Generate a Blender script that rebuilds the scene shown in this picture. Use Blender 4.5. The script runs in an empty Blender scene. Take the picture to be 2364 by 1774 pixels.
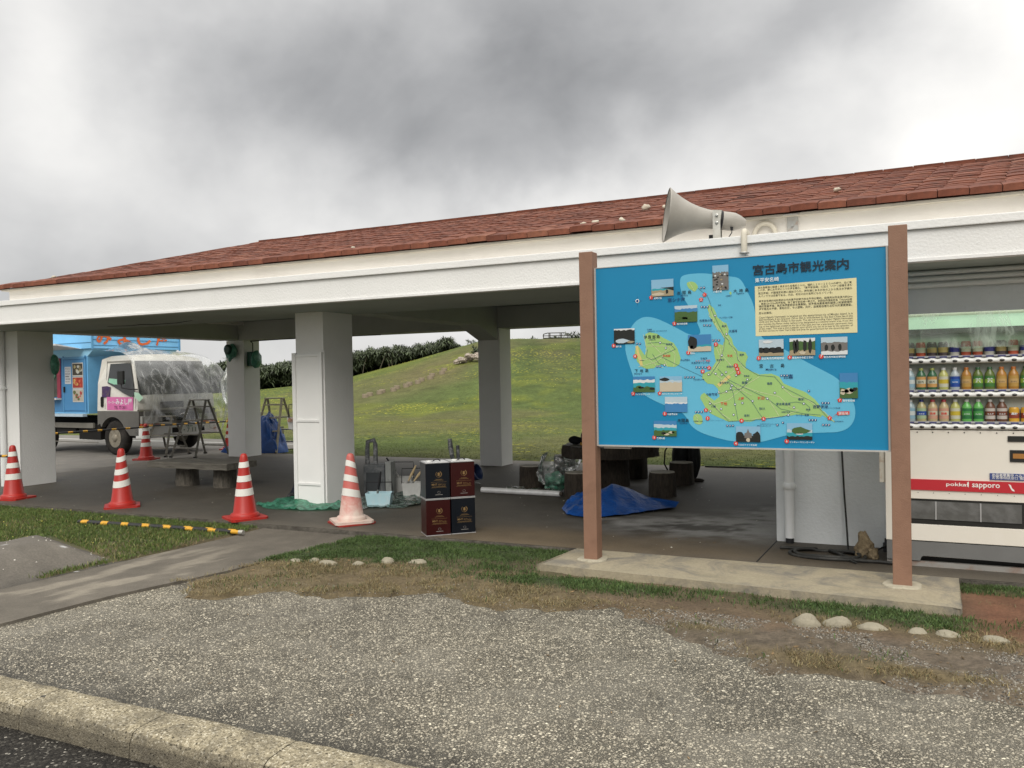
import bpy, bmesh, math, random
import numpy as np
from mathutils import Vector, Matrix, noise as mnoise
from mathutils.geometry import tessellate_polygon
R = math.radians
rnd = random.Random(7)
rng = np.random.default_rng(7)
scene = bpy.context.scene
COL = scene.collection

# ------------------------------------------------------------------ camera
CAM_H = 1.48
yaw, pitch, roll = R(25.6), -0.0095, 0.0185
Fv = Vector((-math.sin(yaw) * math.cos(pitch), math.cos(yaw) * math.cos(pitch), math.sin(pitch)))
R0 = Vector((math.cos(yaw), math.sin(yaw), 0)); U0 = R0.cross(Fv)
Rv = R0 * math.cos(roll) - U0 * math.sin(roll)
Uv = U0 * math.cos(roll) + R0 * math.sin(roll)
cd = bpy.data.cameras.new('camera'); cam = bpy.data.objects.new('camera', cd); COL.objects.link(cam)
cam.matrix_world = Matrix(((Rv.x, Uv.x, -Fv.x, 0), (Rv.y, Uv.y, -Fv.y, 0), (Rv.z, Uv.z, -Fv.z, CAM_H), (0, 0, 0, 1)))
cd.sensor_width = 36; cd.lens = 1915 / 2364 * 36; cd.clip_start = 0.05; cd.clip_end = 3000
scene.camera = cam

# ------------------------------------------------------------------ sky, sun, exposure
world = bpy.data.worlds.new('World'); scene.world = world; world.use_nodes = True
wt = world.node_tree; wt.nodes.clear()
def wn(t, **k):
    n = wt.nodes.new(t)
    for a, b in k.items(): setattr(n, a, b)
    return n
def wl(a, b): wt.links.new(a, b)
def wm(op, a, b=None, c=None):
    n = wn('ShaderNodeMath', operation=op)
    for i, v in enumerate((a, b, c)):
        if v is None: continue
        if isinstance(v, (int, float)): n.inputs[i].default_value = v
        else: wl(v, n.inputs[i])
    return n.outputs[0]
SUN_EL, SUN_AZ = R(40), R(160)          # behind the camera, up to the right
sky = wn('ShaderNodeTexSky', sky_type='NISHITA', sun_disc=False)
sky.sun_elevation = SUN_EL; sky.sun_rotation = SUN_AZ
tc = wn('ShaderNodeTexCoord')
warp = wn('ShaderNodeTexNoise'); warp.inputs['Scale'].default_value = 5.0; warp.inputs['Detail'].default_value = 6; warp.inputs['Roughness'].default_value = .5
wl(tc.outputs['Generated'], warp.inputs['Vector'])
wsub = wn('ShaderNodeVectorMath', operation='SUBTRACT'); wl(warp.outputs['Color'], wsub.inputs[0]); wsub.inputs[1].default_value = (.5, .5, .5)
wsc = wn('ShaderNodeVectorMath', operation='SCALE'); wl(wsub.outputs[0], wsc.inputs[0]); wsc.inputs['Scale'].default_value = 0.21
wadd = wn('ShaderNodeVectorMath', operation='ADD'); wl(tc.outputs['Generated'], wadd.inputs[0]); wl(wsc.outputs[0], wadd.inputs[1])
sep = wn('ShaderNodeSeparateXYZ'); wl(wadd.outputs[0], sep.inputs[0])
sep0 = wn('ShaderNodeSeparateXYZ'); wl(tc.outputs['Generated'], sep0.inputs[0])
AZ = wm('MULTIPLY', wm('ARCTAN2', sep.outputs['X'], sep.outputs['Y']), 57.2958)
EL = wm('MULTIPLY', wm('ARCSINE', sep.outputs['Z']), 57.2958)
# banks of cloud: azimuth, elevation, half widths, tilt (degrees), darkness (-) or brightness (+)
BANKS = [(-39.5, 19.5, 9, 5.0, -8, -.24), (-23, 17.8, 10, 5.2, 10, -.25), (-6, 21.5, 12, 2.8, 22, -.15), (-28, 24, 20, 3.5, 0, -.10), (-30, 13.5, 6, 2.2, -20, -.08),
         (3, 12.5, 9, 6.0, 22, .34), (8, 22, 5, 5, 30, .25), (-23, 9.0, 13, 3.2, 8, .28), (-55, 19, 6, 8, 0, .20), (-40, 9, 7, 3.0, -20, .10), (-54, 6.5, 8, 3.0, -10, -.07), (-47, 13, 4, 3, -35, .06)]
acc = None
for a0, e0, sa, se, tilt, amp in BANKS:
    ct, st = math.cos(R(tilt)), math.sin(R(tilt))
    da = wm('SUBTRACT', AZ, a0); de = wm('SUBTRACT', EL, e0)
    u = wm('DIVIDE', wm('ADD', wm('MULTIPLY', da, ct), wm('MULTIPLY', de, st)), sa)
    v = wm('DIVIDE', wm('SUBTRACT', wm('MULTIPLY', de, ct), wm('MULTIPLY', da, st)), se)
    g = wm('MULTIPLY', wm('EXPONENT', wm('MULTIPLY', wm('ADD', wm('MULTIPLY', u, u), wm('MULTIPLY', v, v)), -1.0)), amp)
    acc = g if acc is None else wm('ADD', acc, g)
n1 = wn('ShaderNodeTexNoise'); n1.inputs['Scale'].default_value = 3.2; n1.inputs['Detail'].default_value = 5; n1.inputs['Roughness'].default_value = .55; n1.inputs['Distortion'].default_value = .3
mp = wn('ShaderNodeMapping'); mp.inputs['Scale'].default_value = (1, 1, 1.5); mp.inputs['Location'].default_value = (3.1, 1.7, .4)
wl(tc.outputs['Generated'], mp.inputs[0]); wl(mp.outputs[0], n1.inputs['Vector'])
n2 = wn('ShaderNodeTexNoise'); n2.inputs['Scale'].default_value = 8.0; n2.inputs['Detail'].default_value = 5; n2.inputs['Roughness'].default_value = .5; n2.inputs['Distortion'].default_value = .5; wl(mp.outputs[0], n2.inputs['Vector'])
cl = wm('ADD', wm('ADD', acc, wm('MULTIPLY', wm('SUBTRACT', n1.outputs['Fac'], .5), .42)), wm('MULTIPLY', wm('SUBTRACT', n2.outputs['Fac'], .5), .16))
# an overcast sky brightens towards the zenith
zen = wm('MAXIMUM', sep0.outputs['Z'], 0.0)
zr = wn('ShaderNodeMapRange'); zr.inputs['From Min'].default_value = .40; zr.inputs['From Max'].default_value = .95
zr.inputs['To Min'].default_value = 0; zr.inputs['To Max'].default_value = 1.35; zr.interpolation_type = 'SMOOTHSTEP'; wl(zen, zr.inputs['Value'])
bright = wm('MAXIMUM', wm('ADD', wm('ADD', cl, .60), zr.outputs[0]), .22)
cr = wn('ShaderNodeValToRGB'); e = cr.color_ramp.elements
e[0].position = .25; e[0].color = (.975, .985, 1.01, 1); e[1].position = .95; e[1].color = (1.0, .98, .94, 1)
wl(bright, cr.inputs[0])
cc = wn('ShaderNodeVectorMath', operation='SCALE'); wl(cr.outputs[0], cc.inputs[0]); wl(bright, cc.inputs['Scale'])
nsk = wn('ShaderNodeVectorMath', operation='SCALE'); wl(sky.outputs[0], nsk.inputs[0]); nsk.inputs['Scale'].default_value = .1
mx = wn('ShaderNodeMix', data_type='RGBA'); mx.inputs['Factor'].default_value = .975
wl(nsk.outputs[0], mx.inputs[6]); wl(cc.outputs[0], mx.inputs[7])
bg = wn('ShaderNodeBackground'); bg.inputs['Strength'].default_value = 1.0
wl(mx.outputs[2], bg.inputs['Color'])
wo = wn('ShaderNodeOutputWorld'); wl(bg.outputs[0], wo.inputs['Surface'])

sd = bpy.data.lights.new('sun', 'SUN'); sd.energy = 1.5; sd.angle = R(35); sd.color = (1, .955, .88)
so = bpy.data.objects.new('sun', sd); COL.objects.link(so)
d = Vector((math.cos(SUN_EL) * math.sin(SUN_AZ), math.cos(SUN_EL) * math.cos(SUN_AZ), math.sin(SUN_EL)))
so.rotation_euler = d.to_track_quat('Z', 'Y').to_euler()
scene.view_settings.view_transform = 'Standard'; scene.view_settings.look = 'None'
scene.view_settings.exposure = 0.25; scene.view_settings.gamma = 1.0; scene.view_settings.use_curve_mapping = False
scene.render.engine = 'CYCLES'
scene.cycles.use_denoising = True
scene.cycles.max_bounces = 8; scene.cycles.diffuse_bounces = 4; scene.cycles.transparent_max_bounces = 12
scene.cycles.sample_clamp_indirect = 8

# ------------------------------------------------------------------ helpers
def setp(o, label=None, cat=None, group=None, kind=None, category=None):
    cat = cat or category
    if label: o['label'] = label
    if cat: o['category'] = cat
    if group: o['group'] = group
    if kind: o['kind'] = kind
    return o
def thing(name, label, cat, loc=(0, 0, 0), rz=0, group=None):
    o = bpy.data.objects.new(name, None); COL.objects.link(o); o.empty_display_size = .2
    o.location = loc; o.rotation_euler = (0, 0, rz)
    return setp(o, label, cat, group)
def kids(o): return [c for c in bpy.data.objects if c.parent == o]
def dup(root, loc=None, rz=None, label=None):
    def cp(o, par):
        c = o.copy(); COL.objects.link(c); c.parent = par
        for ch in list(o.children): cp(ch, c)
        return c
    r = cp(root, None)
    if loc is not None: r.location = loc
    if rz is not None: r.rotation_euler = (0, 0, rz)
    if label: r['label'] = label
    return r

class MB:
    """collects shapes; build() links them as one mesh object"""
    def __init__(s): s.v = []; s.f = []; s.m = []; s.sm = []
    def add(s, verts, faces, m=0, smooth=False):
        n = len(s.v); s.v.extend([tuple(p) for p in verts])
        for f in faces: s.f.append(tuple(i + n for i in f)); s.m.append(m); s.sm.append(smooth)
        return s
    def box(s, x0, x1, y0, y1, z0, z1, m=0):
        return s.hexa([(x0, y0, z0), (x1, y0, z0), (x1, y1, z0), (x0, y1, z0), (x0, y0, z1), (x1, y0, z1), (x1, y1, z1), (x0, y1, z1)], m)
    def hexa(s, p, m=0):
        return s.add(p, [(3, 2, 1, 0), (4, 5, 6, 7), (0, 1, 5, 4), (1, 2, 6, 5), (2, 3, 7, 6), (3, 0, 4, 7)], m)
    def prism(s, poly, a, b, axis='z', m=0):
        """polygon in the plane across axis, extruded a..b"""
        n = len(poly)
        def P(u, v, w): return {'z': (u, v, w), 'y': (u, w, v), 'x': (w, u, v)}[axis]
        vs = [P(u, v, a) for u, v in poly] + [P(u, v, b) for u, v in poly]
        tris = tessellate_polygon([[Vector((u, v, 0)) for u, v in poly]])
        fs = [tuple(t) for t in tris] + [tuple(i + n for i in reversed(t)) for t in tris]
        fs += [(i, (i + 1) % n, n + (i + 1) % n, n + i) for i in range(n)]
        return s.add(vs, fs, m)
    def tube(s, pts, r, n=8, m=0, cap=True, smooth=True):
        pts = [Vector(p) for p in pts]; rs = r if isinstance(r, (list, tuple)) else [r] * len(pts)
        vs = []; up = None
        for i, p in enumerate(pts):
            t = (pts[min(i + 1, len(pts) - 1)] - pts[max(i - 1, 0)]).normalized()
            if up is None: up = Vector((0, 0, 1)) if abs(t.z) < .9 else Vector((1, 0, 0))
            a = t.cross(up).normalized(); b = a.cross(t).normalized(); up = b
            for k in range(n):
                an = 2 * math.pi * k / n; vs.append(p + (a * math.cos(an) + b * math.sin(an)) * rs[i])
        fs = [(i * n + k, i * n + (k + 1) % n, (i + 1) * n + (k + 1) % n, (i + 1) * n + k) for i in range(len(pts) - 1) for k in range(n)]
        s.add(vs, fs, m, smooth)
        if cap:
            s.add(vs[:n], [tuple(range(n))], m); s.add(vs[-n:], [tuple(reversed(range(n)))], m)
        return s
    def lathe(s, prof, c=(0, 0, 0), n=24, m=0, smooth=True, M=None, caps=True):
        """profile (radius, height) turned about z"""
        vs = []
        for r, z in prof:
            for k in range(n):
                a = 2 * math.pi * k / n; vs.append(Vector((r * math.cos(a), r * math.sin(a), z)))
        if M: vs = [M @ p for p in vs]
        vs = [p + Vector(c) for p in vs]
        fs = [(i * n + k, i * n + (k + 1) % n, (i + 1) * n + (k + 1) % n, (i + 1) * n + k) for i in range(len(prof) - 1) for k in range(n)]
        s.add(vs, fs, m, smooth)
        if caps:
            if prof[0][0] > 1e-4: s.add(vs[:n], [tuple(reversed(range(n)))], m)
            if prof[-1][0] > 1e-4: s.add(vs[-n:], [tuple(range(n))], m)
        return s
    def ball(s, c, r, seg=12, rings=8, m=0):
        prof = [(max(1e-5, math.sin(math.pi * i / rings)), -math.cos(math.pi * i / rings)) for i in range(rings + 1)]
        if not isinstance(r, (list, tuple)): r = (r, r, r)
        return s.lathe(prof, c, seg, m, True, Matrix.Diagonal((r[0], r[1], r[2])), caps=False)
    def poly(s, pts, m=0):
        """flat polygon from 3d points (any outline)"""
        tris = tessellate_polygon([[Vector(p) for p in pts]])
        return s.add(pts, [tuple(t) for t in tris], m)
    def build(s, name, mats, parent=None, world=False, bevel=0, seg=2, **tags):
        me = bpy.data.meshes.new(name)
        vs = s.v
        if world and parent is not None:
            inv = (Matrix.Translation(parent.location) @ Matrix.Rotation(parent.rotation_euler.z, 4, 'Z')).inverted()
            vs = [inv @ Vector(p) for p in vs]
        me.from_pydata(vs, [], s.f)
        if not isinstance(mats, (list, tuple)): mats = [mats]
        for x in mats: me.materials.append(x)
        me.polygons.foreach_set('material_index', s.m); me.polygons.foreach_set('use_smooth', s.sm)
        bm = bmesh.new(); bm.from_mesh(me)
        if bevel:
            bmesh.ops.remove_doubles(bm, verts=bm.verts, dist=1e-5)
            ed = [e for e in bm.edges if len(e.link_faces) == 2 and e.calc_face_angle(0) > .6]
            bmesh.ops.bevel(bm, geom=ed, offset=bevel, segments=seg, affect='EDGES', profile=.6, clamp_overlap=True)
        bmesh.ops.recalc_face_normals(bm, faces=bm.faces)
        bm.to_mesh(me); bm.free(); me.update()
        o = bpy.data.objects.new(name, me); COL.objects.link(o)
        if parent is not None: o.parent = parent
        return setp(o, **tags)

def link_mesh(name, me, parent=None, loc=(0, 0, 0), rot=(0, 0, 0), **tags):
    o = bpy.data.objects.new(name, me); COL.objects.link(o); o.location = loc; o.rotation_euler = rot
    if parent is not None: o.parent = parent
    return setp(o, **tags)

# ---- materials
MAT = {}
def newmat(name):
    m = bpy.data.materials.new(name); m.use_nodes = True; MAT[name] = m
    return m, m.node_tree, m.node_tree.nodes['Principled BSDF']
def NN(t, typ, **k):
    n = t.nodes.new(typ)
    for a, b in k.items():
        if a in ('operation', 'data_type', 'blend_type', 'feature', 'wave_type', 'bands_direction', 'noise_dimensions', 'interpolation_type', 'layer_name', 'attribute_name', 'mode'): setattr(n, a, b)
        else: n.inputs[a].default_value = b
    return n
def noise(t, vec, scale, detail=4, rough=.55, dist=0):
    n = NN(t, 'ShaderNodeTexNoise', Scale=scale, Detail=detail, Roughness=rough, Distortion=dist)
    if vec: t.links.new(vec, n.inputs['Vector'])
    return n
def ramp(t, fac, stops):
    n = t.nodes.new('ShaderNodeValToRGB'); el = n.color_ramp.elements
    while len(el) > len(stops): el.remove(el[-1])
    while len(el) < len(stops): el.new(1)
    for e_, (p, c) in zip(el, stops):
        e_.position = p; e_.color = (c if len(c) == 4 else (*c, 1)) if isinstance(c, (tuple, list)) else (c, c, c, 1)
    t.links.new(fac, n.inputs[0]); return n.outputs[0]
def mixc(t, f, a, b, mode='MIX'):
    n = t.nodes.new('ShaderNodeMix'); n.data_type = 'RGBA'; n.blend_type = mode
    for i, v in ((0, f), (6, a), (7, b)):
        if isinstance(v, (int, float)): n.inputs[i].default_value = v
        elif isinstance(v, (tuple, list)): n.inputs[i].default_value = (*v[:3], 1)
        else: t.links.new(v, n.inputs[i])
    return n.outputs[2]
def mth(t, op, a, b=0.0):
    n = t.nodes.new('ShaderNodeMath'); n.operation = op
    for i, v in enumerate((a, b)):
        if isinstance(v, (int, float)): n.inputs[i].default_value = v
        else: t.links.new(v, n.inputs[i])
    return n.outputs[0]
def bump(t, p, h, dist, strength=1.0, prev=None):
    b = NN(t, 'ShaderNodeBump', Distance=dist, Strength=strength); t.links.new(h, b.inputs['Height'])
    if prev: t.links.new(prev, b.inputs['Normal'])
    t.links.new(b.outputs[0], p.inputs['Normal']); return b.outputs[0]
def objc(t): return t.nodes.new('ShaderNodeTexCoord').outputs['Object']
def mat(name, col, rough=.6, spec=.4, metal=0, var=.12, vs=4, bmp=0, bs=60, dirt=None, dscale=2.0, damt=.5, island=0, emit=None, coat=0):
    if name in MAT: return MAT[name]
    m, t, p = newmat(name); v = objc(t)
    c0 = tuple(max(0, x * (1 - var)) for x in col); c1 = tuple(min(1, x * (1 + var)) for x in col)
    nz = noise(t, v, vs, 5, .6)
    c = ramp(t, nz.outputs['Fac'], [(.3, c0), (.7, c1)])
    if island:
        g = t.nodes.new('ShaderNodeNewGeometry'); oi = t.nodes.new('ShaderNodeObjectInfo')
        f = mth(t, 'FRACT', mth(t, 'ADD', g.outputs['Random Per Island'], oi.outputs['Random']))
        c = mixc(t, 1.0, c, ramp(t, f, [(0, 1 - island), (1, 1 + island * .9)]), 'MULTIPLY')
    if dirt:
        dn = noise(t, v, dscale, 8, .65, .5)
        c = mixc(t, ramp(t, dn.outputs['Fac'], [(.48, 0.0), (.68, damt)]), c, dirt)
    t.links.new(c, p.inputs['Base Color'])
    p.inputs['Roughness'].default_value = rough; p.inputs['Metallic'].default_value = metal
    p.inputs['Specular IOR Level'].default_value = spec
    if coat: p.inputs['Coat Weight'].default_value = coat
    if bmp:
        bn = noise(t, v, bs, 5, .6); bump(t, p, bn.outputs['Fac'], bmp)
    if emit: p.inputs['Emission Color'].default_value = (*emit[:3], 1); p.inputs['Emission Strength'].default_value = emit[3]
    return m

def film(name, tint, clear=.75, white=.25, rough=.15, scale=6, refl=.12, milk=None):
    """thin wrinkled plastic film: mostly clear, milky along the folds"""
    m, t, p = newmat(name); v = objc(t)
    tr = t.nodes.new('ShaderNodeBsdfTransparent'); tr.inputs[0].default_value = (*tint, 1)
    df = t.nodes.new('ShaderNodeBsdfTranslucent'); df.inputs[0].default_value = (*(milk or [min(1, .55 + .45 * x) * .9 for x in tint]), 1)
    d2 = t.nodes.new('ShaderNodeBsdfDiffuse'); d2.inputs[0].default_value = (*(milk or [x * .85 for x in tint]), 1)
    ad = t.nodes.new('ShaderNodeMixShader'); ad.inputs[0].default_value = .5; t.links.new(df.outputs[0], ad.inputs[1]); t.links.new(d2.outputs[0], ad.inputs[2])
    gl = t.nodes.new('ShaderNodeBsdfGlossy'); gl.inputs['Roughness'].default_value = rough; gl.inputs[0].default_value = (1, 1, 1, 1)
    mpn = t.nodes.new('ShaderNodeMapping'); mpn.inputs['Scale'].default_value = (1.0, 1.6, .45); mpn.inputs['Rotation'].default_value = (.3, .5, .2); t.links.new(v, mpn.inputs[0])
    n = noise(t, mpn.outputs[0], scale, 6, .6, 1.6)
    ridge = mth(t, 'SUBTRACT', 1.0, mth(t, 'MULTIPLY', mth(t, 'ABSOLUTE', mth(t, 'SUBTRACT', n.outputs['Fac'], .5)), 9.0))
    f = ramp(t, ridge, [(0.0, white * .45), (.55, white * .8), (1.0, min(1, white * 2.6))])
    m1 = t.nodes.new('ShaderNodeMixShader'); t.links.new(f, m1.inputs[0]); t.links.new(tr.outputs[0], m1.inputs[1]); t.links.new(ad.outputs[0], m1.inputs[2])
    m2 = t.nodes.new('ShaderNodeMixShader'); fr = t.nodes.new('ShaderNodeFresnel'); fr.inputs['IOR'].default_value = 1.35
    t.links.new(mth(t, 'ADD', mth(t, 'MULTIPLY', fr.outputs[0], 1.2 if refl > .03 else .18), refl * .5), m2.inputs[0]); t.links.new(m1.outputs[0], m2.inputs[1]); t.links.new(gl.outputs[0], m2.inputs[2])
    b = NN(t, 'ShaderNodeBump', Distance=.02, Strength=.7); t.links.new(n.outputs['Fac'], b.inputs['Height'])
    for s_ in (gl, df, d2): t.links.new(b.outputs[0], s_.inputs['Normal'])
    t.links.new(m2.outputs[0], t.nodes['Material Output'].inputs[0])
    return m

def attr_mat(name, layer, rough=.85, fine=30, famt=.25, bmp=0, bs=80, spec=.3, rmap=None):
    m, t, p = newmat(name); v = objc(t)
    a = t.nodes.new('ShaderNodeAttribute'); a.attribute_name = layer
    n = noise(t, v, fine, 8, .7)
    c = mixc(t, 1.0, a.outputs['Color'], ramp(t, n.outputs['Fac'], [(.25, 1 - famt), (.75, 1 + famt)]), 'MULTIPLY')
    n2 = noise(t, v, fine * .08, 4, .6)
    c = mixc(t, 1.0, c, ramp(t, n2.outputs['Fac'], [(.3, .85), (.7, 1.15)]), 'MULTIPLY')
    t.links.new(c, p.inputs['Base Color']); p.inputs['Roughness'].default_value = rough; p.inputs['Specular IOR Level'].default_value = spec
    if bmp:
        bn = noise(t, v, bs, 8, .75); bump(t, p, bn.outputs['Fac'], bmp)
    return m

def grid_mesh(name, X, Y, Zf, colf, mats, keep=None, layer='tone', parent=None, **tags):
    """sheet on the grid X x Y (arrays), heights Zf(x,y), colour colf(x,y)->rgb, faces where keep"""
    gx, gy = np.meshgrid(X, Y); nx, ny = len(X), len(Y)
    gz = Zf(gx, gy) if callable(Zf) else np.full_like(gx, Zf)
    vs = np.stack([gx.ravel(), gy.ravel(), gz.ravel()], 1)
    i, j = np.meshgrid(np.arange(nx - 1), np.arange(ny - 1)); a = (j * nx + i).ravel()
    q = np.stack([a, a + 1, a + nx + 1, a + nx], 1)
    if keep is not None:
        cx = (gx[:-1, :-1] + gx[1:, 1:]).ravel() / 2; cy = (gy[:-1, :-1] + gy[1:, 1:]).ravel() / 2
        q = q[keep(cx, cy)]
    used = np.unique(q); remap = np.full(len(vs), -1); remap[used] = np.arange(len(used)); vs2 = vs[used]; q = remap[q]
    me = bpy.data.meshes.new(name); me.from_pydata(vs2.tolist(), [], q.tolist())
    if colf is not None:
        c = colf(vs2[:, 0], vs2[:, 1]); at = me.attributes.new(layer, 'FLOAT_COLOR', 'POINT')
        at.data.foreach_set('color', np.concatenate([c, np.ones((len(c), 1))], 1).astype(np.float32).ravel())
    me.polygons.foreach_set('use_smooth', [True] * len(q)); me.materials.append(mats); me.update()
    return link_mesh(name, me, parent, **tags)

def fbm(x, y, s, o=4, seed=0):
    """cheap value noise on arrays, about 0..1"""
    r = 0; a = 1; tot = 0
    for k in range(o):
        u = x * s + seed * 17.3 + k * 5.1; v = y * s - seed * 9.7 + k * 3.3
        iu = np.floor(u).astype(np.int64); iv = np.floor(v).astype(np.int64); fu = u - iu; fv = v - iv
        fu = fu * fu * (3 - 2 * fu); fv = fv * fv * (3 - 2 * fv)
        def h(a_, b_):
            n_ = (a_ * 374761393 + b_ * 668265263 + seed * 1442695) & 0x7fffffff
            n_ = ((n_ ^ (n_ >> 13)) * 1274126177) & 0x7fffffff
            return ((n_ ^ (n_ >> 16)) & 0xffff) / 65535.0
        r = r + a * ((h(iu, iv) * (1 - fu) + h(iu + 1, iv) * fu) * (1 - fv) + (h(iu, iv + 1) * (1 - fu) + h(iu + 1, iv + 1) * fu) * fv)
        tot += a; a *= .55; s *= 2.03
    return r / tot
def sstep(a, b, x): t = np.clip((x - a) / (b - a), 0, 1); return t * t * (3 - 2 * t)
def gauss(x, y, cx, cy, sx, sy): return np.exp(-((x - cx) / sx) ** 2 - ((y - cy) / sy) ** 2)

# ---- lettering as flat meshes
_tx = {}
def text_mesh(s, bold=0.0):
    if (s, bold) in _tx: return _tx[(s, bold)]
    c = bpy.data.curves.new('t', 'FONT'); c.body = s; c.resolution_u = 2; c.offset = bold
    o = bpy.data.objects.new('t', c); COL.objects.link(o)
    dg = bpy.context.evaluated_depsgraph_get(); me = bpy.data.meshes.new_from_object(o.evaluated_get(dg))
    vs = [v.co.copy() for v in me.vertices]; fs = [tuple(p.vertices) for p in me.polygons]
    bpy.data.objects.remove(o); bpy.data.curves.remove(c); bpy.data.meshes.remove(me)
    xs = [v.x for v in vs] or [0, 1]; ys = [v.y for v in vs] or [0, 1]
    _tx[(s, bold)] = (vs, fs, min(xs), max(xs), min(ys), max(ys)); return _tx[(s, bold)]
def put_text(mb, s, f, w=None, h=None, m=0, bold=0.0):
    """f(u,v)->3d point; u 0..w along the line, v up. Scaled to width w (and height h, else uniform)"""
    vs, fs, x0, x1, y0, y1 = text_mesh(s, bold)
    if w is None: k = h / (y1 - y0); kx = ky = k
    else:
        kx = w / (x1 - x0); ky = kx if h is None else h / (y1 - y0)
    mb.add([f((v.x - x0) * kx, (v.y - y0 if h is not None else v.y) * ky) for v in vs], fs, m)

# shared materials
white_paint = mat('white_masonry_paint', (.79, .785, .765), .75, .25, var=.03, vs=2, bmp=.0042, bs=52, dirt=(.62, .62, .58), dscale=.9, damt=.18)
cream_paint = mat('cream_masonry_paint', (.78, .745, .69), .8, .2, var=.05, vs=1.2, bmp=.0015, bs=60, dirt=(.55, .50, .44), dscale=1.4, damt=.25)
black_rub = mat('black_rubber', (.018, .018, .02), .6, .3)
steel = mat('brushed_steel', (.45, .45, .43), .38, .5, .85, var=.1, vs=30)
alu = mat('aluminium', (.50, .49, .45), .45, .5, .6, var=.18, vs=12, dirt=(.28, .25, .2), dscale=9, damt=.5)
lime = mat('lime_mortar', (.58, .54, .46), .9, .1, bmp=.004, bs=60)
# ------------------------------------------------------------------ ground and setting
EX = [-30, -6.2, -5.24, -5.11, -4.9, -4.75, -4.47, -4.31, -4.04, -3.63, -3.35, -3.12, -2.78, -2.5, -2.26, -1.83, -1.45, -1.29, -.86, -.67, -.48, -.11, .22, .45, 1.2, 9]
EY = [3.2, 4.2, 4.28, 4.62, 4.58, 4.32, 4.43, 4.7, 4.77, 4.76, 4.92, 5.13, 5.03, 4.89, 5.02, 5.16, 4.98, 4.83, 4.6, 4.34, 4.45, 4.41, 4.47, 4.37, 4.2, 4.1]
def edge_y(x, y): return np.interp(x, EX, EY) + (fbm(x, y, 5, 3, 3) - .5) * .28
def path_l(y): return np.interp(y, [2.8, 3.95, 5.02, 5.94, 6.7], [-6.28, -6.2, -6.14, -6.09, -6.0])
def path_r(y): return np.interp(y, [2.8, 3.38, 4.16, 5.04, 6.7], [-5.42, -5.32, -5.24, -5.02, -4.76])

def hump_poly(x, y):
    r_ = path_l(y) - .005 - x
    l_ = x - np.interp(y, [2.8, 4.86, 5.6], [-7.9, -7.62, -7.95])
    b_ = np.interp(x, [-8, -7.83, -6.14], [5.6, 5.58, 5.03]) - y
    f_ = y - 2.9
    return np.minimum.reduce([r_, l_, b_, f_])
def lush_at(x, y):
    """0..1 how much green growth"""
    n = fbm(x, y, 2.2, 4, 5) - .5
    a = sstep(-6.05, -6.2, x) * (.62 + 1.3 * n + .35 * sstep(5.8, 6.5, y))
    lo = np.interp(x, [-5.2, -4.6, -4.0, -3.6, -3.0, -2.7], [5.25, 5.55, 5.7, 5.95, 6.05, 6.35])
    b = sstep(-.12, .18, y - lo + n * .35) * (x > -6.05) * (x < -2.45)
    b2 = (x > -3.6) * (x < -2.4) * sstep(5.62, 5.78, y + n * .3) * .45
    s1 = gauss(x, y, -2.25, 5.62, .75, .16) * 1.15
    s2 = gauss(x, y, -.25, 5.60, .55, .14) * 1.35 + gauss(x, y, .1, 5.52, .2, .16) * .7
    s3 = gauss(x, y, -1.25, 5.72, .6, .08) * .5
    e = (x > .3) * sstep(6.30, 6.46, y) * .9
    return np.clip(np.maximum.reduce([a, b, b2, s1 + n * .5, s2 + n * .5, s3 + n * .3, e]), 0, 1)
def dry_at(x, y):
    n = fbm(x, y, 3.1, 4, 9) - .5
    ey = np.interp(x, EX, EY)
    a = (x < -2.0) * sstep(0, .1, y - ey + .2) * sstep(6.0, 5.6, y) * (1.0 + n * .8)
    b = gauss(x, y, -2.4, 5.2, .8, .2) * (1 + n * 2)
    c = gauss(x, y, -.45, 4.62, .36, .13) * 1.3 + gauss(x, y, .1, 4.62, .32, .08) * 1.2 + gauss(x, y, .75, 4.5, .3, .1) * 1.1 + gauss(x, y, -1.15, 4.95, .25, .08) * .8
    d = gauss(x, y, -.2, 5.36, .7, .14) * .9 + gauss(x, y, .4, 5.2, .35, .14) * .7
    return np.clip(np.maximum.reduce([a, b + n * .5, c + n * .5, d + n * .6]), 0, 1)
def verge_col(x, y):
    L = lush_at(x, y)[:, None]; D = dry_at(x, y)[:, None] * (1 - L)
    n = fbm(x, y, 6, 4, 2)[:, None]; n2 = fbm(x, y, 26, 3, 4)[:, None]
    soil = np.array([.135, .096, .062]) * (.75 + .5 * n)
    red = sstep(.1, .5, x)[:, None]
    soil = soil * (1 - red) + np.array([.18, .085, .050]) * (.75 + .5 * n) * red
    # loose dark chippings between the stones and the tarmac
    g = ((x > -1.6) * sstep(5.2, 5.02, y + (n[:, 0] - .5) * .3))[:, None]
    soil = soil * (1 - g) + (np.array([.115, .092, .068]) * (.5 + 1.2 * n2)) * g
    green = np.array([.050, .066, .026]) * (.6 + .8 * n2); dry = np.array([.145, .112, .062]) * (.6 + .7 * n2)
    return (soil * (1 - D) + dry * D) * (1 - L) + green * L

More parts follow.
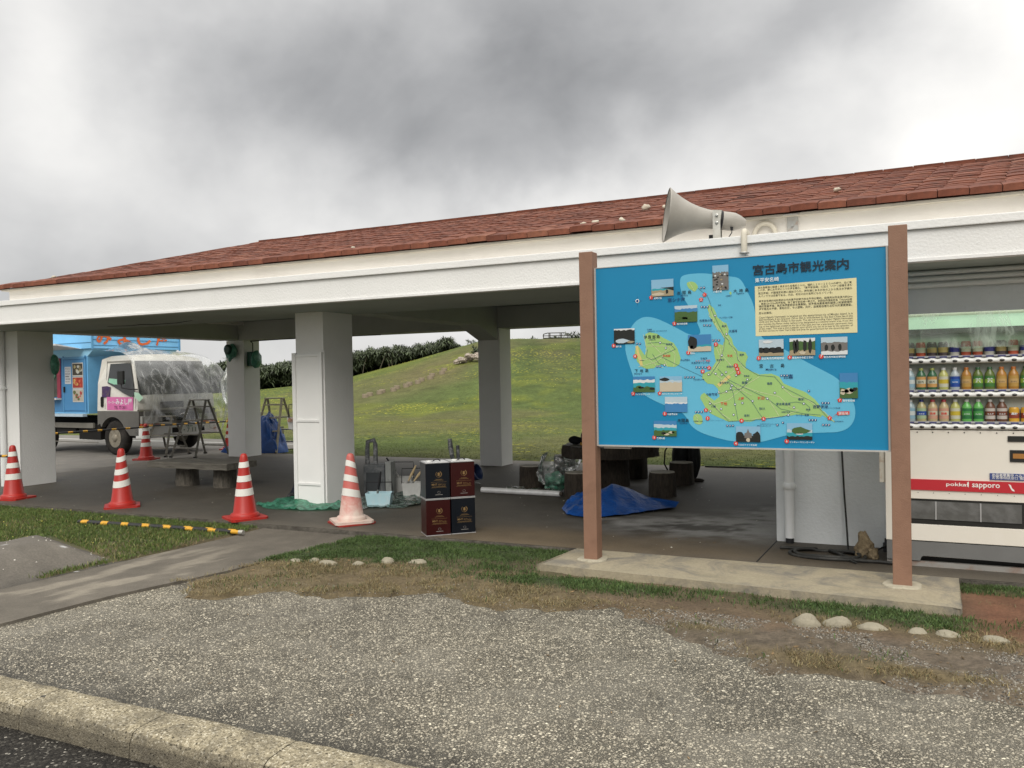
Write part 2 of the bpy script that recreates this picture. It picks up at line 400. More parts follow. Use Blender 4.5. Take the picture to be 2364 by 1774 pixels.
# tarmac with worn-out aggregate
m, t, p = newmat('worn_aggregate_tarmac'); v = objc(t)
def agg(scale, lo, hi, white):
    vo = NN(t, 'ShaderNodeTexVoronoi', Scale=scale, Randomness=1.0); t.links.new(v, vo.inputs['Vector'])
    ed = NN(t, 'ShaderNodeTexVoronoi', feature='DISTANCE_TO_EDGE', Scale=scale); t.links.new(v, ed.inputs['Vector'])
    sp = t.nodes.new('ShaderNodeSeparateColor'); t.links.new(vo.outputs['Color'], sp.inputs[0])
    c = ramp(t, sp.outputs[0], [(0, (lo, lo * .90, lo * .74)), (.4, ((lo + hi) / 2, (lo + hi) * .46, (lo + hi) * .39)), (.8, (hi, hi * .93, hi * .81)), (1, (white, white * .95, white * .84))])
    k = ramp(t, ed.outputs['Distance'], [(0.03, 0.0), (.25, 1.0)])
    return c, k, ed.outputs['Distance'], sp.outputs[1]
c1, k1, d1, r1 = agg(62, .08, .27, .48)
c2, k2, d2, r2 = agg(112, .07, .24, .42)
pick = ramp(t, r1, [(.40, 0.0), (.44, 1.0)])
stone = mixc(t, pick, mixc(t, k2, (.04, .038, .034), c2), mixc(t, k1, (.035, .034, .03), c1))
big = noise(t, v, .8, 5, .6); med = noise(t, v, 5.5, 5, .65)
dust = ramp(t, big.outputs['Fac'], [(.33, (1.12, 1.08, .96)), (.67, (1.85, 1.78, 1.56))])
col = mixc(t, 1.0, stone, dust, 'MULTIPLY')
col = mixc(t, 1.0, col, ramp(t, med.outputs['Fac'], [(.3, .82), (.7, 1.2)]), 'MULTIPLY')
wear = ramp(t, noise(t, v, 1.7, 6, .6, .8).outputs['Fac'], [(.46, 0.0), (.68, .45)])
col = mixc(t, wear, col, (.27, .25, .205))
# strip along the kerb darkened for wet gravel and painted shading
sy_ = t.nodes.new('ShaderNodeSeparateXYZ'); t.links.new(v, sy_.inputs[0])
damp_shade = ramp(t, mth(t, 'ADD', mth(t, 'SUBTRACT', sy_.outputs['Y'], 2.78), mth(t, 'MULTIPLY', mth(t, 'SUBTRACT', noise(t, v, 3.5, 5, .6).outputs['Fac'], .5), .7)), [(0.0, .45), (.14, .68), (.42, 1.0)])
col = mixc(t, 1.0, col, damp_shade, 'MULTIPLY')
t.links.new(col, p.inputs['Base Color']); p.inputs['Roughness'].default_value = .62; p.inputs['Specular IOR Level'].default_value = .35
hh = mth(t, 'MINIMUM', mth(t, 'ADD', mth(t, 'MULTIPLY', d1, pick), mth(t, 'MULTIPLY', mth(t, 'MULTIPLY', d2, .8), mth(t, 'SUBTRACT', 1.0, pick))), .28)
bump(t, p, hh, .016, 1.0)
tarmac = m

def sheet(name, poly, z, material, zb=None, **tags):
    mb = MB()
    if zb is None: mb.poly([(x, y, z) for x, y in poly])
    else: mb.prism(poly, zb, z)
    return mb.build(name, material, **tags)

# far ground
mb = MB(); mb.poly([(1500 * math.cos(a), 1500 * math.sin(a), -2.0) for a in [k * math.pi / 24 for k in range(48)]])
grass_far = mat('far_grass', (.08, .10, .04), .95, .1, var=.3, vs=.3)
mb.build('ground', grass_far, kind='structure')

# road below the kerb
road_m, t, p = newmat('wet_road_tarmac'); v = objc(t)
vo = NN(t, 'ShaderNodeTexVoronoi', Scale=95.0); t.links.new(v, vo.inputs['Vector'])
sp = t.nodes.new('ShaderNodeSeparateColor'); t.links.new(vo.outputs['Color'], sp.inputs[0])
t.links.new(ramp(t, sp.outputs[0], [(0, (.010, .009, .008)), (.8, (.030, .027, .023)), (.95, (.07, .065, .055)), (1, (.30, .28, .24))]), p.inputs['Base Color'])
p.inputs['Roughness'].default_value = .7; p.inputs['Specular IOR Level'].default_value = .15; bump(t, p, vo.outputs['Distance'], -.006, .9)
sheet('road', [(-30, -14), (20, -14), (20, 2.60), (-30, 2.60)], -.20, road_m, kind='structure')
# forecourt tarmac
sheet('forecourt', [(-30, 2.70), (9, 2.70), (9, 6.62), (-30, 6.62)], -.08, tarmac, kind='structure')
# lot where the truck stands
lot_m = mat('lot_tarmac', (.165, .155, .14), .8, .3, var=.14, vs=1.5, bmp=.004, bs=90, dirt=(.22, .20, .17), dscale=3, damt=.5)
sheet('parking_lot', [(-40, 6.60), (-12.88, 6.60), (-12.88, 13.15), (-11.9, 14.6), (-13.6, 16.0), (-40, 17.0)], -.012, lot_m, kind='structure')
mk = MB().box(-30, -12.9, 15.1, 15.22, -.010, -.007); mk.build('parking_line', mat('road_marking', (.55, .54, .50), .8, dirt=(.3, .28, .25), dscale=6), kind='structure')

# verge of soil, dry and green grass
def verge_keep(x, y):
    k = y > edge_y(x, y)
    k &= ~((x > path_l(y) + .01) & (x < path_r(y) - .01))
    k &= hump_poly(x, y) < .22
    return k
def verge_z(x, y):
    return -.088 + (.026 + .028 * fbm(x, y, 4, 4, 1) + .015 * lush_at(x.ravel(), y.ravel()).reshape(x.shape)) * sstep(-.03, .16, y - edge_y(x, y)) * np.maximum(sstep(.0, .10, path_l(y) - x), sstep(.0, .10, x - path_r(y)))
verge_m = attr_mat('soil_and_turf', 'tone', .95, 55, .42, .014, 60)
for xa, xb, st, nm in ((-6.1, 1.7, .025, 'verge'), (-13.4, -6.0, .05, 'verge'), (1.7, 9, .1, 'verge')):
    grid_mesh(nm, np.arange(xa, xb + st / 2, st), np.arange(3.9, 6.62, st), verge_z,
              verge_col, verge_m, verge_keep, kind='structure')

# concrete path
def path_col(x, y):
    n = fbm(x, y, 1.6, 4, 11)[:, None]; n2 = fbm(x * 1.0, y * .35, 5, 5, 12)[:, None]
    base = np.array([.120, .106, .086]) * (.78 + .42 * n)
    pale = sstep(.57, .66, n2) * sstep(6.3, 5.2, y)[:, None] * .6
    return base * (1 - pale) + np.array([.27, .24, .19]) * pale
xs = np.linspace(0, 1, 40); ys = np.arange(2.82, 6.62, .05)
mb = MB()
mesh_v = []; 
gx, gy = np.meshgrid(xs, ys); X = path_l(gy) + (path_r(gy) - path_l(gy)) * gx
vs = np.stack([X.ravel(), gy.ravel(), (-.060 + .004 * fbm(X, gy, 3, 3, 2) + .022 * sstep(6.0, 6.6, gy)).ravel()], 1)
n_ = 40; q = [(j * n_ + i, j * n_ + i + 1, (j + 1) * n_ + i + 1, (j + 1) * n_ + i) for j in range(len(ys) - 1) for i in range(n_ - 1)]
# skirt so the path has a thickness
rimL = [j * n_ for j in range(len(ys))]; rimR = [j * n_ + n_ - 1 for j in range(len(ys))]
vs = vs.tolist(); base0 = len(vs)
for r_ in (rimL, rimR):
    b0 = len(vs)
    for k in r_: vs.append([vs[k][0], vs[k][1], -.12])
    q += [(r_[j], r_[j + 1], b0 + j + 1, b0 + j) for j in range(len(r_) - 1)]
me = bpy.data.meshes.new('path'); me.from_pydata(vs, [], q)
va = np.array(vs); c = path_col(va[:, 0], va[:, 1]); at = me.attributes.new('tone', 'FLOAT_COLOR', 'POINT')
at.data.foreach_set('color', np.concatenate([c, np.ones((len(c), 1))], 1).astype(np.float32).ravel())
path_m = attr_mat('path_concrete', 'tone', .85, 70, .22, .004, 120); me.materials.append(path_m); me.update()
link_mesh('path', me, kind='structure')

# raised hump of old concrete left of the path
def hump_z(x, y):
    d_ = hump_poly(x, y); return -.07 + .21 * sstep(0, .60, d_) * (.8 + .3 * fbm(x, y, 1.5, 3, 6)) + .01 * fbm(x, y, 9, 4, 7)
def hump_col(x, y):
    n = fbm(x, y, 2.2, 5, 8)[:, None]; n2 = fbm(x, y, 40, 2, 8)[:, None]
    edge = np.exp(-(hump_poly(x, y) / .14) ** 2)[:, None]
    c_ = np.array([.125, .112, .094]) * (.7 + .6 * n); c_ = c_ * (1 - .45 * edge)  # rim colour darkened to shade the steep sides
    return np.where(n2 > .9, .45, c_)
grid_mesh('concrete_hump', np.arange(-8.1, -6.1, .03), np.arange(2.85, 5.7, .03), hump_z, hump_col, attr_mat('hump_concrete', 'tone', .8, 60, .3, .006, 70),
          lambda x, y: hump_poly(x, y) > -.02, kind='structure')

# pavilion floor slab
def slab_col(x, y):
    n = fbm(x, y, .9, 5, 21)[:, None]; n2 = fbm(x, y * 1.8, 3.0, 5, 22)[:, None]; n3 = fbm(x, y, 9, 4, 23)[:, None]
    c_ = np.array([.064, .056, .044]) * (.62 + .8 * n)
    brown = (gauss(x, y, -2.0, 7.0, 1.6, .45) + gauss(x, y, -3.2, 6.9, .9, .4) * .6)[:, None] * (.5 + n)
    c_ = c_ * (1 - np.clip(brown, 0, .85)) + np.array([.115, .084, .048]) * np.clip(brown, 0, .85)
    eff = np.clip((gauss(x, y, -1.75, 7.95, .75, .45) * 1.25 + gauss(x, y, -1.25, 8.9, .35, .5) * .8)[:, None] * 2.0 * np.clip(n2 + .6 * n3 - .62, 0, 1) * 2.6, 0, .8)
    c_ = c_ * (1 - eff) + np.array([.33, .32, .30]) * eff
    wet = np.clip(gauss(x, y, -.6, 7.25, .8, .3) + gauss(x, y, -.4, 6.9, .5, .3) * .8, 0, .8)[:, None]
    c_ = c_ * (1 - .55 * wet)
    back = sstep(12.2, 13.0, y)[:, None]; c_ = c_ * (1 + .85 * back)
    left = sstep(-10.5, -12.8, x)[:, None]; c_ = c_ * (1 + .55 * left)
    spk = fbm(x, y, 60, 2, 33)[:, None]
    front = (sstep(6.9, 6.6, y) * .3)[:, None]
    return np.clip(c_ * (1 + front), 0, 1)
def slab_rough(t, p):
    pass
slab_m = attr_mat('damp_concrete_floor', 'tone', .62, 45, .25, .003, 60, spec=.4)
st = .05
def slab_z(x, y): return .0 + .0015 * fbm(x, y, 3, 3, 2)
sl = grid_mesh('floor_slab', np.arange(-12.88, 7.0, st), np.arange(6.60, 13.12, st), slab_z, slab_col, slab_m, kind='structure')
mb = MB(); rr = random.Random(3)
xs = [-12.88 + i * .08 for i in range(int(19.9 / .08))]
top = [(x, 6.598 - .010 * rr.random(), -.001 - .008 * rr.random()) for x in xs]; bot = [(x, 6.585 - .012 * rr.random(), -.13) for x in xs]
vs = top + bot + [(x, 6.61, .0005) for x in xs]; n_ = len(xs)
mb.add(vs, [(i, i + 1, n_ + i + 1, n_ + i) for i in range(n_ - 1)] + [(2 * n_ + i, 2 * n_ + i + 1, i + 1, i) for i in range(n_ - 1)], 0)
mb.build('slab_edge', mat('slab_edge_concrete', (.10, .09, .075), .9, .2, var=.35, vs=9, bmp=.02, bs=40), parent=sl)
MB().tube([(-1.06, 7.50, .001), (-1.09, 6.62, .001)], .006, 4).build('floor_joint', black_rub, parent=sl)

# kerb: one block per piece
m, t, p = newmat('granular_kerb_concrete'); v = objc(t)
vo = NN(t, 'ShaderNodeTexVoronoi', Scale=130.0); t.links.new(v, vo.inputs['Vector']); sp = t.nodes.new('ShaderNodeSeparateColor'); t.links.new(vo.outputs['Color'], sp.inputs[0])
c = ramp(t, sp.outputs[0], [(0, (.13, .112, .075)), (.35, (.285, .245, .165)), (.85, (.40, .35, .245)), (1, (.62, .57, .45))])
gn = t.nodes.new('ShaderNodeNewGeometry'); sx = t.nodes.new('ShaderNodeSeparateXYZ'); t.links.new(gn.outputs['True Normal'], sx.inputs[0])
c = mixc(t, ramp(t, noise(t, v, 6, 7, .7, .8).outputs['Fac'], [(.42, 0.0), (.66, .7)]), c, (.10, .088, .066))
# upright face darkened in the colour for its shade, plus pits
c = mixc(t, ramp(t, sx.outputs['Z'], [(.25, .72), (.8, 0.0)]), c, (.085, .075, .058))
pv_ = NN(t, 'ShaderNodeTexVoronoi', Scale=38.0); t.links.new(v, pv_.inputs['Vector']); pit = ramp(t, pv_.outputs['Distance'], [(.10, 1.0), (.22, 0.0)])
c = mixc(t, mth(t, 'MULTIPLY', pit, .5), c, (.05, .044, .034))
t.links.new(c, p.inputs['Base Color']); p.inputs['Roughness'].default_value = .9; p.inputs['Specular IOR Level'].default_value = .25
hb_ = mth(t, 'ADD', mth(t, 'MULTIPLY', vo.outputs['Distance'], -.6), mth(t, 'MULTIPLY', pit, -1.4)); bump(t, p, mth(t, 'ADD', hb_, mth(t, 'MULTIPLY', noise(t, v, 30, 6, .7).outputs['Fac'], 1.5)), .006, 1.0)
kerb_m = m
kr = bpy.data.objects.new('kerb', None); COL.objects.link(kr); setp(kr, kind='structure')
MB().box(-12.4, 6.1, 2.64, 2.80, -.215, -.100).build('kerb_bedding', mat('kerb_bed_mortar', (.10, .09, .07), .9), kr)
joints = [-12.35 + .765 * i for i in range(24)]
for i, xa in enumerate(joints):
    xb = xa + .760; mb = MB(); n = 18; prof = [(2.575, -.215), (2.582, -.13), (2.60, -.095), (2.625, -.083), (2.66, -.078), (2.76, -.074), (2.805, -.076), (2.822, -.088), (2.824, -.215)]
    vs = []
    for k in range(n + 1):
        x = xa + (xb - xa) * k / n
        endk = .004 if k in (0, n) else 0
        for (yy, zz) in prof:
            j = (mnoise.noise(Vector((x * 9, yy * 9, zz * 9)))) * .006
            vs.append((x, yy + j * .5 + (endk if yy < 2.7 else -endk), zz + j - endk))
    P_ = len(prof)
    mb.add(vs, [(k * P_ + a, k * P_ + a + 1, (k + 1) * P_ + a + 1, (k + 1) * P_ + a) for k in range(n) for a in range(P_ - 1)], 0, True)
    mb.add(vs[:P_], [tuple(range(P_))]); mb.add(vs[-P_:], [tuple(range(P_))])
    mb.build('kerb_stone', kerb_m, parent=kr)

# ---- field and hill behind
def crest_h(az):
    sl_ = np.interp(az, [-80, -58, -46, -44.4, -42.3, -40.3, -36.6, -32.7, -29.2, -28, -25.4, -20.9, -8, 10, 40], [-.014, -.014, -.0137, -.0119, -.0098, -.0065, .0039, .0203, .0365, .0419, .0442, .0442, .030, .0, -.01])
    return CAM_H + sl_ * 60.0
def terr(x, y):
    d_ = np.hypot(x, y); az = np.degrees(np.arctan2(x, y)); h = crest_h(az)
    t_ = sstep(30, 61, d_)
    z = h * t_ + np.where(d_ > 60, -(d_ - 60) * .05, 0)
    z = z + (fbm(x, y, .13, 3, 14) - .5) * .35 * sstep(20, 40, d_) * sstep(70, 50, d_)
    return z - .03
def field_col(x, y):
    n = fbm(x, y, .22, 4, 31); n2 = fbm(x, y * 1.0, 1.1, 4, 32); n3 = fbm(x, y, .09, 3, 35); d_ = np.hypot(x, y); az = np.degrees(np.arctan2(x, y))
    g = np.array([.080, .108, .031]); dry = np.array([.130, .112, .052]); lime = np.array([.135, .155, .026]); dk = np.array([.036, .060, .018])
    wd = np.clip(gauss(d_, az * 0, 25, 0, 4, 1) * .5 * (n2 + .1) + gauss(az, d_, -22.5, 52, 1.6, 8) * .7 + gauss(az, d_, -31, 47, 2.5, 5) * .5 + sstep(.50, .68, n3) * .5, 0, .85)[:, None]
    wl_ = (sstep(.50, .62, n + (n2 - .5) * .6) * sstep(22, 32, d_) * .65 + gauss(az, d_, -34, 57, 4, 5) * .55)[:, None]
    wk = (gauss(az, d_, -20, 50, 3.5, 6) * .7 + gauss(az, d_, -24.4, 50, 1.0, 8) * .5)[:, None]
    c_ = g * (.75 + .5 * n2[:, None]); c_ = c_ * (1 - wd) + dry * wd; c_ = c_ * (1 - wl_) + lime * wl_; c_ = c_ * (1 - wk) + dk * wk
    return np.clip(c_, 0, 1)
def field_mesh():
    az = np.arange(-86, 62.1, .4); ds = np.concatenate([np.arange(6.6, 30, .4), np.arange(30, 76, .6), np.arange(76, 240, 12)])
    ga, gd = np.meshgrid(np.radians(az), ds); X = gd * np.sin(ga); Y = gd * np.cos(ga)
    Zt = terr(X, Y); nx, ny = len(az), len(ds)
    i, j = np.meshgrid(np.arange(nx - 1), np.arange(ny - 1)); a = (j * nx + i).ravel(); q = np.stack([a, a + 1, a + nx + 1, a + nx], 1)
    cx = X.ravel()[q].mean(1); cy = Y.ravel()[q].mean(1)
    keep = (cy > 13.1) | ((cx < -13.2) & (cy > 13.1)) | ((cx > 6.9) & (cy > 6.7))
    keep &= ~((cx < -12.7) & (cy < 15.6))
    q = q[keep]
    vs = np.stack([X.ravel(), Y.ravel(), Zt.ravel()], 1)
    used = np.unique(q); rm = np.full(len(vs), -1); rm[used] = np.arange(len(used)); v2 = vs[used]; q = rm[q]
    me = bpy.data.meshes.new('hill'); me.from_pydata(v2.tolist(), [], q.tolist())
    c_ = field_col(v2[:, 0], v2[:, 1]); at = me.attributes.new('tone', 'FLOAT_COLOR', 'POINT')
    at.data.foreach_set('color', np.concatenate([c_, np.ones((len(c_), 1))], 1).astype(np.float32).ravel())
    me.polygons.foreach_set('use_smooth', [True] * len(q))
    m, t, p = newmat('mown_field_grass'); v = objc(t)
    a = t.nodes.new('ShaderNodeAttribute'); a.attribute_name = 'tone'
    n = noise(t, v, 7, 8, .75); nb = noise(t, v, 1.1, 6, .7, .6)
    c = mixc(t, 1.0, a.outputs['Color'], ramp(t, n.outputs['Fac'], [(.3, .62), (.7, 1.38)]), 'MULTIPLY')
    c = mixc(t, 1.0, c, ramp(t, nb.outputs['Fac'], [(.3, .72), (.7, 1.25)]), 'MULTIPLY')
    # yellow flower heads in drifts
    fl = NN(t, 'ShaderNodeTexVoronoi', Scale=5.0); t.links.new(v, fl.inputs['Vector'])
    mp_ = t.nodes.new('ShaderNodeMapping'); mp_.inputs['Scale'].default_value = (1, 1, 1); t.links.new(v, mp_.inputs[0])
    dr = noise(t, mp_.outputs[0], .16, 5, .65, .8)
    w = mth(t, 'MULTIPLY', ramp(t, fl.outputs['Distance'], [(.22, 1.0), (.34, 0.0)]), ramp(t, dr.outputs['Fac'], [(.50, 0.0), (.60, 1.0)]))
    c = mixc(t, mth(t, 'MULTIPLY', w, .75), c, (.42, .40, .04))
    t.links.new(c, p.inputs['Base Color']); p.inputs['Roughness'].default_value = .95; p.inputs['Specular IOR Level'].default_value = .15
    bump(t, p, n.outputs['Fac'], .12, .6)
    me.materials.append(m); me.update()
    return link_mesh('hill', me, kind='structure')
field_mesh()

# ---- blades of grass
def blades(name, pts, h0, h1, w, cols, layer_mat, lean=.5, zoff=0.0, seg=1, **tags):
    """pts: n x 3; one bent blade (two triangles) each"""
    n = len(pts); a = rng.uniform(0, 2 * np.pi, n); h = rng.uniform(h0, h1, n); ln = rng.uniform(.1, lean, n) * h; la = rng.uniform(0, 2 * np.pi, n)
    ww = w * rng.uniform(.6, 1.3, n)
    dx, dy = np.cos(a) * ww, np.sin(a) * ww; lx, ly = np.cos(la) * ln, np.sin(la) * ln
    b0 = pts + np.stack([-dx, -dy, np.full(n, zoff)], 1); b1 = pts + np.stack([dx, dy, np.full(n, zoff)], 1)
    m0 = pts + np.stack([lx * .4 - dx * .7, ly * .4 - dy * .7, h * .6], 1); m1 = pts + np.stack([lx * .4 + dx * .7, ly * .4 + dy * .7, h * .6], 1)
    tp = pts + np.stack([lx, ly, h * (1 - .3 * (ln / h))], 1)
    vs = np.stack([b0, b1, m1, m0, tp], 1).reshape(-1, 3); k = np.arange(n)[:, None] * 5
    f4 = np.concatenate([k, k + 1, k + 2, k + 3], 1).tolist(); f3 = np.concatenate([k + 3, k + 2, k + 4], 1).tolist()
    me = bpy.data.meshes.new(name); me.from_pydata(vs.tolist(), [], f4 + f3)
    cc_ = np.repeat(cols, 5, 0); at = me.attributes.new('tone', 'FLOAT_COLOR', 'POINT')
    at.data.foreach_set('color', np.concatenate([cc_, np.ones((len(cc_), 1))], 1).astype(np.float32).ravel())
    me.materials.append(layer_mat); me.update()
    return link_mesh(name, me, kind='stuff', **tags)
m, t, p = newmat('grass_blade'); a = t.nodes.new('ShaderNodeAttribute'); a.attribute_name = 'tone'
t.links.new(a.outputs['Color'], p.inputs['Base Color']); p.inputs['Roughness'].default_value = .7; p.inputs['Specular IOR Level'].default_value = .2
blade_m = m
def in_verge(x, y):
    ok = verge_keep(x, y) & (y < 6.59) & ~((x > -2.6) & (x < .285) & (y > 5.78))
    return ok & ~(hump_poly(x, y) > .10)
def scatter(n, x0, x1, y0, y1, dens, keepf):
    x = rng.uniform(x0, x1, n); y = rng.uniform(y0, y1, n); k = keepf(x, y); x, y = x[k], y[k]
    k = rng.random(len(x)) < dens(x, y); return x[k], y[k]
def gcol(n, base, v=.35):
    b = np.array(base); j = rng.uniform(1 - v, 1 + v, (n, 1)); h = rng.uniform(-.12, .12, (n, 1)) * np.array([[1, 0, -.5]]); return np.clip(b * (j + h), 0, 1)
# green turf left of the path
x, y = scatter(150000, -13.3, -6.1, 4.0, 6.6, lambda x, y: lush_at(x, y) ** 1.2, in_verge)
z = np.full(len(x), -.045); blades('turf', np.stack([x, y, z], 1), .018, .055, .0035, gcol(len(x), (.095, .135, .035)) * (.75 + .5 * fbm(x, y, 1.5, 3, 41))[:, None], blade_m, 1.0)
# green turf right of the path, along the pad and by the machine
x, y = scatter(420000, -5.3, 1.7, 4.0, 6.6, lambda x, y: lush_at(x, y) ** 1.5 * (.25 + .75 * (fbm(x, y, 7, 3, 77) > .46)), in_verge)
z = np.full(len(x), -.045); blades('turf', np.stack([x, y, z], 1), .012, .045, .0032, gcol(len(x), (.072, .112, .036), .45) * (.65 + .6 * fbm(x, y, 4, 3, 42))[:, None], blade_m, 1.1)
# dry grass
x, y = scatter(150000, -6.2, 1.7, 3.9, 6.2, lambda x, y: (dry_at(x, y) * (1 - lush_at(x, y))) ** 1.4 * (.12 + .88 * (fbm(x, y, 6, 4, 78) > .50)), in_verge)
z = np.full(len(x), -.05); blades('dry_grass', np.stack([x, y, z], 1), .010, .040, .0022, gcol(len(x), (.21, .170, .088), .45) * (.6 + .7 * fbm(x, y, 3, 3, 43))[:, None], blade_m, 2.2)
x, y = scatter(26000, -12, -6.2, 4.0, 6.5, lambda x, y: .4 + 0 * x, in_verge)
z = np.full(len(x), -.045); blades('dry_grass', np.stack([x, y, z], 1), .02, .06, .003, gcol(len(x), (.22, .20, .085), .4), blade_m, 1.4)
# field tufts behind the slab
x, y = scatter(150000, -22, 6, 13.13, 34, lambda x, y: np.clip(1.25 - (np.hypot(x, y) - 12) / 22, 0, 1), lambda x, y: ~((x < -12.7) & (y < 15.6)) & (np.abs(np.degrees(np.arctan2(x, y)) + 22) < 26))
z = terr(x, y) - .005; fcol = field_col(x, y)
blades('field_grass', np.stack([x, y, z], 1), .010, .030, .007, np.clip(fcol * rng.uniform(.9, 2.1, (len(x), 1)) * np.array([[1.05, 1.1, .9]]), 0, 1), blade_m, 1.3)
# small yellow flowers
def flowers(n, x0, x1, y0, y1, keepf, zf, s, densf, lab):
    x, y = scatter(n, x0, x1, y0, y1, densf, keepf); mb = MB()
    for a_, b_, z_ in zip(x, y, zf(x, y)):
        k = s * rnd.uniform(.7, 1.3); mb.add([(a_ - k, b_, z_), (a_, b_ - k, z_ + k * .3), (a_ + k, b_, z_), (a_, b_ + k, z_ + k * .5)], [(0, 1, 2, 3)])
    mb.build('wildflowers', mat('yellow_petals', (.62, .56, .10), .7, var=.2), kind='stuff')
flowers(700, -13, -6.6, 5.0, 6.55, in_verge, lambda x, y: 0 * x - .005, .010, lambda x, y: (fbm(x, y, .9, 3, 51) > .5) * .8 * sstep(-8, -11, x) + .05, 'a')
flowers(5200, -40, 2, 24, 60, lambda x, y: (np.abs(np.degrees(np.arctan2(x, y)) + 25) < 24) & ~((x < -12.7) & (y < 16)), lambda x, y: terr(x, y) + .03, .028, lambda x, y: sstep(.52, .64, fbm(x, y, .22, 4, 31)), 'b')

# loose chippings, pebbles
def pebbles(name, n, x0, x1, y0, y1, dens, keepf, s0, s1, zf, mat_):
    x, y = scatter(n, x0, x1, y0, y1, dens, keepf); n = len(x)
    base = np.array([(1, 0, 0), (.3, .9, 0), (-.8, .6, 0), (-.8, -.6, 0), (.3, -.9, 0), (.2, 0, .75), (-.3, .1, .6)])
    fs = [(0, 1, 5), (1, 6, 5), (1, 2, 6), (2, 3, 6), (3, 4, 6), (4, 5, 6), (4, 0, 5)]
    s = rng.uniform(s0, s1, n) * rng.uniform(.7, 1.2, n); a = rng.uniform(0, 6.28, n)
    b = base[None] * rng.uniform(.7, 1.3, (n, 7, 3)) * s[:, None, None]
    ca, sa = np.cos(a)[:, None], np.sin(a)[:, None]
    X = b[:, :, 0] * ca - b[:, :, 1] * sa + x[:, None]; Y = b[:, :, 0] * sa + b[:, :, 1] * ca + y[:, None]; Zz = b[:, :, 2] + zf(x, y)[:, None]
    vs = np.stack([X, Y, Zz], 2).reshape(-1, 3); k = (np.arange(n) * 7)[:, None, None]
    F_ = (np.array(fs)[None] + k).reshape(-1, 3)
    me = bpy.data.meshes.new(name); me.from_pydata(vs.tolist(), [], F_.tolist()); me.materials.append(mat_); me.update()
    return link_mesh(name, me, kind='stuff')
loose_m = mat('loose_chippings', (.165, .152, .128), .75, .3, var=.3, vs=60, island=.85)
chip = mat('stone_chippings', (.30, .272, .215), .75, .3, var=.3, vs=60, island=.7)
pebbles('chippings', 60000, -6, 1.6, 2.84, 5.2, lambda x, y: .55 + .45 * (fbm(x, y, 2, 3, 61) > .5), lambda x, y: (y < edge_y(x, y)) & ~((x > path_l(y)) & (x < path_r(y))) & ~(hump_poly(x, y) > -.05), .0035, .0080, lambda x, y: 0 * x - .0815, chip)
pebbles('loose_gravel', 24000, -1.7, 1.7, 4.3, 5.25, lambda x, y: np.clip(1.1 - dry_at(x, y) * 1.2, 0, 1) * (fbm(x, y, 5, 3, 62) > .45), lambda x, y: (y > edge_y(x, y) - .06), .003, .0078, lambda x, y: verge_z(x, y) - .001, loose_m)
pebbles('loose_gravel', 5000, -5.3, -1.6, 4.6, 5.5, lambda x, y: np.clip(1 - (y - edge_y(x, y)) / .3, 0, 1), lambda x, y: (y > edge_y(x, y) - .05), .003, .007, lambda x, y: verge_z(x, y) - .001, loose_m)
pale = mat('pale_grit', (.55, .52, .46), .8, var=.25, island=.3)
pebbles('grit', 240, -12, -1, 6.7, 12.5, lambda x, y: .7 + 0 * x, lambda x, y: x > -99, .003, .009, lambda x, y: 0 * x, pale)
pebbles('grit', 160, -7.9, -6.2, 3.2, 5.5, lambda x, y: .6 + 0 * x, lambda x, y: hump_poly(x, y) > .02, .004, .010, hump_z, pale)

# border stones
bs_m = mat('rounded_limestone', (.29, .262, .198), .85, .2, var=.16, vs=14, bmp=.012, bs=38, dirt=(.2, .18, .13), dscale=12, damt=.5)
def border_stone(x, y, sx, sy, sz, seed, label, grp, rz=0):
    sz = max(sz, .036); mb = MB(); mb.ball((0, 0, 0), 1, 16, 10)
    r_ = random.Random(seed); ox = r_.random() * 50
    mb.v = [((p := Vector(v)) * (1 + .22 * mnoise.noise(p * 1.1 + Vector((ox, 0, 0))))) for v in mb.v]
    mb.v = [(v.x * sx, v.y * sy, v.z * sz) for v in mb.v]
    o = mb.build('border_stone', bs_m); o.location = (x, y, -.060); o.rotation_euler = (0, 0, rz)
    setp(o, label, 'stone', grp); return o
for i, (x, y, sx, sy, sz, lb) in enumerate([(-.58, 5.27, .088, .07, .07, 'domed pale border stone beside bare soil, leftmost of the right-hand stone row'), (-.41, 5.31, .088, .06, .062, 'blocky grey border stone second from left in the right-hand row'),
        (-.215, 5.31, .098, .055, .045, 'long flat pale border stone third from left in the right-hand row'), (.02, 5.31, .058, .05, .045, 'smallest rounded border stone in the right-hand row in front of the concrete pad'),
        (.18, 5.33, .070, .05, .042, 'low tilted border stone near the corner of the concrete pad'), (.41, 5.33, .078, .045, .028, 'thin half-buried border stone at the right edge beside red soil')]):
    border_stone(x, y, sx, sy, sz, 100 + i, lb, 'stones edging the soil in front of the sign', rnd.uniform(-.3, .3))
for i, (x, y, sx, sy, sz, lb) in enumerate([(-4.69, 5.50, .075, .05, .028, 'mostly sunken border stone next to the concrete path, leftmost of the grassy row'), (-4.55, 5.57, .060, .05, .030, 'small flat border stone second from the path in the grassy row'),
        (-4.37, 5.53, .095, .06, .040, 'wide pale border stone in dry grass, third from the path'), (-4.12, 5.60, .055, .05, .032, 'small border stone in green grass in the middle of the left row'),
        (-3.93, 5.74, .068, .055, .055, 'upright rounded pale border stone among green grass'), (-3.70, 5.84, .085, .055, .040, 'rightmost flat border stone in green grass near the paint cans')]):
    border_stone(x, y, sx, sy, sz, 200 + i, lb, 'stones edging the grass right of the path', rnd.uniform(-.3, .3))

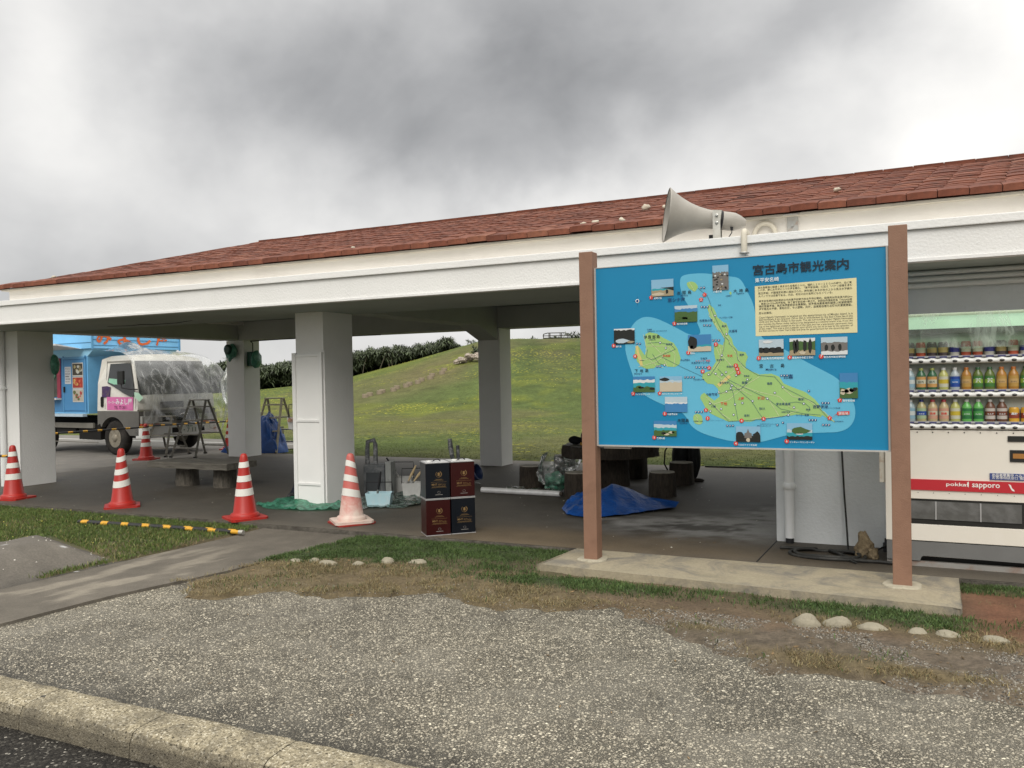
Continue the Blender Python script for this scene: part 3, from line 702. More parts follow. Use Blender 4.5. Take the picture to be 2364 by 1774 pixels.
# windblown litter: dead leaves and bits of twig
def litter(n, x0, x1, y0, y1, keepf, zf, s0, s1):
    x, y = scatter(n, x0, x1, y0, y1, lambda x, y: 1 + 0 * x, keepf); mb = MB()
    for a_, b_, z_ in zip(x, y, zf(x, y)):
        an = rnd.uniform(0, 6.28); l = rnd.uniform(s0, s1); w = l * rnd.uniform(.15, .45); ca, sa = math.cos(an), math.sin(an); z_ += .003
        mb.add([(a_ - ca * l, b_ - sa * l, z_), (a_ - sa * w, b_ + ca * w, z_ + .35 * w), (a_ + ca * l, b_ + sa * l, z_ + .2 * l), (a_ + sa * w, b_ - ca * w, z_ + .1 * w)], [(0, 1, 2, 3)])
    mb.build('leaf_litter', mat('dead_leaf', (.17, .115, .06), .8, .2, var=.3, vs=9, island=.7), kind='stuff')
litter(260, -5.2, 1.5, 4.3, 5.9, in_verge, lambda x, y: verge_z(x, y), .010, .026)
litter(70, -5.0, 1.4, 2.9, 4.9, lambda x, y: y < edge_y(x, y), lambda x, y: 0 * x - .079, .008, .018)
litter(60, -8, 1, 6.7, 9.5, lambda x, y: x > -99, lambda x, y: 0 * x + .001, .008, .020)
# ------------------------------------------------------------------ pavilion
PV = thing('rest_pavilion', 'long open white rest shelter with red clay tile roof and square columns', 'shelter', (-4, 10.2, 0))
def pv(name, mb, mats, bevel=0, **k): return mb.build(name, mats, PV, world=True, bevel=bevel, **k)
XL, XR = -13.05, 7.0
# columns
def column(x0, x1, y0, y1, z1=2.275): return pv('column', MB().box(x0, x1, y0, y1, -.02, z1), white_paint, .008)
cA = column(-12.15, -11.70, 7.80, 8.35); cB = column(-6.56, -6.14, 7.77, 8.32)
column(-12.13, -11.68, 12.32, 12.75); column(-6.47, -6.07, 12.22, 12.64)
column(-.62, -.2, 12.7, 13.0, 2.6)
# corner bead strips on the front columns
pv('corner_bead', MB().box(-11.735, -11.70 + .004, 7.785, 7.80 - .001, 0, 2.27), white_paint, .003)
pv('corner_bead', MB().box(-6.185, -6.14 + .004, 7.752, 7.769, 1.82, 2.27), white_paint, .003)
# wooden notice frame painted over on the middle column
fr = MB()
for a, b in ((-6.575, -6.545), (-6.205, -6.155)): fr.box(a, b, 7.735, 7.769, .0, 1.80)
for z in (1.765, 1.0, .255): fr.box(-6.545, -6.205, 7.742, 7.769, z - .014, z + .014)
fr.box(-6.60, -6.572, 7.742, 7.80, .0, 1.80)
pv('batten_frame', fr, mat('gloss_white_batten', (.80, .80, .78), .5, .4, var=.03), .003)
pv('back_panel', MB().box(-6.56, -6.20, 7.756, 7.7695, .0, 1.76), mat('gloss_white_board', (.82, .82, .80), .55, .35, var=.02), 0)
# canopy slab with drip lips
cn = MB()
cn.box(XL, XR, 6.80, 8.35, 2.275, 2.50)
cn.box(XL, XR, 12.66, 13.6, 2.40, 2.56)
cn.box(XL, -12.16, 8.352, 12.658, 2.40, 2.56)
pv('canopy', cn, white_paint, .004)
pv('drip_lip', MB().box(XL, XR, 6.772, 6.90, 2.502, 2.565), white_paint, .006)
pv('drip_lip', MB().box(XL, XR, 6.788, 6.799, 2.265, 2.290).box(XL, XR, 6.799, 6.86, 2.262, 2.2745), white_paint, .002)
# beams, soffit panel and ceiling: dark colours carry the under-roof shade
beam_m = mat('beam_shade_grey', (.46, .47, .43), .85, .2, var=.08, vs=1.4, bmp=.003, bs=60)
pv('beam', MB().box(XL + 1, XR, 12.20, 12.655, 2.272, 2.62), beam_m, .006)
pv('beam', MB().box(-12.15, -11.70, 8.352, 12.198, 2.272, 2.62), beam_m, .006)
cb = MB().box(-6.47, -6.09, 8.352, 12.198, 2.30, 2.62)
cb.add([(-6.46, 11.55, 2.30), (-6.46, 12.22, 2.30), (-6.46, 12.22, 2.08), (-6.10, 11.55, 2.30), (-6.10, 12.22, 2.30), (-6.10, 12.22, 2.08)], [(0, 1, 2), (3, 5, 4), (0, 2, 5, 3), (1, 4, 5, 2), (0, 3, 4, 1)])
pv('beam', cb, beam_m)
soffit_m = mat('soffit_shade_grey_green', (.36, .39, .36), .85, .2, var=.08, vs=1.2, bmp=.003, bs=50)
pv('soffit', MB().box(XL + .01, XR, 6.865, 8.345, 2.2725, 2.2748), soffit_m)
pv('ceiling', MB().box(-12.15, XR, 8.352, 12.198, 2.622, 2.68), mat('ceiling_shade_grey', (.30, .33, .30), .85, .2, var=.05, bmp=.002, bs=50))
pv('soffit_crack', MB().tube([(-10.0, 7.95, 2.272), (-9.6, 8.02, 2.2715), (-9.35, 7.95, 2.2715), (-9.2, 8.05, 2.2715), (-8.75, 8.02, 2.2715), (-8.3, 7.85, 2.272)], [.004, .007, .009, .007, .008, .004], 4), black_rub)
# upper wall above the columns, under the tiles
pv('upper_wall', MB().box(-11.72, XR, 7.70, 7.86, 2.50, 2.87).box(-11.72, XR, 12.55, 12.70, 2.56, 2.87).box(-11.72, -11.56, 7.861, 12.549, 2.56, 2.87), cream_paint)
pv('mortar_bed', MB().box(-11.79, XR, 7.628, 7.80, 2.838, 2.862), lime)
# room at the right-hand end
rm = MB().box(-1.06, XR, 7.50, 12.2, -.02, 2.2745)
pv('room_wall', rm, mat('room_render', (.72, .74, .74), .8, .25, var=.03, vs=2, bmp=.006, bs=45, dirt=(.5, .5, .47), dscale=1.3, damt=.25))
cnd = MB()
for k, z in enumerate((2.245, 2.195, 2.145)): cnd.tube([(-.9, 7.46 - .012 * k, z), (XR, 7.46 - .012 * k, z)], .021, 8)
pv('conduit_bank', cnd, white_paint)

# roof: tiles laid course by course
EZ, RZ, EYv, RYv = 2.862, 3.665, 7.575, 10.2
slope = (RZ - EZ) / (RYv - EYv); ang = math.atan(slope)
rf = MB(); hipx = -11.86
rf.poly([(hipx + .04, EYv + .05, EZ - .004), (XR, EYv + .05, EZ - .004), (XR, RYv, RZ - .02), (hipx + (RYv - EYv), RYv, RZ - .02)])
rf.poly([(hipx + .04, 12.82, EZ - .004), (XR, 12.82, EZ - .004), (XR, RYv, RZ - .02), (hipx + (RYv - EYv), RYv, RZ - .02)])
rf.poly([(hipx + .04, EYv + .05, EZ - .004), (hipx + .04, 12.82, EZ - .004), (hipx + (RYv - EYv), RYv, RZ - .02)])
tile_c = [(.150, .050, .030), (.180, .064, .038), (.125, .043, .027), (.205, .082, .050), (.095, .036, .025)]
tmats = [mat('red_clay_tile_%d' % i, c, .82, .25, var=.22, vs=9, bmp=.004, bs=70, dirt=(.07, .035, .028), dscale=6, damt=.7) for i, c in enumerate(tile_c)]
roof = pv('roof', rf, tmats[2])
def tile_mesh(w, l, th, mi):
    mb = MB(); nx = 6; bow = .006
    top = []; 
    for j, yy in enumerate((0, l)):
        for i in range(nx + 1):
            u = i / nx; top.append((u * w + .003, yy, th + bow * (1 - (2 * u - 1) ** 4) - (.004 if j else 0)))
    bot = [(i / nx * w + .003, yy, 0) for yy in (0, l) for i in range(nx + 1)]
    n = nx + 1; vs = top + bot
    fs = [(i, i + 1, n + i + 1, n + i) for i in range(nx)] + [(2 * n + i + 1, 2 * n + i, i, i + 1)[::-1] for i in range(nx)] + [(0, n, 3 * n, 2 * n), (nx, 2 * n + nx, 3 * n + nx, n + nx)]
    me = bpy.data.meshes.new('tile'); me.from_pydata(vs, [], fs); me.materials.append(tmats[mi]); me.update(); return me
TW = .228; PC = .131; TL = PC * 1.9
tms = [tile_mesh(TW - .006, TL, .050, i) for i in range(5)]
tms2 = [tile_mesh(TW - .005, TL, .024, i) for i in range(5)]
courses = int((RYv - EYv) / PC); placed = 0
stuff_v = []; stuff_f = []; stuff_m = []
inv = Matrix.Translation(PV.location).inverted()
for c in range(courses + 1):
    y = EYv + c * PC; z = EZ + (y - EYv) * slope
    x0 = hipx + c * PC; x = x0 - (c % 2) * TW * .5 * 0 - rnd.uniform(0, .03)
    off = (c % 2) * TW * .5
    k = 0; xx = x0
    first = True
    while xx < XR:
        w_ = TW if not first or c % 2 == 0 else TW * .55
        first = False
        i = min(4, int(abs(rnd.gauss(0, 1.6)))); dz = rnd.uniform(-.002, .004) + (.006 if rnd.random() < .05 else 0); ry = rnd.gauss(0, .006); rzz = rnd.gauss(0, .008)
        in_parts = (c < 4 and xx < 1.6) and placed < 292
        skip = (c, round(xx, 0)) in ((4, -3.0),) and rnd.random() < .5
        lm = tms[i] if c == 0 else tms2[i]
        M = Matrix.Translation((xx, y - (.01 if c == 0 else 0) + rnd.uniform(-.003, .003), z + dz)) @ Matrix.Rotation(ang * .93, 4, 'X') @ Matrix.Rotation(ry, 4, 'Y') @ Matrix.Rotation(rzz, 4, 'Z') @ Matrix.Diagonal((w_ / TW, 1, 1, 1))
        M = inv @ M
        if in_parts:
            o = bpy.data.objects.new('tile', lm); COL.objects.link(o); o.parent = roof; o.matrix_local = M; placed += 1
        elif not skip:
            b0 = len(stuff_v)
            for v_ in lm.vertices: stuff_v.append(tuple(M @ v_.co))
            for f_ in lm.polygons: stuff_f.append(tuple(a + b0 for a in f_.vertices)); stuff_m.append(i)
        xx += w_
me = bpy.data.meshes.new('tile_courses'); me.from_pydata(stuff_v, [], stuff_f)
for tm in tmats: me.materials.append(tm)
me.polygons.foreach_set('material_index', stuff_m); me.update()
link_mesh('tile_courses', me, roof, kind='stuff')
hp = MB()
for c in range(courses):      # hip and ridge capping on the far sides
    y = EYv + c * PC; z = EZ + (y - EYv) * slope
    hp.box(hipx + c * PC - .03, hipx + c * PC + .10, y + .02, y + PC + .03, z + .0, z + .034)
for k in range(int((XR - (hipx + 2.6)) / .3)):
    x = hipx + 2.63 + k * .3; hp.box(x, x + .293, RYv - .09, RYv + .12, RZ - .01, RZ + .030 + rnd.uniform(-.003, .005))
for o_ in [hp.build('ridge_capping', tmats[0], roof)]:
    for v_ in o_.data.vertices: v_.co = inv @ v_.co
# bits of coral rubble lying on the tiles
rub = mat('bleached_coral', (.52, .47, .38), .9, .1, var=.3, bmp=.006, bs=60)
def rubble(x, c, s, lab):
    y = EYv + c * PC; z = EZ + (y - EYv) * slope + .045
    s *= .78; mb = MB(); mb.ball((0, 0, 0), (s, s * .8, s * .6), 10, 7); o_ = rnd.random() * 40
    mb.v = [tuple(Vector(v) * (1 + .6 * mnoise.noise(Vector(v) / s * 1.3 + Vector((o_, 0, 0))) + .35 * mnoise.noise(Vector(v) / s * 3.1 + Vector((o_, 4, 0))))) for v in mb.v]
    o = mb.build('coral_rubble', rub); o.location = (x, y, z + s * .25); setp(o, lab, 'stone', 'coral bits lying on the roof tiles')
rubble(-11.0, 2.3, .05, 'lone pale coral lump on the roof tiles near the far left hip')
rubble(-5.75, 2, .028, 'tiny pale coral bit on the tiles above the middle column')
rubble(-2.93, 2, .035, 'small pale coral chip on the eave tiles left of the pair of lumps')
rubble(-2.80, 2, .045, 'pale coral lump on the eave tiles, close beside a smaller chip')
rubble(-2.53, 2, .045, 'grey coral lump on the eave tiles just left of the horn speaker')
rubble(-2.55, 9, .065, 'largest pinkish coral lump high on the roof left of the horn speaker')
rubble(-2.30, 8, .045, 'pale coral lump high on the roof nearest the horn speaker mouth')
rubble(-.60, 7, .045, 'pale coral bit on the roof between speaker and right sign post')

# downpipes
dpm = mat('painted_downpipe', (.76, .77, .76), .55, .35, var=.03)
def downpipe(x, y, z0, zc, foot):
    o = pv('downpipe', MB().tube([(x, y, z0), (x, y, 2.272)], .040, 16), dpm)
    c_ = MB().lathe([(.044, -.03), (.047, -.028), (.047, .028), (.044, .03)], (x, y, zc), 16); c_.box(x - .055, x + .055, y + .0, y + .05, zc - .012, zc + .012)
    pv('pipe_collar', c_, dpm)
    if foot: pv('pipe_foot', MB().tube([(x, y, -.005), (x, y, z0 + .01)], .034, 14), black_rub)
downpipe(-.945, 7.452, .045, .49, True)
downpipe(-12.02, 7.752, .0, 1.44, False)

# cable hose and conduits on the canopy above the sign
hose_m = mat('cream_conduit', (.55, .51, .42), .55, .3, var=.08)
o = MB().tube([(-1.17, 6.98, 2.52), (-1.17, 6.86, 2.60), (-1.17, 6.78, 2.60), (-1.17, 6.752, 2.57), (-1.17, 6.752, 2.43)], .024, 12).build('drain_hook', hose_m)
MB().lathe([(.03, 0), (.04, .004), (.04, .012), (.026, .016)], (-1.17, 6.752, 2.415), 14).build('hook_flange', steel, o)
setp(o, 'cream hooked conduit pipe hanging over the white fascia lip above the sign', 'pipe')
pts = [(-1.235, 7.66, 2.52), (-1.235, 7.66, 2.70)] + [(-1.145 - .09 * math.cos(a), 7.66, 2.70 + .10 * math.sin(a)) for a in [k * math.pi / 10 for k in range(1, 10)]] + [(-1.055, 7.66, 2.70), (-1.055, 7.66, 2.52)]
o = MB().tube(pts, .022, 12).build('looped_conduit', hose_m); setp(o, 'cream conduit bent in an arch against the upper wall behind the horn speaker', 'pipe')
MB().box(-1.27, -1.20, 7.655, 7.69, 2.66, 2.675).build('pipe_clip', steel, o)
mb = MB().box(-.955, -.865, 7.675, 7.70, 2.50, 2.852).box(-.985, -.855, 7.60, 7.70, 2.845, 2.853)
o = mb.build('wall_bracket', mat('weathered_bracket', (.42, .42, .40), .6, .4, .3, dirt=(.3, .16, .08), dscale=15), bevel=.002); setp(o, 'grey angle bracket plate fixed under the tiles beside the looped conduit', 'bracket')
MB().lathe([(.012, 0), (.012, .012)], n=8).build('bolt', steel, o).location = (-.91, 7.67, 2.76)
o.children[0].rotation_euler = (R(90), 0, 0)

# ------------------------------------------------------------------ horn loudspeaker
hs = thing('horn_loudspeaker', 'large grey horn loudspeaker on a clamp post above the sign, mouth facing left', 'loudspeaker', (-1.43, 7.02, 2.48))
horn_m = mat('horn_grey_enamel', (.33, .31, .275), .45, .4, var=.05, vs=6, dirt=(.25, .22, .18), dscale=5, damt=.3)
hs.scale = (.93, .93, .93)
axis = Vector((-.92, -.37, .13)).normalized(); q = axis.to_track_quat('Z', 'Y').to_matrix().to_4x4()
HC = Vector((0, 0, .292))
def HM(z): return Matrix.Translation(HC) @ q
prof = [(.240, .46), (.246, .458), (.238, .445), (.20, .395), (.165, .335), (.130, .26), (.104, .18), (.088, .10), (.078, .0), (.074, -.03)]
mb = MB(); mb.lathe(prof, (0, 0, 0), 48, 0, True, HM(0), caps=False)
mb.lathe([(.232, .452), (.19, .39), (.155, .33), (.12, .255), (.09, .17), (.07, .09), (.03, .06)], (0, 0, 0), 48, 0, True, HM(0), caps=False)
mb.lathe([(.0001, .06), (.03, .06)], (0, 0, 0), 16, 0, True, HM(0), caps=False)
mb.build('bell', horn_m, hs)
MB().lathe([(.001, .33), (.03, .325), (.036, .28), (.03, .20)], (0, 0, 0), 20, 0, True, HM(0)).build('inner_horn', horn_m, hs)
MB().lathe([(.080, -.02), (.083, -.04), (.083, -.10), (.080, -.15), (.060, -.20), (.038, -.235), (.030, -.25), (.001, -.252)], (0, 0, 0), 32, 0, True, HM(0)).build('driver_housing', horn_m, hs)
MB().lathe([(.086, -.018), (.088, -.022), (.088, -.034), (.086, -.038)], (0, 0, 0), 32, 0, True, HM(0)).build('clamp_ring', black_rub, hs)
yk = MB().box(-.115, -.050, -.005, .012, -.0, .34)
yo = MB(); yo.prism([(-.035, -.20), (.030, -.20), (.030, -.02), (.045, .07), (-.035, .075)], -.105, -.092, 'y')
yo.prism([(-.035, -.20), (.030, -.20), (.030, -.02), (.045, .07), (-.035, .075)], .092, .105, 'y'); yo.box(-.035, .03, -.092, .092, -.20, -.188)
b = yo.build('yoke', alu, hs, bevel=.002); b.location = (0, 0, .292); b.rotation_euler = (0, 0, R(8))
bl = MB()
for z_ in (.025, -.04): bl.lathe([(.014, 0), (.014, .010), (.008, .012), (.008, .02)], (0, 0, 0), 8, 0, False, Matrix.Translation((0, -.104, z_)) @ Matrix.Rotation(R(90), 4, 'X'))
b2 = bl.build('bolt', steel, b)
MB().tube([(0, 0, .0), (0, 0, .13)], .024, 12).build('post', steel, hs)
MB().box(-.085, -.02, .02, .09, 0, .17).build('junction_box', mat('dark_box', (.03, .03, .03), .6), hs, bevel=.004)
MB().tube([(.13, -.03, .20), (.13, -.03, .165), (.10, -.03, .12), (.05, -.02, .07), (.015, 0, .05)], .0045, 6).build('lead_cable', black_rub, hs)
MB().lathe([(.012, 0), (.014, .03)], (.13, -.03, .185), 10).build('cable_gland', black_rub, hs)

# ------------------------------------------------------------------ sign pad
pad_m, t, p = newmat('stained_pad_concrete'); v = objc(t)
n1_ = noise(t, v, 1.7, 6, .6, .4); n2_ = noise(t, v, 45, 6, .7); n3_ = noise(t, v, 2.4, 7, .7, .8)
c = ramp(t, n1_.outputs['Fac'], [(.28, (.23, .20, .14)), (.5, (.34, .295, .205)), (.75, (.29, .25, .18))])
c = mixc(t, 1.0, c, ramp(t, n2_.outputs['Fac'], [(.3, .82), (.7, 1.14)]), 'MULTIPLY')
c = mixc(t, ramp(t, n3_.outputs['Fac'], [(.47, 0.0), (.62, .72)]), c, (.13, .125, .115))
t.links.new(c, p.inputs['Base Color']); p.inputs['Roughness'].default_value = .85; bump(t, p, n2_.outputs['Fac'], .005)
pd = MB(); poly = [(-2.63, 5.90), (.215, 5.735), (.262, 5.76), (.278, 5.81), (.285, 6.64), (.26, 6.70), (.20, 6.72), (-2.55, 6.75)]
pd.prism(poly, -.10, .0)
pdo = pd.build('concrete_pad', pad_m, bevel=.012, seg=2); setp(pdo, 'stained pale concrete pad carrying the two brown sign posts', 'concrete base')
def collar(cx, cy, r0, seed):
    mb = MB(); n = 28; vs = []
    for (rr_, z) in ((r0, .001), (r0 * .97, .009), (.078, .012)):
        for k in range(n):
            a = 2 * math.pi * k / n; sq = 1 / max(abs(math.cos(a)), abs(math.sin(a))) if rr_ < .08 else (1 / max(abs(math.cos(a)), abs(math.sin(a)))) ** .35
            j = 1 + .16 * mnoise.noise(Vector((math.cos(a) * 2 + seed, math.sin(a) * 2, rr_ * 3))); vs.append((cx + rr_ * sq * math.cos(a) * j, cy + rr_ * sq * math.sin(a) * j, z))
    mb.add(vs, [(i * n + k, i * n + (k + 1) % n, (i + 1) * n + (k + 1) % n, (i + 1) * n + k) for i in range(2) for k in range(n)] + [tuple(range(2 * n, 3 * n))])
    mb.build('mortar_collar', mat('pale_mortar_collar', (.40, .365, .28), .9, .2, var=.15, vs=20, bmp=.004, bs=60), pdo)
collar(-2.305, 6.25, .115, 1); collar(-.06, 6.25, .125, 5)

# ------------------------------------------------------------------ tourist map sign
SG = thing('tourist_map_sign', 'big blue island map board held between two square brown posts', 'map sign', (-1.185, 6.25, 0))
brown = mat('brown_post_paint', (.245, .138, .092), .6, .35, var=.07, vs=3, bmp=.0025, bs=130, dirt=(.16, .085, .055), dscale=7, damt=.35)
for a, b in ((-2.362, -2.25), (-.119, .0)):
    MB().box(a, b, 6.20, 6.325, -.02, 2.455).build('post', brown, SG, world=True, bevel=.006)
BX0, BZ0, BW, BH = -2.235, .922, 2.098, 1.40
MB().box(BX0 - .002, BX0 + BW + .002, 6.252, 6.285, BZ0, BZ0 + BH).build('map_board', mat('board_blue', (.006, .205, .395), .42, .4, var=.02), SG, world=True)
al2 = mat('sign_aluminium', (.42, .38, .33), .45, .5, .4, var=.06)
fm = MB().box(BX0 - .0145, BX0 - .0025, 6.242, 6.29, BZ0 - .01, BZ0 + BH + .004).box(BX0 + BW + .003, BX0 + BW + .0165, 6.242, 6.29, BZ0 - .01, BZ0 + BH + .004)
fm.box(BX0 - .002, BX0 + BW + .0025, 6.240, 6.29, BZ0 - .012, BZ0 - .0005).box(BX0 - .002, BX0 + BW + .0025, 6.247, 6.29, BZ0 + BH + .0005, BZ0 + BH + .006)
fm.build('frame', mat('sign_edge_alu', (.55, .53, .50), .4, .5, .4, var=.05), SG, world=True)
MB().box(-2.20, -1.98, 6.262, 6.30, BZ0 - .03, BZ0 - .013).build('lower_bracket', al2, SG, world=True)
SEA=[(684,1295),(743,1306),(847,1305),(926,1290),(1038,1267),(1105,1255),(1137,1221),(1169,1149),(1217,1046),(1231,911),(1267,798),(1315,783),(1442,704),(1566,624),(1708,545),(1778,501),(1837,435),(1890,318),(1893,222),(1853,152),(1783,121),(1702,118),(1558,111),(1433,96),(1326,63),(1239,39),(1064,38),(907,73),(793,112),(730,164),(707,216),(667,262),(620,285),(514,320),(370,392),(310,476),(275,584),(233,716),(229,800),(255,877),(293,941),(331,977),(393,1002),(477,986),(572,940),(666,887),(739,844),(833,840),(795,942),(744,1048),(693,1132),(671,1215),(672,1261)]
MAIN=[(889,1069),(922,1039),(939,1004),(949,969),(988,933),(1016,921),(1032,875),(1026,841),(1053,806),(1064,760),(1096,714),(1151,701),(1167,667),(1152,623),(1149,589),(1193,560),(1247,537),(1333,541),(1386,518),(1417,468),(1480,439),(1563,406),(1624,356),(1654,318),(1674,275),(1714,237),(1754,199),(1759,189),(1713,215),(1675,242),(1663,226),(1601,236),(1508,244),(1403,230),(1328,221),(1220,207),(1176,190),(1088,195),(1021,189),(943,222),(887,251),(853,285),(831,331),(811,366),(820,395),(844,406),(877,377),(917,348),(957,377),(946,434),(913,468),(868,475),(828,515),(834,550),(892,572),(915,611),(933,639),(922,697),(918,748),(952,770),(985,761),(1003,796),(976,849),(948,878),(926,913),(904,960),(885,1007),(877,1041)]
IRABU=[(396,865),(427,878),(487,864),(523,837),(617,787),(646,739),(668,669),(661,628),(626,606),(578,607),(519,626),(483,615),(458,598),(398,595),(361,612),(325,654),(308,714),(315,761),(340,772),(363,736),(387,700),(402,735),(391,794)]
IKEMA=[(719,1240),(754,1250),(788,1239),(811,1206),(799,1183),(781,1167),(764,1180),(735,1199)]
KURIMA=[(754,233),(783,251),(818,239),(829,205),(823,172),(794,164),(759,181)]
OGAMI=[(1048,1155),(1056,1147),(1056,1136),(1047,1129),(1041,1140),(1041,1148)]
RUN1=[(938,468),(1027,537),(1043,521),(956,447)]
RUN2=[(313,773),(334,779),(345,713),(362,677),(371,623),(349,620),(326,702)]
PANEL=[(1224,1182),(1912,1198),(1913,817),(1225,817)]
BADGE=[(1775,266),(1855,270),(1854,245),(1774,240)]
ROADS=[[(877,1053),(905,1017),(926,936),(976,860),(1003,808),(985,718),(961,627),(932,571)],[(894,1040),(887,984),(926,936),(953,872)],[(988,933),(1015,875),(1015,830),(1052,749),(1085,692),(1122,601),(1149,578)],[(935,753),(962,684),(973,661)],[(963,758),(973,695),(955,639),(915,583)],[(973,689),(1061,591),(1138,539)],[(1028,620),(1072,568),(1004,524),(958,468)],[(892,572),(981,502),(1081,444),(1190,386)],[(946,399),(1047,410),(1136,454),(1247,520)],[(1081,466),(1245,408),(1384,374),(1457,296),(1519,275)],[(855,377),(911,320),(966,251),(1033,206)],[(911,320),(1024,353),(1092,410),(1136,432)],[(1298,374),(1351,285),(1382,230)],[(1187,207),(1242,218),(1403,230),(1509,274)],[(1406,440),(1479,373),(1562,362),(1664,286)],[(402,865),(438,793),(520,708),(566,607)],[(395,771),(473,768),(569,765),(627,705),(614,606)],[(362,665),(448,675),(545,719),(617,775)],[(423,663),(483,615),(531,602)],[(337,612),(471,645),(568,707)],[(378,860),(401,771),(394,712)],[(742,1245),(770,1197),(781,1173)],[(772,239),(794,216),(782,181),(811,170)],[(1684,269),(1724,226),(1754,194)]]
RAILS=[[(810,1194),(878,1133),(900,1074),(910,1017),(954,923),(1003,819),(1031,795),(1036,773)],[(1003,819),(991,729),(961,639),(891,537)],[(1030,773),(1085,715),(1095,647),(1149,589),(1236,531),(1354,518),(1417,440),(1541,373),(1623,329),(1714,221)],[(949,582),(1026,501),(1136,443),(1298,363),(1393,285),(1540,253),(1663,242)],[(1026,490),(1058,399),(1068,319),(1088,206)],[(1037,478),(1114,409),(1189,341),(1242,252),(1274,207)],[(877,343),(966,251),(1021,194),(1187,201),(1296,213),(1456,241)],[(834,527),(684,599),(520,684)],[(957,399),(1025,421),(1114,432),(1192,510)],[(413,794),(498,797),(593,776),(628,740),(544,707),(447,663),(399,688),(412,746)],[(448,710),(495,638),(543,619)],[(1457,329),(1499,335),(1561,324),(1592,296),(1581,264)]]
RINGS=[(933,981),(1015,841),(979,684),(878,543),(931,548),(976,539),(1007,558),(1081,534),(1161,501),(1410,443),(1354,402),(1301,360),(1196,343),(1123,329),(1069,318),(1058,242),(967,285),(887,268),(885,325),(952,411),(1008,415),(1040,438),(1049,458),(511,794),(555,751),(542,622),(1552,323),(1445,241),(1485,296)]
ICONS=[(833,1196),(855,1195),(835,1052),(856,1050),(878,1049),(852,913),(874,912),(895,911),(916,798),(938,798),(959,797),(789,599),(811,598),(833,598),(855,598),(701,525),(723,525),(745,525),(767,524),(778,262),(800,262),(822,262),(1010,160),(1031,160),(1052,161),(1402,526),(1422,526),(1442,526),(1679,327),(1699,327),(1718,327),(1591,206),(1610,206),(1630,206),(1680,172),(1700,172),(1719,172),(485,612),(508,612),(328,793),(351,792),(1588,414),(1407,186),(1368,168)]
REDS=[(858,1142,'1',1),(831,1107,'2',1),(936,767,'2',0),(311,695,'8',0),(883,593,'3',1),(834,567,'4',1),(1080,606,'5',0),(1090,581,'6',0),(1098,553,'7',0),(854,276,'5',1),(866,214,'3',0),(1115,198,'4',0),(1273,213,'6',1),(1724,221,'7',1),(447,1144,'1',1),(625,936,'2',1),(138,783,'8',0),(728,711,'2',0),(290,404,'3',1),(501,405,'4',1),(539,248,'5',0),(453,64,'3',0),(1071,29,'4',0),(1432,52,'6',0),(1793,347,'7',1),(1245,656,'5',0),(1461,657,'6',0),(1674,657,'7',0)]
PHOTOS=[(450,1278,623,1150,'bridge'),(919,1354,1037,1169,'rocks'),(628,1068,801,944,'coast'),(141,914,310,794,'pond'),(727,844,901,718,'arch'),(292,536,464,415,'lagoon'),(503,534,676,417,'sand'),(541,377,714,260,'sea'),(451,193,629,75,'shore'),(1073,156,1248,42,'castle'),(1434,183,1607,65,'bay'),(1793,537,1911,360,'cape'),(1247,790,1420,669,'park'),(1461,791,1635,668,'trees'),(1674,791,1848,667,'hall')]
WORDS=[('宮古島市観光案内',1210,1268,657,'k'),('東平安名崎',1227,1211,167,'w'),('池間島',647,1156,111,'k'),('大神島',1070,1146,110,'k'),('伊良部島',383,830,127,'k'),('下地島',305,571,110,'k'),('宮古島',1248,587,176,'k'),('来間島',636,186,88,'k'),('東シナ海',575,1104,135,'n'),('池間大橋',468,1131,62,'w'),('八重干瀬',924,1153,64,'w'),('西平安名崎',645,925,80,'w'),('通り池',156,769,45,'w'),('砂山',742,699,35,'w'),('パイナガマビーチ',308,392,116,'w'),('みやこサンセットビーチ',521,394,154,'w'),('与那覇前浜',560,238,77,'w'),('来間大橋',473,53,63,'w'),('うえのドイツ文化村',1088,14,135,'w'),('インギャーマリンガーデン',1451,41,170,'w'),('東平安名崎',1811,337,79,'w'),('宮古島市熱帯植物園',1265,645,157,'w'),('宮古島市体験工芸村',1478,646,143,'w'),('宮古島市総合博物館',1691,646,144,'w'),('現在地',1782,245,65,'w'),('Ikema Is.',676,1141,58,'n'),('Ogami Is.',1092,1132,57,'n'),('Shimoji Is.',301,554,65,'n'),('Miyako Is.',1293,566,78,'n'),('Kurima Is.',654,172,58,'n'),('Irabu Is.',426,815,51,'n')]
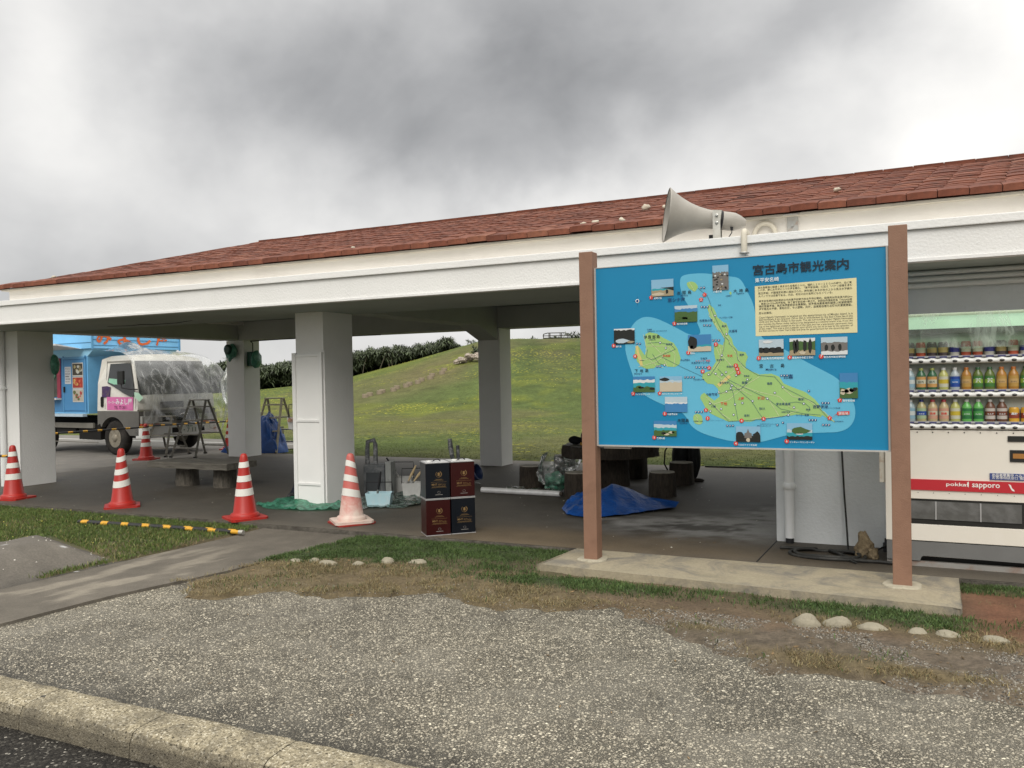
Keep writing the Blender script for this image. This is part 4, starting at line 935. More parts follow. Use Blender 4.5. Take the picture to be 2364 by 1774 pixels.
SMALLWORDS=[('北海崎',410,894,37,'n'),('佐和田の浜',412,880,58,'n'),('フナウサギバナタ',478,880,86,'n'),('佐良浜',557,774,50,'n'),('伊良部',530,684,59,'r'),('下地島空港',344,659,40,'n'),('平良港',819,657,51,'n'),('トゥリバー地区',784,641,109,'r'),('平良港ターミナル',749,626,138,'n'),('牧山展望台',668,651,70,'n'),('狩俣',956,1054,23,'n'),('島尻',982,894,34,'n'),('大浦湾',1032,854,61,'n'),('宮古島市',939,645,56,'n'),('市役所',1011,592,50,'n'),('平良',1018,671,39,'r'),('高野',1107,678,33,'n'),('宮古空港',958,473,68,'n'),('野原岳',1137,522,39,'n'),('上野',1091,353,44,'r'),('下地',961,314,51,'r'),('城辺',1233,355,49,'r'),('砂川',1243,280,38,'n'),('福里',1300,463,37,'n'),('保良',1566,275,31,'n'),('新城',1515,346,42,'n'),('吉野海岸',1613,291,102,'n'),('宮古島温泉',1362,313,100,'n'),('シギラベイカントリークラブ',1247,171,134,'n'),('博愛わいわいビーチ',1225,157,97,'n'),('オーシャンリンクス宮古島',1669,288,126,'n'),('来間島憩いの広場',759,189,70,'n'),('与那覇湾',857,386,83,'n'),('久松五勇士の碑',764,502,81,'n'),('エメラルドコーストゴルフリンクス',888,196,94,'n'),('仲原鍾乳洞',1398,258,58,'n'),('ムイガー断崖',1498,236,88,'n'),('友利',1133,229,38,'n'),('川満',893,297,34,'n'),('長間',1120,471,39,'n'),('比嘉',1418,506,63,'n'),('東平安名崎灯台',1754,194,60,'n'),('大神漁港',1014,1119,44,'n'),('マングローブ林',964,959,97,'n'),('熱帯魚の家',816,941,99,'n')]
BOXWORDS=[('宮古島東端に細長く突き出た全長約２ｋｍ、幅約１２０〜２５０ｍの岬で、北に東',1246,1163,635,'b'),('シナ海、南に太平洋と二つの海を臨む。「東平安名崎」に加え「パナリ岩礁を含む',1245,1144,639,'b'),('周辺海域」が国指定名勝に追加された。岬先端にある灯台の上から見る水平線の',1247,1121,636,'b'),('大パノラマは圧巻である。元旦、初日の出の名所にもなっている。',1248,1100,508,'b'),('東平安名崎的地形是把北方的東海和南方的太平洋分開的、細長突出的全長大約2km',1252,1064,631,'b'),('，寬達120-250m的海角地。除了東平安名崎一帯之外，本國政府還將包含「PANARI岩',1251,1045,631,'b'),('礁的周邊海域」指定為國家認定名勝景點。從海角地最東端的燈塔上眺望遼闊的',1251,1026,631,'b'),('海平面及水平線，景色壯麗，令人感動。另外，這裡是迎接元旦曙光的重要景點，',1251,1006,631,'b'),('並以此聞名。',1250,977,95,'b'),('Cape Higashi Hennazaki is located on the easternmost tip of Miyako Island. It is',1250,946,635,'g'),('approximately 2 km long and 120 to 250 m wide,flanked by the East China Sea in the',1250,930,635,'g'),('north and the Pacific Ocean in the south. The sea surrounding Cape Higashi Hennazaki',1249,914,636,'g'),('also includes the Panari rocky reefs,an area designated as a national scenic area. From the',1249,897,635,'g'),('top of the lighthouse located at the tip of the cape,one has a spectacular panoramic view',1249,880,635,'g'),('of the ocean. This area is also a popular spot where one can be in awe by the splendor of',1249,864,635,'g'),("the first sunrise on New Year's Day and pray for good fortune for the upcoming year.",1248,848,616,'g')]
def ink(name, c, r=.5): return mat('print_' + name, c, r, .3, var=.03)
INK = dict(sea=ink('pale_sea', (.115, .43, .61)), land=ink('land', (.31, .50, .17)), road=ink('road', (.55, .60, .36)), rail=ink('road_dark', (.05, .13, .16)), yel=ink('yellow', (.60, .50, .19)), pan=ink('cream', (.68, .62, .36)),
           k=ink('black', (.012, .025, .04)), b=ink('body', (.06, .06, .045)), g=ink('grey_text', (.17, .16, .11)), n=ink('navy', (.015, .05, .14)), w=ink('white', (.72, .76, .76)), r=ink('red', (.60, .055, .04)), ic=ink('icon', (.02, .05, .17)))
def BP(u, v, d): return (BX0 + u / 1000, 6.2515 - d * .0012, BZ0 + v / 1000)
def layer(name, pl, inkn, d, parent=None):
    mb = MB()
    for p_ in pl: mb.poly([BP(u, v, d) for u, v in p_])
    return mb.build(name, INK[inkn], SG, world=True)
def smooth(poly, it=2):
    for _ in range(it):
        o = []
        for i in range(len(poly)):
            a, b = poly[i], poly[(i + 1) % len(poly)]
            o += [(a[0] * .75 + b[0] * .25, a[1] * .75 + b[1] * .25), (a[0] * .25 + b[0] * .75, a[1] * .25 + b[1] * .75)]
        poly = o
    return poly
def rough(poly, s=3, amp=3.0):
    o = []
    for i in range(len(poly)):
        a, b = Vector(poly[i]), Vector(poly[(i + 1) % len(poly)])
        nn = max(1, int((b - a).length / 14))
        for k in range(nn):
            p_ = a.lerp(b, k / nn); j = mnoise.noise(Vector((p_.x * .09, p_.y * .09, 3))) * amp; o.append((p_.x + j, p_.y - j))
    return o
layer('shallow_sea_print', [smooth(SEA)], 'sea', 1)
for pl_ in (rough(MAIN), rough(IRABU), smooth(IKEMA, 1), smooth(KURIMA, 1), OGAMI): layer('island_print', [pl_], 'land', 2)
def strokes(name, lines, w, inkn, d):
    mb = MB()
    for ln in lines:
        for a, b in zip(ln[:-1], ln[1:]):
            a, b = Vector(a), Vector(b); t_ = (b - a).normalized(); n_ = Vector((-t_.y, t_.x)) * w; a = a - t_ * w * .6; b = b + t_ * w * .6
            mb.add([BP(*(a - n_), d), BP(*(b - n_), d), BP(*(b + n_), d), BP(*(a + n_), d)], [(0, 1, 2, 3)])
    return mb.build(name, INK[inkn], SG, world=True, kind='stuff')
layer('runway_print', [RUN1], 'yel', 3); layer('runway_print', [RUN2], 'yel', 3)
strokes('road_print', ROADS, 1.7, 'road', 3.2)
strokes('route_print', RAILS, 1.2, 'rail', 4)
mbr, mbw = MB(), MB()
for u, v in RINGS:
    for mb_, r_, d_ in ((mbr, 8.5, 4.8), (mbw, 5.5, 5.5)): mb_.add([BP(u + r_ * math.cos(a), v + r_ * math.sin(a), d_) for a in [k * math.pi / 5 for k in range(10)]], [tuple(range(10))])
for u, v in ICONS:
    mbr.add([BP(u - 8, v - 7, 4.8), BP(u + 8, v - 7, 4.8), BP(u + 8, v + 7, 4.8), BP(u - 8, v + 7, 4.8)], [(0, 1, 2, 3)])
    mbw.add([BP(u - 4, v - 5, 5.5), BP(u - 1, v - 5, 5.5), BP(u + 4, v + 4, 5.5), BP(u - 3, v + 5, 5.5)], [(0, 1, 2, 3)])
# compass
for r_, mb_, d_ in ((15, mbw, 2), (10, mbr, 3)): mb_.add([BP(335 + r_ * math.cos(a), 1124 + r_ * math.sin(a), d_) for a in [k * math.pi / 9 for k in range(18)]], [tuple(range(18))])
for dx, dy in ((1, 0), (-1, 0), (0, 1), (0, -1)): mbr.add([BP(335 + dx * 16 - dy * 1.3, 1124 + dy * 16 - dx * 1.3, 2), BP(335 + dx * 44, 1124 + dy * 44, 2), BP(335 + dx * 16 + dy * 1.3, 1124 + dy * 16 + dx * 1.3, 2)], [(0, 1, 2)])
mbr.build('route_marker_print', INK['ic'], SG, world=True, kind='stuff'); mbw.build('marker_symbol_print', INK['w'], SG, world=True, kind='stuff')
layer('text_panel_print', [PANEL], 'pan', 2)
# numbered red markers
mr, mw = MB(), MB()
for u, v, nme, star in REDS:
    n = 10 if star else 16
    mr.add([BP(u + (16 if not star else (19 if k % 2 == 0 else 12.5)) * math.cos(math.pi / 2 + 2 * math.pi * k / n), v + (16 if not star else (19 if k % 2 == 0 else 12.5)) * math.sin(math.pi / 2 + 2 * math.pi * k / n), 6) for k in range(n)], [tuple(range(n))])
    put_text(mw, nme, lambda a, b, u=u, v=v: BP(u - 5.5 + a * 1000, v - 8.5 + b * 1000, 7), h=.017, bold=.015)
u0 = BADGE; mr.poly([BP(u, v, 6) for u, v in BADGE]); mr.add([BP(BADGE[0][0], BADGE[0][1] - 14, 6), BP(BADGE[0][0], BADGE[0][1] - 8, 6), BP(BADGE[0][0] - 30, BADGE[0][1] - 40, 6)], [(0, 1, 2)])
mr.build('number_marker_print', INK['r'], SG, world=True, kind='stuff')
# words
wm_ = {k: MB() for k in 'kbgnwr'}
for i, (s_, u, v, w_, c_) in enumerate(WORDS):
    d_ = 7 if c_ == 'w' else 5
    ls = s_
    if c_ == 'k' and i > 0:      # wide-set island names: place letters apart
        n_ = len(s_); 
        for j, ch in enumerate(s_):
            put_text(wm_[c_], ch, lambda a, b, u=u + j * (w_ - 26) / (n_ - 1), v=v: BP(u + a * 1000, v + b * 1000, d_), w=.026, bold=.01)
    else:
        if i == 0:
            for j, ch in enumerate(s_):
                tb1 = MB(); put_text(tb1, ch, lambda a, b, u=u + j * w_ / 8 + 2, v=v: BP(u + a * 1000, v - 6 + b * 1000, 5), w=w_ / 8 / 1000 - .006, h=.076, bold=.010)
                put_text(tb1, ch, lambda a, b, u=u + j * w_ / 8 + 3.4, v=v: BP(u + a * 1000, v - 5.4 + b * 1000, 5.35), w=w_ / 8 / 1000 - .006, h=.076, bold=.010)
                put_text(tb1, ch, lambda a, b, u=u + j * w_ / 8 + 2.7, v=v: BP(u + a * 1000, v - 7.4 + b * 1000, 5.7), w=w_ / 8 / 1000 - .006, h=.076, bold=.010); tb1.build('title_character', INK['k'], SG, world=True)
            continue
        put_text(wm_[c_], ls, lambda a, b, u=u, v=v: BP(u + a * 1000, v + b * 1000, d_), w=w_ / 1000, bold=.028 if i == 0 else (.01 if i == 1 else .012))
for s_, u, v, w_, c_ in SMALLWORDS: put_text(wm_[c_], s_, lambda a, b, u=u, v=v: BP(u + a * 1000, v + b * 1000, 5.2), w=w_ / 1000, bold=.012)
for s_, u, v, w_, c_ in BOXWORDS: put_text(wm_[c_], s_, lambda a, b, u=u, v=v: BP(u + a * 1000, v + b * 1000, 3.2), w=w_ / 1000, bold=.006)
for v_, f_ in mw.__dict__.items(): pass
n0 = len(wm_['w'].v); wm_['w'].v += mw.v; wm_['w'].f += [tuple(i + n0 for i in f) for f in mw.f]; wm_['w'].m += mw.m; wm_['w'].sm += mw.sm
for k, nm in dict(k='title_lettering', b='body_lettering', g='english_lettering', n='navy_lettering', w='white_lettering', r='red_lettering').items():
    if wm_[k].v: wm_[k].build(nm, INK[k], SG, world=True, kind='stuff')
# landscape photographs printed on the map
def pic(u0_, v1_, u1_, v0_, kind):
    W_, H_ = u1_ - u0_, v1_ - v0_
    cols = {'sky': (.22, .42, .58), 'sky2': (.42, .52, .58), 'deep': (.05, .20, .42), 'sea': (.03, .30, .36), 'green': (.06, .12, .035), 'dark': (.018, .02, .018), 'sand': (.50, .44, .33), 'white': (.62, .64, .64), 'grey': (.16, .15, .14), 'tan': (.33, .27, .17)}
    lays = {'bridge': [('sky', 1, .45), ('sea', .45, .36), ('tan', .36, 0)], 'rocks': [('sky', 1, .72), ('grey', .72, 0)], 'coast': [('sky2', 1, .8), ('deep', .8, .62), ('green', .62, 0)], 'pond': [('white', 1, .9), ('dark', .9, 0)],
            'arch': [('deep', 1, .38), ('sea', .38, .3), ('sand', .3, 0)], 'lagoon': [('deep', 1, .8), ('white', .8, .6), ('sea', .6, .3), ('green', .3, 0)], 'sand': [('sky', 1, .75), ('sky2', .75, .6), ('sand', .6, 0)], 'sea': [('sky2', 1, .65), ('white', .65, .55), ('deep', .55, 0)],
            'shore': [('deep', 1, .75), ('sky2', .75, .55), ('sea', .55, .38), ('green', .38, 0)], 'castle': [('sky', 1, .4), ('dark', .4, 0)], 'bay': [('sky', 1, .6), ('sky2', .6, .45), ('sea', .45, .2), ('dark', .2, 0)],
            'cape': [('deep', 1, .62), ('sea', .62, .4), ('green', .4, 0)], 'park': [('sky2', 1, .45), ('dark', .45, .2), ('tan', .2, 0)], 'trees': [('white', 1, .8), ('green', .8, .3), ('tan', .3, 0)], 'hall': [('sky2', 1, .7), ('grey', .7, .2), ('white', .2, 0)]}
    r_ = random.Random(kind); mb = MB(); names = list(cols); ms = [ink('photo_' + k, cols[k]) for k in names]
    for cn_, a, b in lays[kind]:
        nn = 12; top = [(u0_ + W_ * i / nn, v0_ + H_ * min(1, a + (0 if a == 1 else r_.uniform(-.04, .04)))) for i in range(nn + 1)]
        mb.poly([BP(u, v, 6.0 + (1 - a) * 1.2) for u, v in top] + [BP(u1_, v0_ + H_ * max(0, b - .05), 6.0 + (1 - a) * 1.2), BP(u0_, v0_ + H_ * max(0, b - .05), 6.0 + (1 - a) * 1.2)], names.index(cn_))
    def blob(cx, cy, rx, ry, cn_, n=9):
        mb.poly([BP(min(u1_, max(u0_, u0_ + W_ * (cx + rx * math.cos(6.283 * k / n) * r_.uniform(.75, 1.2)))), min(v1_, max(v0_, v0_ + H_ * (cy + ry * math.sin(6.283 * k / n) * r_.uniform(.75, 1.2)))), 7.5) for k in range(n)], names.index(cn_))
    if kind == 'bridge': mb.poly([BP(u0_ + W_ * .4, v0_ + H_ * .5, 7.5), BP(u1_, v0_ + H_ * .52, 7.5), BP(u1_, v0_ + H_ * .3, 7.5), BP(u0_ + W_ * .75, v0_ + H_ * .42, 7.5)], names.index('dark')); blob(.7, .25, .06, .14, 'dark'); blob(.3, .12, .3, .1, 'sand')
    elif kind == 'arch': blob(.22, .5, .22, .42, 'dark'); blob(.16, .28, .07, .1, 'white')
    elif kind == 'pond': blob(.4, .2, .33, .16, 'sky2'); blob(.8, .12, .18, .08, 'tan')
    elif kind == 'castle': mb.poly([BP(u0_ + W_ * a, v0_ + H_ * b, 7.5) for a, b in ((.35, .25), (.65, .25), (.65, .55), (.56, .6), (.5, .85), (.44, .6), (.35, .55))], names.index('grey')); blob(.15, .45, .15, .25, 'dark'); blob(.85, .4, .15, .25, 'dark'); blob(.5, .12, .08, .12, 'sand')
    elif kind == 'hall':
        for cx in (.2, .45, .72): blob(cx, .42, .07, .2, 'dark')
    elif kind == 'trees':
        for cx in (.2, .3, .6, .8): blob(cx, .55, .08, .4, 'dark')
        blob(.5, .15, .12, .1, 'sand')
    elif kind == 'bay': blob(.5, .55, .38, .22, 'green'); blob(.5, .35, .15, .05, 'white')
    elif kind == 'sand': blob(.2, .8, .22, .12, 'dark')
    elif kind in ('lagoon', 'coast', 'cape', 'shore'):
        for _ in range(5): blob(r_.uniform(.1, .9), r_.uniform(.1, .35), .13, .08, r_.choice(['dark', 'green', 'sand' if kind != 'coast' else 'green']))
        if kind == 'cape': blob(.5, .28, .25, .12, 'sand')
    elif kind == 'rocks':
        for _ in range(22): blob(r_.uniform(.05, .95), r_.uniform(.03, .65), .07, .03, r_.choice(['dark', 'white', 'tan']))
    elif kind == 'park':
        for cx in (.1, .3, .55, .8): blob(cx, .42, .14, .12, 'dark')
        blob(.35, .85, .2, .08, 'white')
    mb.build('map_photo_print', ms, SG, world=True)
for a in PHOTOS: pic(*a)

# ------------------------------------------------------------------ drinks machine
VM = thing('drinks_vending_machine', 'white drinks vending machine with three rows of bottles and a red stripe', 'vending machine', (-.17, 6.88, 0))
vw = mat('machine_white_enamel', (.74, .70, .62), .35, .5, var=.02, dirt=(.62, .55, .42), dscale=2, damt=.15)
vg = mat('machine_grey_plinth', (.15, .15, .145), .5, .4, var=.08)
vd = mat('machine_dark_recess', (.02, .02, .018), .5, .3)
vch = mat('machine_silver', (.42, .42, .42), .3, .5, .3)
W_, D_ = 1.16, .58
MB().box(0, W_, .10, D_, .06, 1.885).build('body', vw, VM, bevel=.006)
MB().box(-.004, .065, .0, .098, .19, 1.885).box(W_ - .05, W_, .0, .098, .19, 1.885).box(.066, W_ - .051, .0, .098, 1.865, 1.885).build('door_frame', vw, VM, bevel=.004)
MB().box(.066, W_ - .051, .012, .098, .195, .318).box(.066, W_ - .051, .012, .098, .508, 1.022).build('front_panel', vw, VM, bevel=.003)
kp = MB().prism([(0, .188), (W_, .188), (W_, .075), (.25, .085), (.235, .075), (.225, .045), (0, .045)], .004, .1, 'y'); kp.build('kick_panel', vg, VM)
MB().box(.0, W_, .02, .06, -.0, .038).build('base_rail', mat('rusty_rail', (.30, .29, .27), .6, .4, .3, dirt=(.25, .1, .04), dscale=10), VM)
MB().box(.02, W_, .10, .50, .0, .058).build('under_shade_block', vd, VM)  # solid dark block standing in for the shade under the machine
# flap
fl = MB().box(.06, .90, .02, .09, .322, .505); fl.build('delivery_slot', vd, VM)
gl = mat('smoked_flap', (.10, .10, .095), .25, .5, var=.2, vs=8, dirt=(.2, .2, .2), dscale=6)
f_ = MB().box(.075, .882, .012, .019, .358, .492).build('delivery_flap', gl, VM)
for x in (.33, .62): MB().box(x, x + .010, .006, .0115, .358, .492).build('flap_rib', vch, f_)
# red band and lettering
MB().box(-.004, W_, .002, .0115, .575, .655).build('red_band', mat('machine_red', (.47, .025, .035), .4, .4, var=.02), VM).location = (0, -.0, 0)
tb = MB()
put_text(tb, 'pokka', lambda a, b: (.405 + a, .0005, .605 + b), w=.130, h=.034, bold=.012)
put_text(tb, 'sapporo', lambda a, b: (.572 + a, .0005, .597 + b), w=.175, h=.040, bold=.012)
tb.add([(.548 + .012 * math.cos(a) * (1 if k % 2 else .6), .0005, .628 + .024 * math.sin(a) * (1 if k % 2 else .6)) for k, a in enumerate([R(60 + 24 * i) for i in range(10)])], [tuple(range(10))])
tb.poly([(.80, .0005, .642), (.815, .0005, .634), (.822, .0005, .612), (.835, .0005, .60), (.838, .0005, .588), (.822, .0005, .594), (.812, .0005, .612)])
tb.build('brand_lettering', mat('machine_white_print', (.78, .76, .72), .5), VM, kind='stuff')
MB().box(.685, 1.02, .004, .0115, .668, .715).build('blue_sticker', mat('sticker_blue', (.035, .06, .20), .5), VM)
st_ = MB(); put_text(st_, '出品者募集中 ヘルプサービス', lambda a, b: (.70 + a, .0025, .695 + b), w=.30, bold=.01)
put_text(st_, 'お客様相談窓口 電話番号', lambda a, b: (.70 + a, .0025, .676 + b), w=.26); st_.build('sticker_lettering', mat('machine_white_print', (.78, .76, .72), .5), VM)
bt = MB()
for k in range(9): bt.lathe([(.0045, 0), (.0045, .004), (.002, .006)], (0, 0, 0), 8, 0, False, Matrix.Translation((.115 + k * .103, .012, 1.006)) @ Matrix.Rotation(R(90), 4, 'X'))
for k in range(9): bt.lathe([(.0028, 0), (.0028, .003)], (0, 0, 0), 8, 0, False, Matrix.Translation((.115 + k * .103, .012, .555)) @ Matrix.Rotation(R(90), 4, 'X'))
bt.build('panel_screws', mat('screw_dark', (.06, .055, .05), .5, .4, .5), VM)
MB().box(.80, .93, .004, .0115, .945, .985).build('bill_slot', vd, VM)
MB().box(.812, .98, .004, .0115, .80, .885).build('coin_panel', vd, VM)
MB().box(.83, .90, .001, .0035, .825, .86).build('amount_display', mat('amber_display', (.35, .16, .04), .4), VM)
# bottle bays
MB().box(.066, W_ - .051, .085, .098, 1.02, 1.86).build('bay_back', mat('bay_back_paint', (.45, .48, .43), .6), VM)
strip_m = mat('button_strip_white', (.66, .66, .63), .35, .5, var=.03)
lab_m = mat('price_label', (.06, .06, .16), .5)
oval = MB(); oval.ball((0, 0, 0), (.0165, .008, .0098), 14, 8); oval_me = oval.build('button', mat('button_dark', (.035, .032, .028), .3, .5)); om = oval_me.data; bpy.data.objects.remove(oval_me)
NC = 13
cx_ = [.100 + .0745 * i for i in range(NC)]
for z0 in (1.027, 1.262, 1.512):
    s = MB(); n = 140; vs = []
    for i in range(n + 1):
        x = .067 + (W_ - .12) * i / n; w = .5 + .5 * math.cos((x - cx_[0]) / .0745 * 2 * math.pi)
        for (yy, zz) in ((.07, z0), (.006, z0 + .002), (-.006, z0 + .012), (-.004, z0 + .028 + .008 * w), (.010, z0 + .036 + .008 * w), (.07, z0 + .044)): vs.append((x, yy, zz))
    s.add(vs, [(i * 6 + a, i * 6 + a + 1, (i + 1) * 6 + a + 1, (i + 1) * 6 + a) for i in range(n) for a in range(5)], 0, True)
    so_ = s.build('button_strip', strip_m, VM)
    l_ = MB()
    for x in cx_: l_.box(x - .024, x + .024, .008, .012, z0 + .0445, z0 + .056)
    l_.build('price_labels', lab_m, so_, kind='stuff')
    MB().box(.066, W_ - .051, .014, .084, z0 + .046, z0 + .060).build('shelf', mat('shelf_grey', (.36, .36, .36), .5), VM)
    for x in cx_: link_mesh('button', om, so_, (x, -.006, z0 + .0185))
# dummy bottles: plastic body, printed label, cap
def bottle_kit(kind, body, label, cap, label2=None, word=None, wc='k', can=False):
    key = kind
    if can: P_ = [(.024, 0), (.027, .004), (.027, .098), (.022, .108)]; L_ = (.006, .096); rr_ = .0274
    else: P_ = [(.024, 0), (.0275, .005), (.0275, .045), (.0262, .055), (.0275, .065), (.0275, .105), (.024, .122), (.014, .138), (.0115, .146), (.0115, .150)]; L_ = (.030, .102); rr_ = .0279
    b = MB().lathe(P_, n=14); bo = b.build('bottle', body); bm_ = bo.data; bpy.data.objects.remove(bo)
    l = MB().lathe([(rr_, L_[0]), (rr_, L_[1])], n=14, caps=False)
    if label2 is not None:
        l.lathe([(rr_ + .0004, L_[0] + (L_[1] - L_[0]) * .33), (rr_ + .0004, L_[0] + (L_[1] - L_[0]) * .72)], n=14, m=1, caps=False)
    if word:
        put_text(l, word, lambda a, b_: ((a - .016), -rr_ - .0012 + (a - .016) ** 2 * 14, .060 + b_), w=.032, m=2, bold=.02)
    lo = l.build('label', [label, label2 or label, INK[wc] if wc in INK else INK['k']]); lm_ = lo.data; bpy.data.objects.remove(lo)
    cm_ = None
    if not can:
        c_ = MB().lathe([(.0125, .146), (.0125, .160), (.0115, .162)], n=12); co = c_.build('cap', cap); cm_ = co.data; bpy.data.objects.remove(co)
    return bm_, lm_, cm_
def pl(n, c, r=.25): return mat('bottle_' + n, c, r, .5, var=.04)
kits = dict(
 lemon=bottle_kit('lemon', pl('pale_yellow', (.42, .42, .14)), pl('cream_label', (.50, .50, .38)), pl('white_cap', (.6, .6, .58)), pl('yellow_label', (.50, .38, .04))),
 clear=bottle_kit('clear', pl('clear_blue', (.30, .38, .40)), pl('pale_blue_label', (.22, .36, .44)), pl('white_cap', (.6, .6, .58)), pl('white_label', (.50, .54, .52))),
 greentea=bottle_kit('greentea', pl('tea_green', (.10, .14, .03)), pl('green_label', (.05, .16, .04)), pl('green_cap', (.04, .12, .05)), pl('lime_label', (.22, .34, .05)), '茶', 'w'),
 darkg=bottle_kit('darkg', pl('dark_green', (.04, .12, .06)), pl('orange_label', (.50, .28, .10)), pl('lime_cap', (.35, .40, .10)), pl('cream_label', (.50, .50, .38)), '紅茶', 'k'),
 blue=bottle_kit('blue', pl('water_blue', (.35, .40, .42)), pl('blue_label', (.02, .06, .28)), pl('white_cap', (.6, .6, .58)), pl('mid_blue_label', (.03, .12, .38)), 'WATER', 'w'),
 amber=bottle_kit('amber', pl('amber_tea', (.36, .17, .03)), pl('amber_label', (.40, .24, .06)), pl('orange_cap', (.5, .16, .03)), pl('tan_label', (.46, .30, .12)), 'さんぴん', 'k'),
 melon=bottle_kit('melon', pl('melon_green', (.13, .42, .10)), pl('deep_green_label', (.03, .15, .05)), pl('white_cap', (.6, .6, .58)), pl('bright_green_label', (.07, .28, .07)), 'がぶ飲み', 'w'),
 coffee=bottle_kit('coffee', pl('coffee_brown', (.13, .06, .035)), pl('white_brown_label', (.46, .42, .38)), pl('white_cap', (.6, .6, .58)), pl('brown_label', (.15, .05, .03)), 'ミルク', 'w'),
 peach=bottle_kit('peach', pl('peach_drink', (.46, .36, .20)), pl('pink_label', (.50, .28, .20)), pl('pink_cap', (.5, .06, .08)), pl('cream_label', (.50, .50, .38)), '国産', 'r'),
 navyb=bottle_kit('navyb', pl('straw_drink', (.40, .36, .18)), pl('green_white_label', (.32, .42, .26)), pl('navy_cap', (.03, .04, .20)), pl('blue_label', (.02, .06, .28)), 'カルピ', 'w'),
 gold=bottle_kit('gold', pl('gold_can', (.55, .30, .03)), pl('gold_label', (.58, .33, .04)), None, pl('brown_red_label', (.24, .05, .03)), '黒糖', 'w', can=True),
 redcan=bottle_kit('redcan', pl('red_can', (.35, .05, .03)), pl('red_label', (.38, .07, .03)), None, pl('cream_label', (.50, .50, .38)), None, can=True),
 darkcan=bottle_kit('darkcan', pl('dark_can', (.06, .04, .04)), pl('dark_label', (.07, .05, .05)), None, pl('gold_label2', (.40, .30, .12)), None, can=True),
 whitecan=bottle_kit('whitecan', pl('white_can', (.45, .44, .40)), pl('white_can_label', (.46, .44, .40)), None, pl('navy_label', (.04, .04, .22)), None, can=True))
rows = [(1.073, ['clear', 'clear', 'navyb', 'peach', 'peach', 'lemon', 'melon', 'melon', 'coffee', 'coffee', 'gold', 'gold', 'redcan']),
        (1.308, ['clear', 'clear', 'darkg', 'darkg', 'lemon', 'blue', 'amber', 'greentea', 'greentea', 'amber', 'amber', 'greentea', 'amber']),
        (1.558, ['darkcan', 'darkcan', 'redcan', 'darkcan', 'darkcan', 'whitecan', 'redcan', 'redcan', 'whitecan', 'darkcan', 'redcan', 'whitecan', 'gold'])]
for z0, ks in rows:
    for x, k in zip(cx_, ks):
        sc_ = (1.22, 1.1, 1.08)
        bm_, lm_, cm_ = kits[k]; o = link_mesh('bottle' if cm_ else 'can', bm_, VM, (x - .0, .052, z0))
        link_mesh('label', lm_, o); o.scale = sc_
        if cm_: link_mesh('cap', cm_, o)
# header light box and the masking film taped over the top
MB().box(.066, W_ - .051, .03, .098, 1.775, 1.862).build('header_panel', mat('header_pale_green', (.66, .76, .68), .35, .4, var=.05, vs=3, emit=(.78, .95, .82, .42)), VM)
MB().box(.066, W_ - .051, .04, .098, 1.735, 1.773).build('header_dark_rail', mat('header_dark', (.10, .08, .08), .4), VM)
wrap = film('green_masking_film', (.70, .84, .70), white=.20, rough=.25, scale=3, refl=.06)
mb = MB(); nx, nz = 60, 12; vs = []
for j in range(nz + 1):
    for i in range(nx + 1):
        u = i / nx; z = 1.888 - (1.888 - 1.625 + .02 * mnoise.noise(Vector((u * 7, 0, 2)))) * j / nz
        vs.append((-.01 + 1.175 * u, -.004 - .012 * (mnoise.noise(Vector((u * 9, z * 7, 0))) + .3) * j / nz * 2, z))
mb.add(vs, [(j * (nx + 1) + i, j * (nx + 1) + i + 1, (j + 1) * (nx + 1) + i + 1, (j + 1) * (nx + 1) + i) for j in range(nz) for i in range(nx)], 0, True)
o = mb.build('masking_film', wrap); o.location = (-.17, 6.872, 0); setp(o, 'pale green masking film taped over the top of the drinks machine', 'plastic film')
mb = MB().box(-.215 + .17, -.175 + .17, .02, .1, .62, 1.02)
mb.build('side_bracket', mat('rusty_white_bracket', (.62, .58, .50), .6, .3, dirt=(.35, .17, .06), dscale=14, damt=.7), VM, bevel=.003)
# ------------------------------------------------------------------ small things round the machine
hose = mat('black_hose', (.022, .022, .02), .6, .35, var=.1, dirt=(.09, .085, .075), dscale=8, damt=.4)
o = MB().tube([(-.50, 7.42, 2.2), (-.515, 7.45, 1.6), (-.525, 7.455, 1.0), (-.505, 7.46, .45), (-.485, 7.44, .12), (-.475, 7.36, .015), (-.47, 7.2, .010), (-.52, 7.08, .010), (-.50, 6.98, .010), (-.44, 6.88, .010), (-.38, 6.80, .010)], .0085, 6).build('hanging_cable', hose)
setp(o, 'black cable hanging down the white wall behind the map board to the floor', 'cable')
pts = []
for k in range(70):
    a = k / 69 * 2 * math.pi * 1.9 + 2.2; r_ = .30 - .0011 * k; pts.append((-.60 + r_ * math.cos(a), 7.02 + .72 * r_ * math.sin(a) * .85, .012 + .012 * (k > 35) + .004 * math.sin(a * 3)))
pts = [(-.99, 7.17, .014), (-.85, 7.19, .014), (-.7, 7.20, .014)] + pts + [(-.38, 6.86, .015), (-.22, 6.88, .015), (-.05, 6.86, .015)]
o = MB().tube(pts, .013, 8).build('coiled_hose', hose); setp(o, 'dark hose lying in loose loops on the floor left of the drinks machine', 'hose')
o = MB().tube([(-.30, 7.16, .012), (-.24, 7.28, .03), (-.19, 7.34, .05)], .007, 6).build('plug_lead', hose); MB().tube([(-.19, 7.36, 0), (-.19, 7.36, .07), (-.19, 7.36, .075), (-.19, 7.36, .11)], [.022, .022, .010, .008], 10).build('plug', black_rub, o)
setp(o, 'short black lead with a plug standing beside the machine foot', 'cable')
rock_m = mat('brown_coral_rock', (.20, .155, .095), .9, .15, var=.3, vs=18, bmp=.02, bs=35, dirt=(.08, .06, .04), dscale=14, damt=.8)
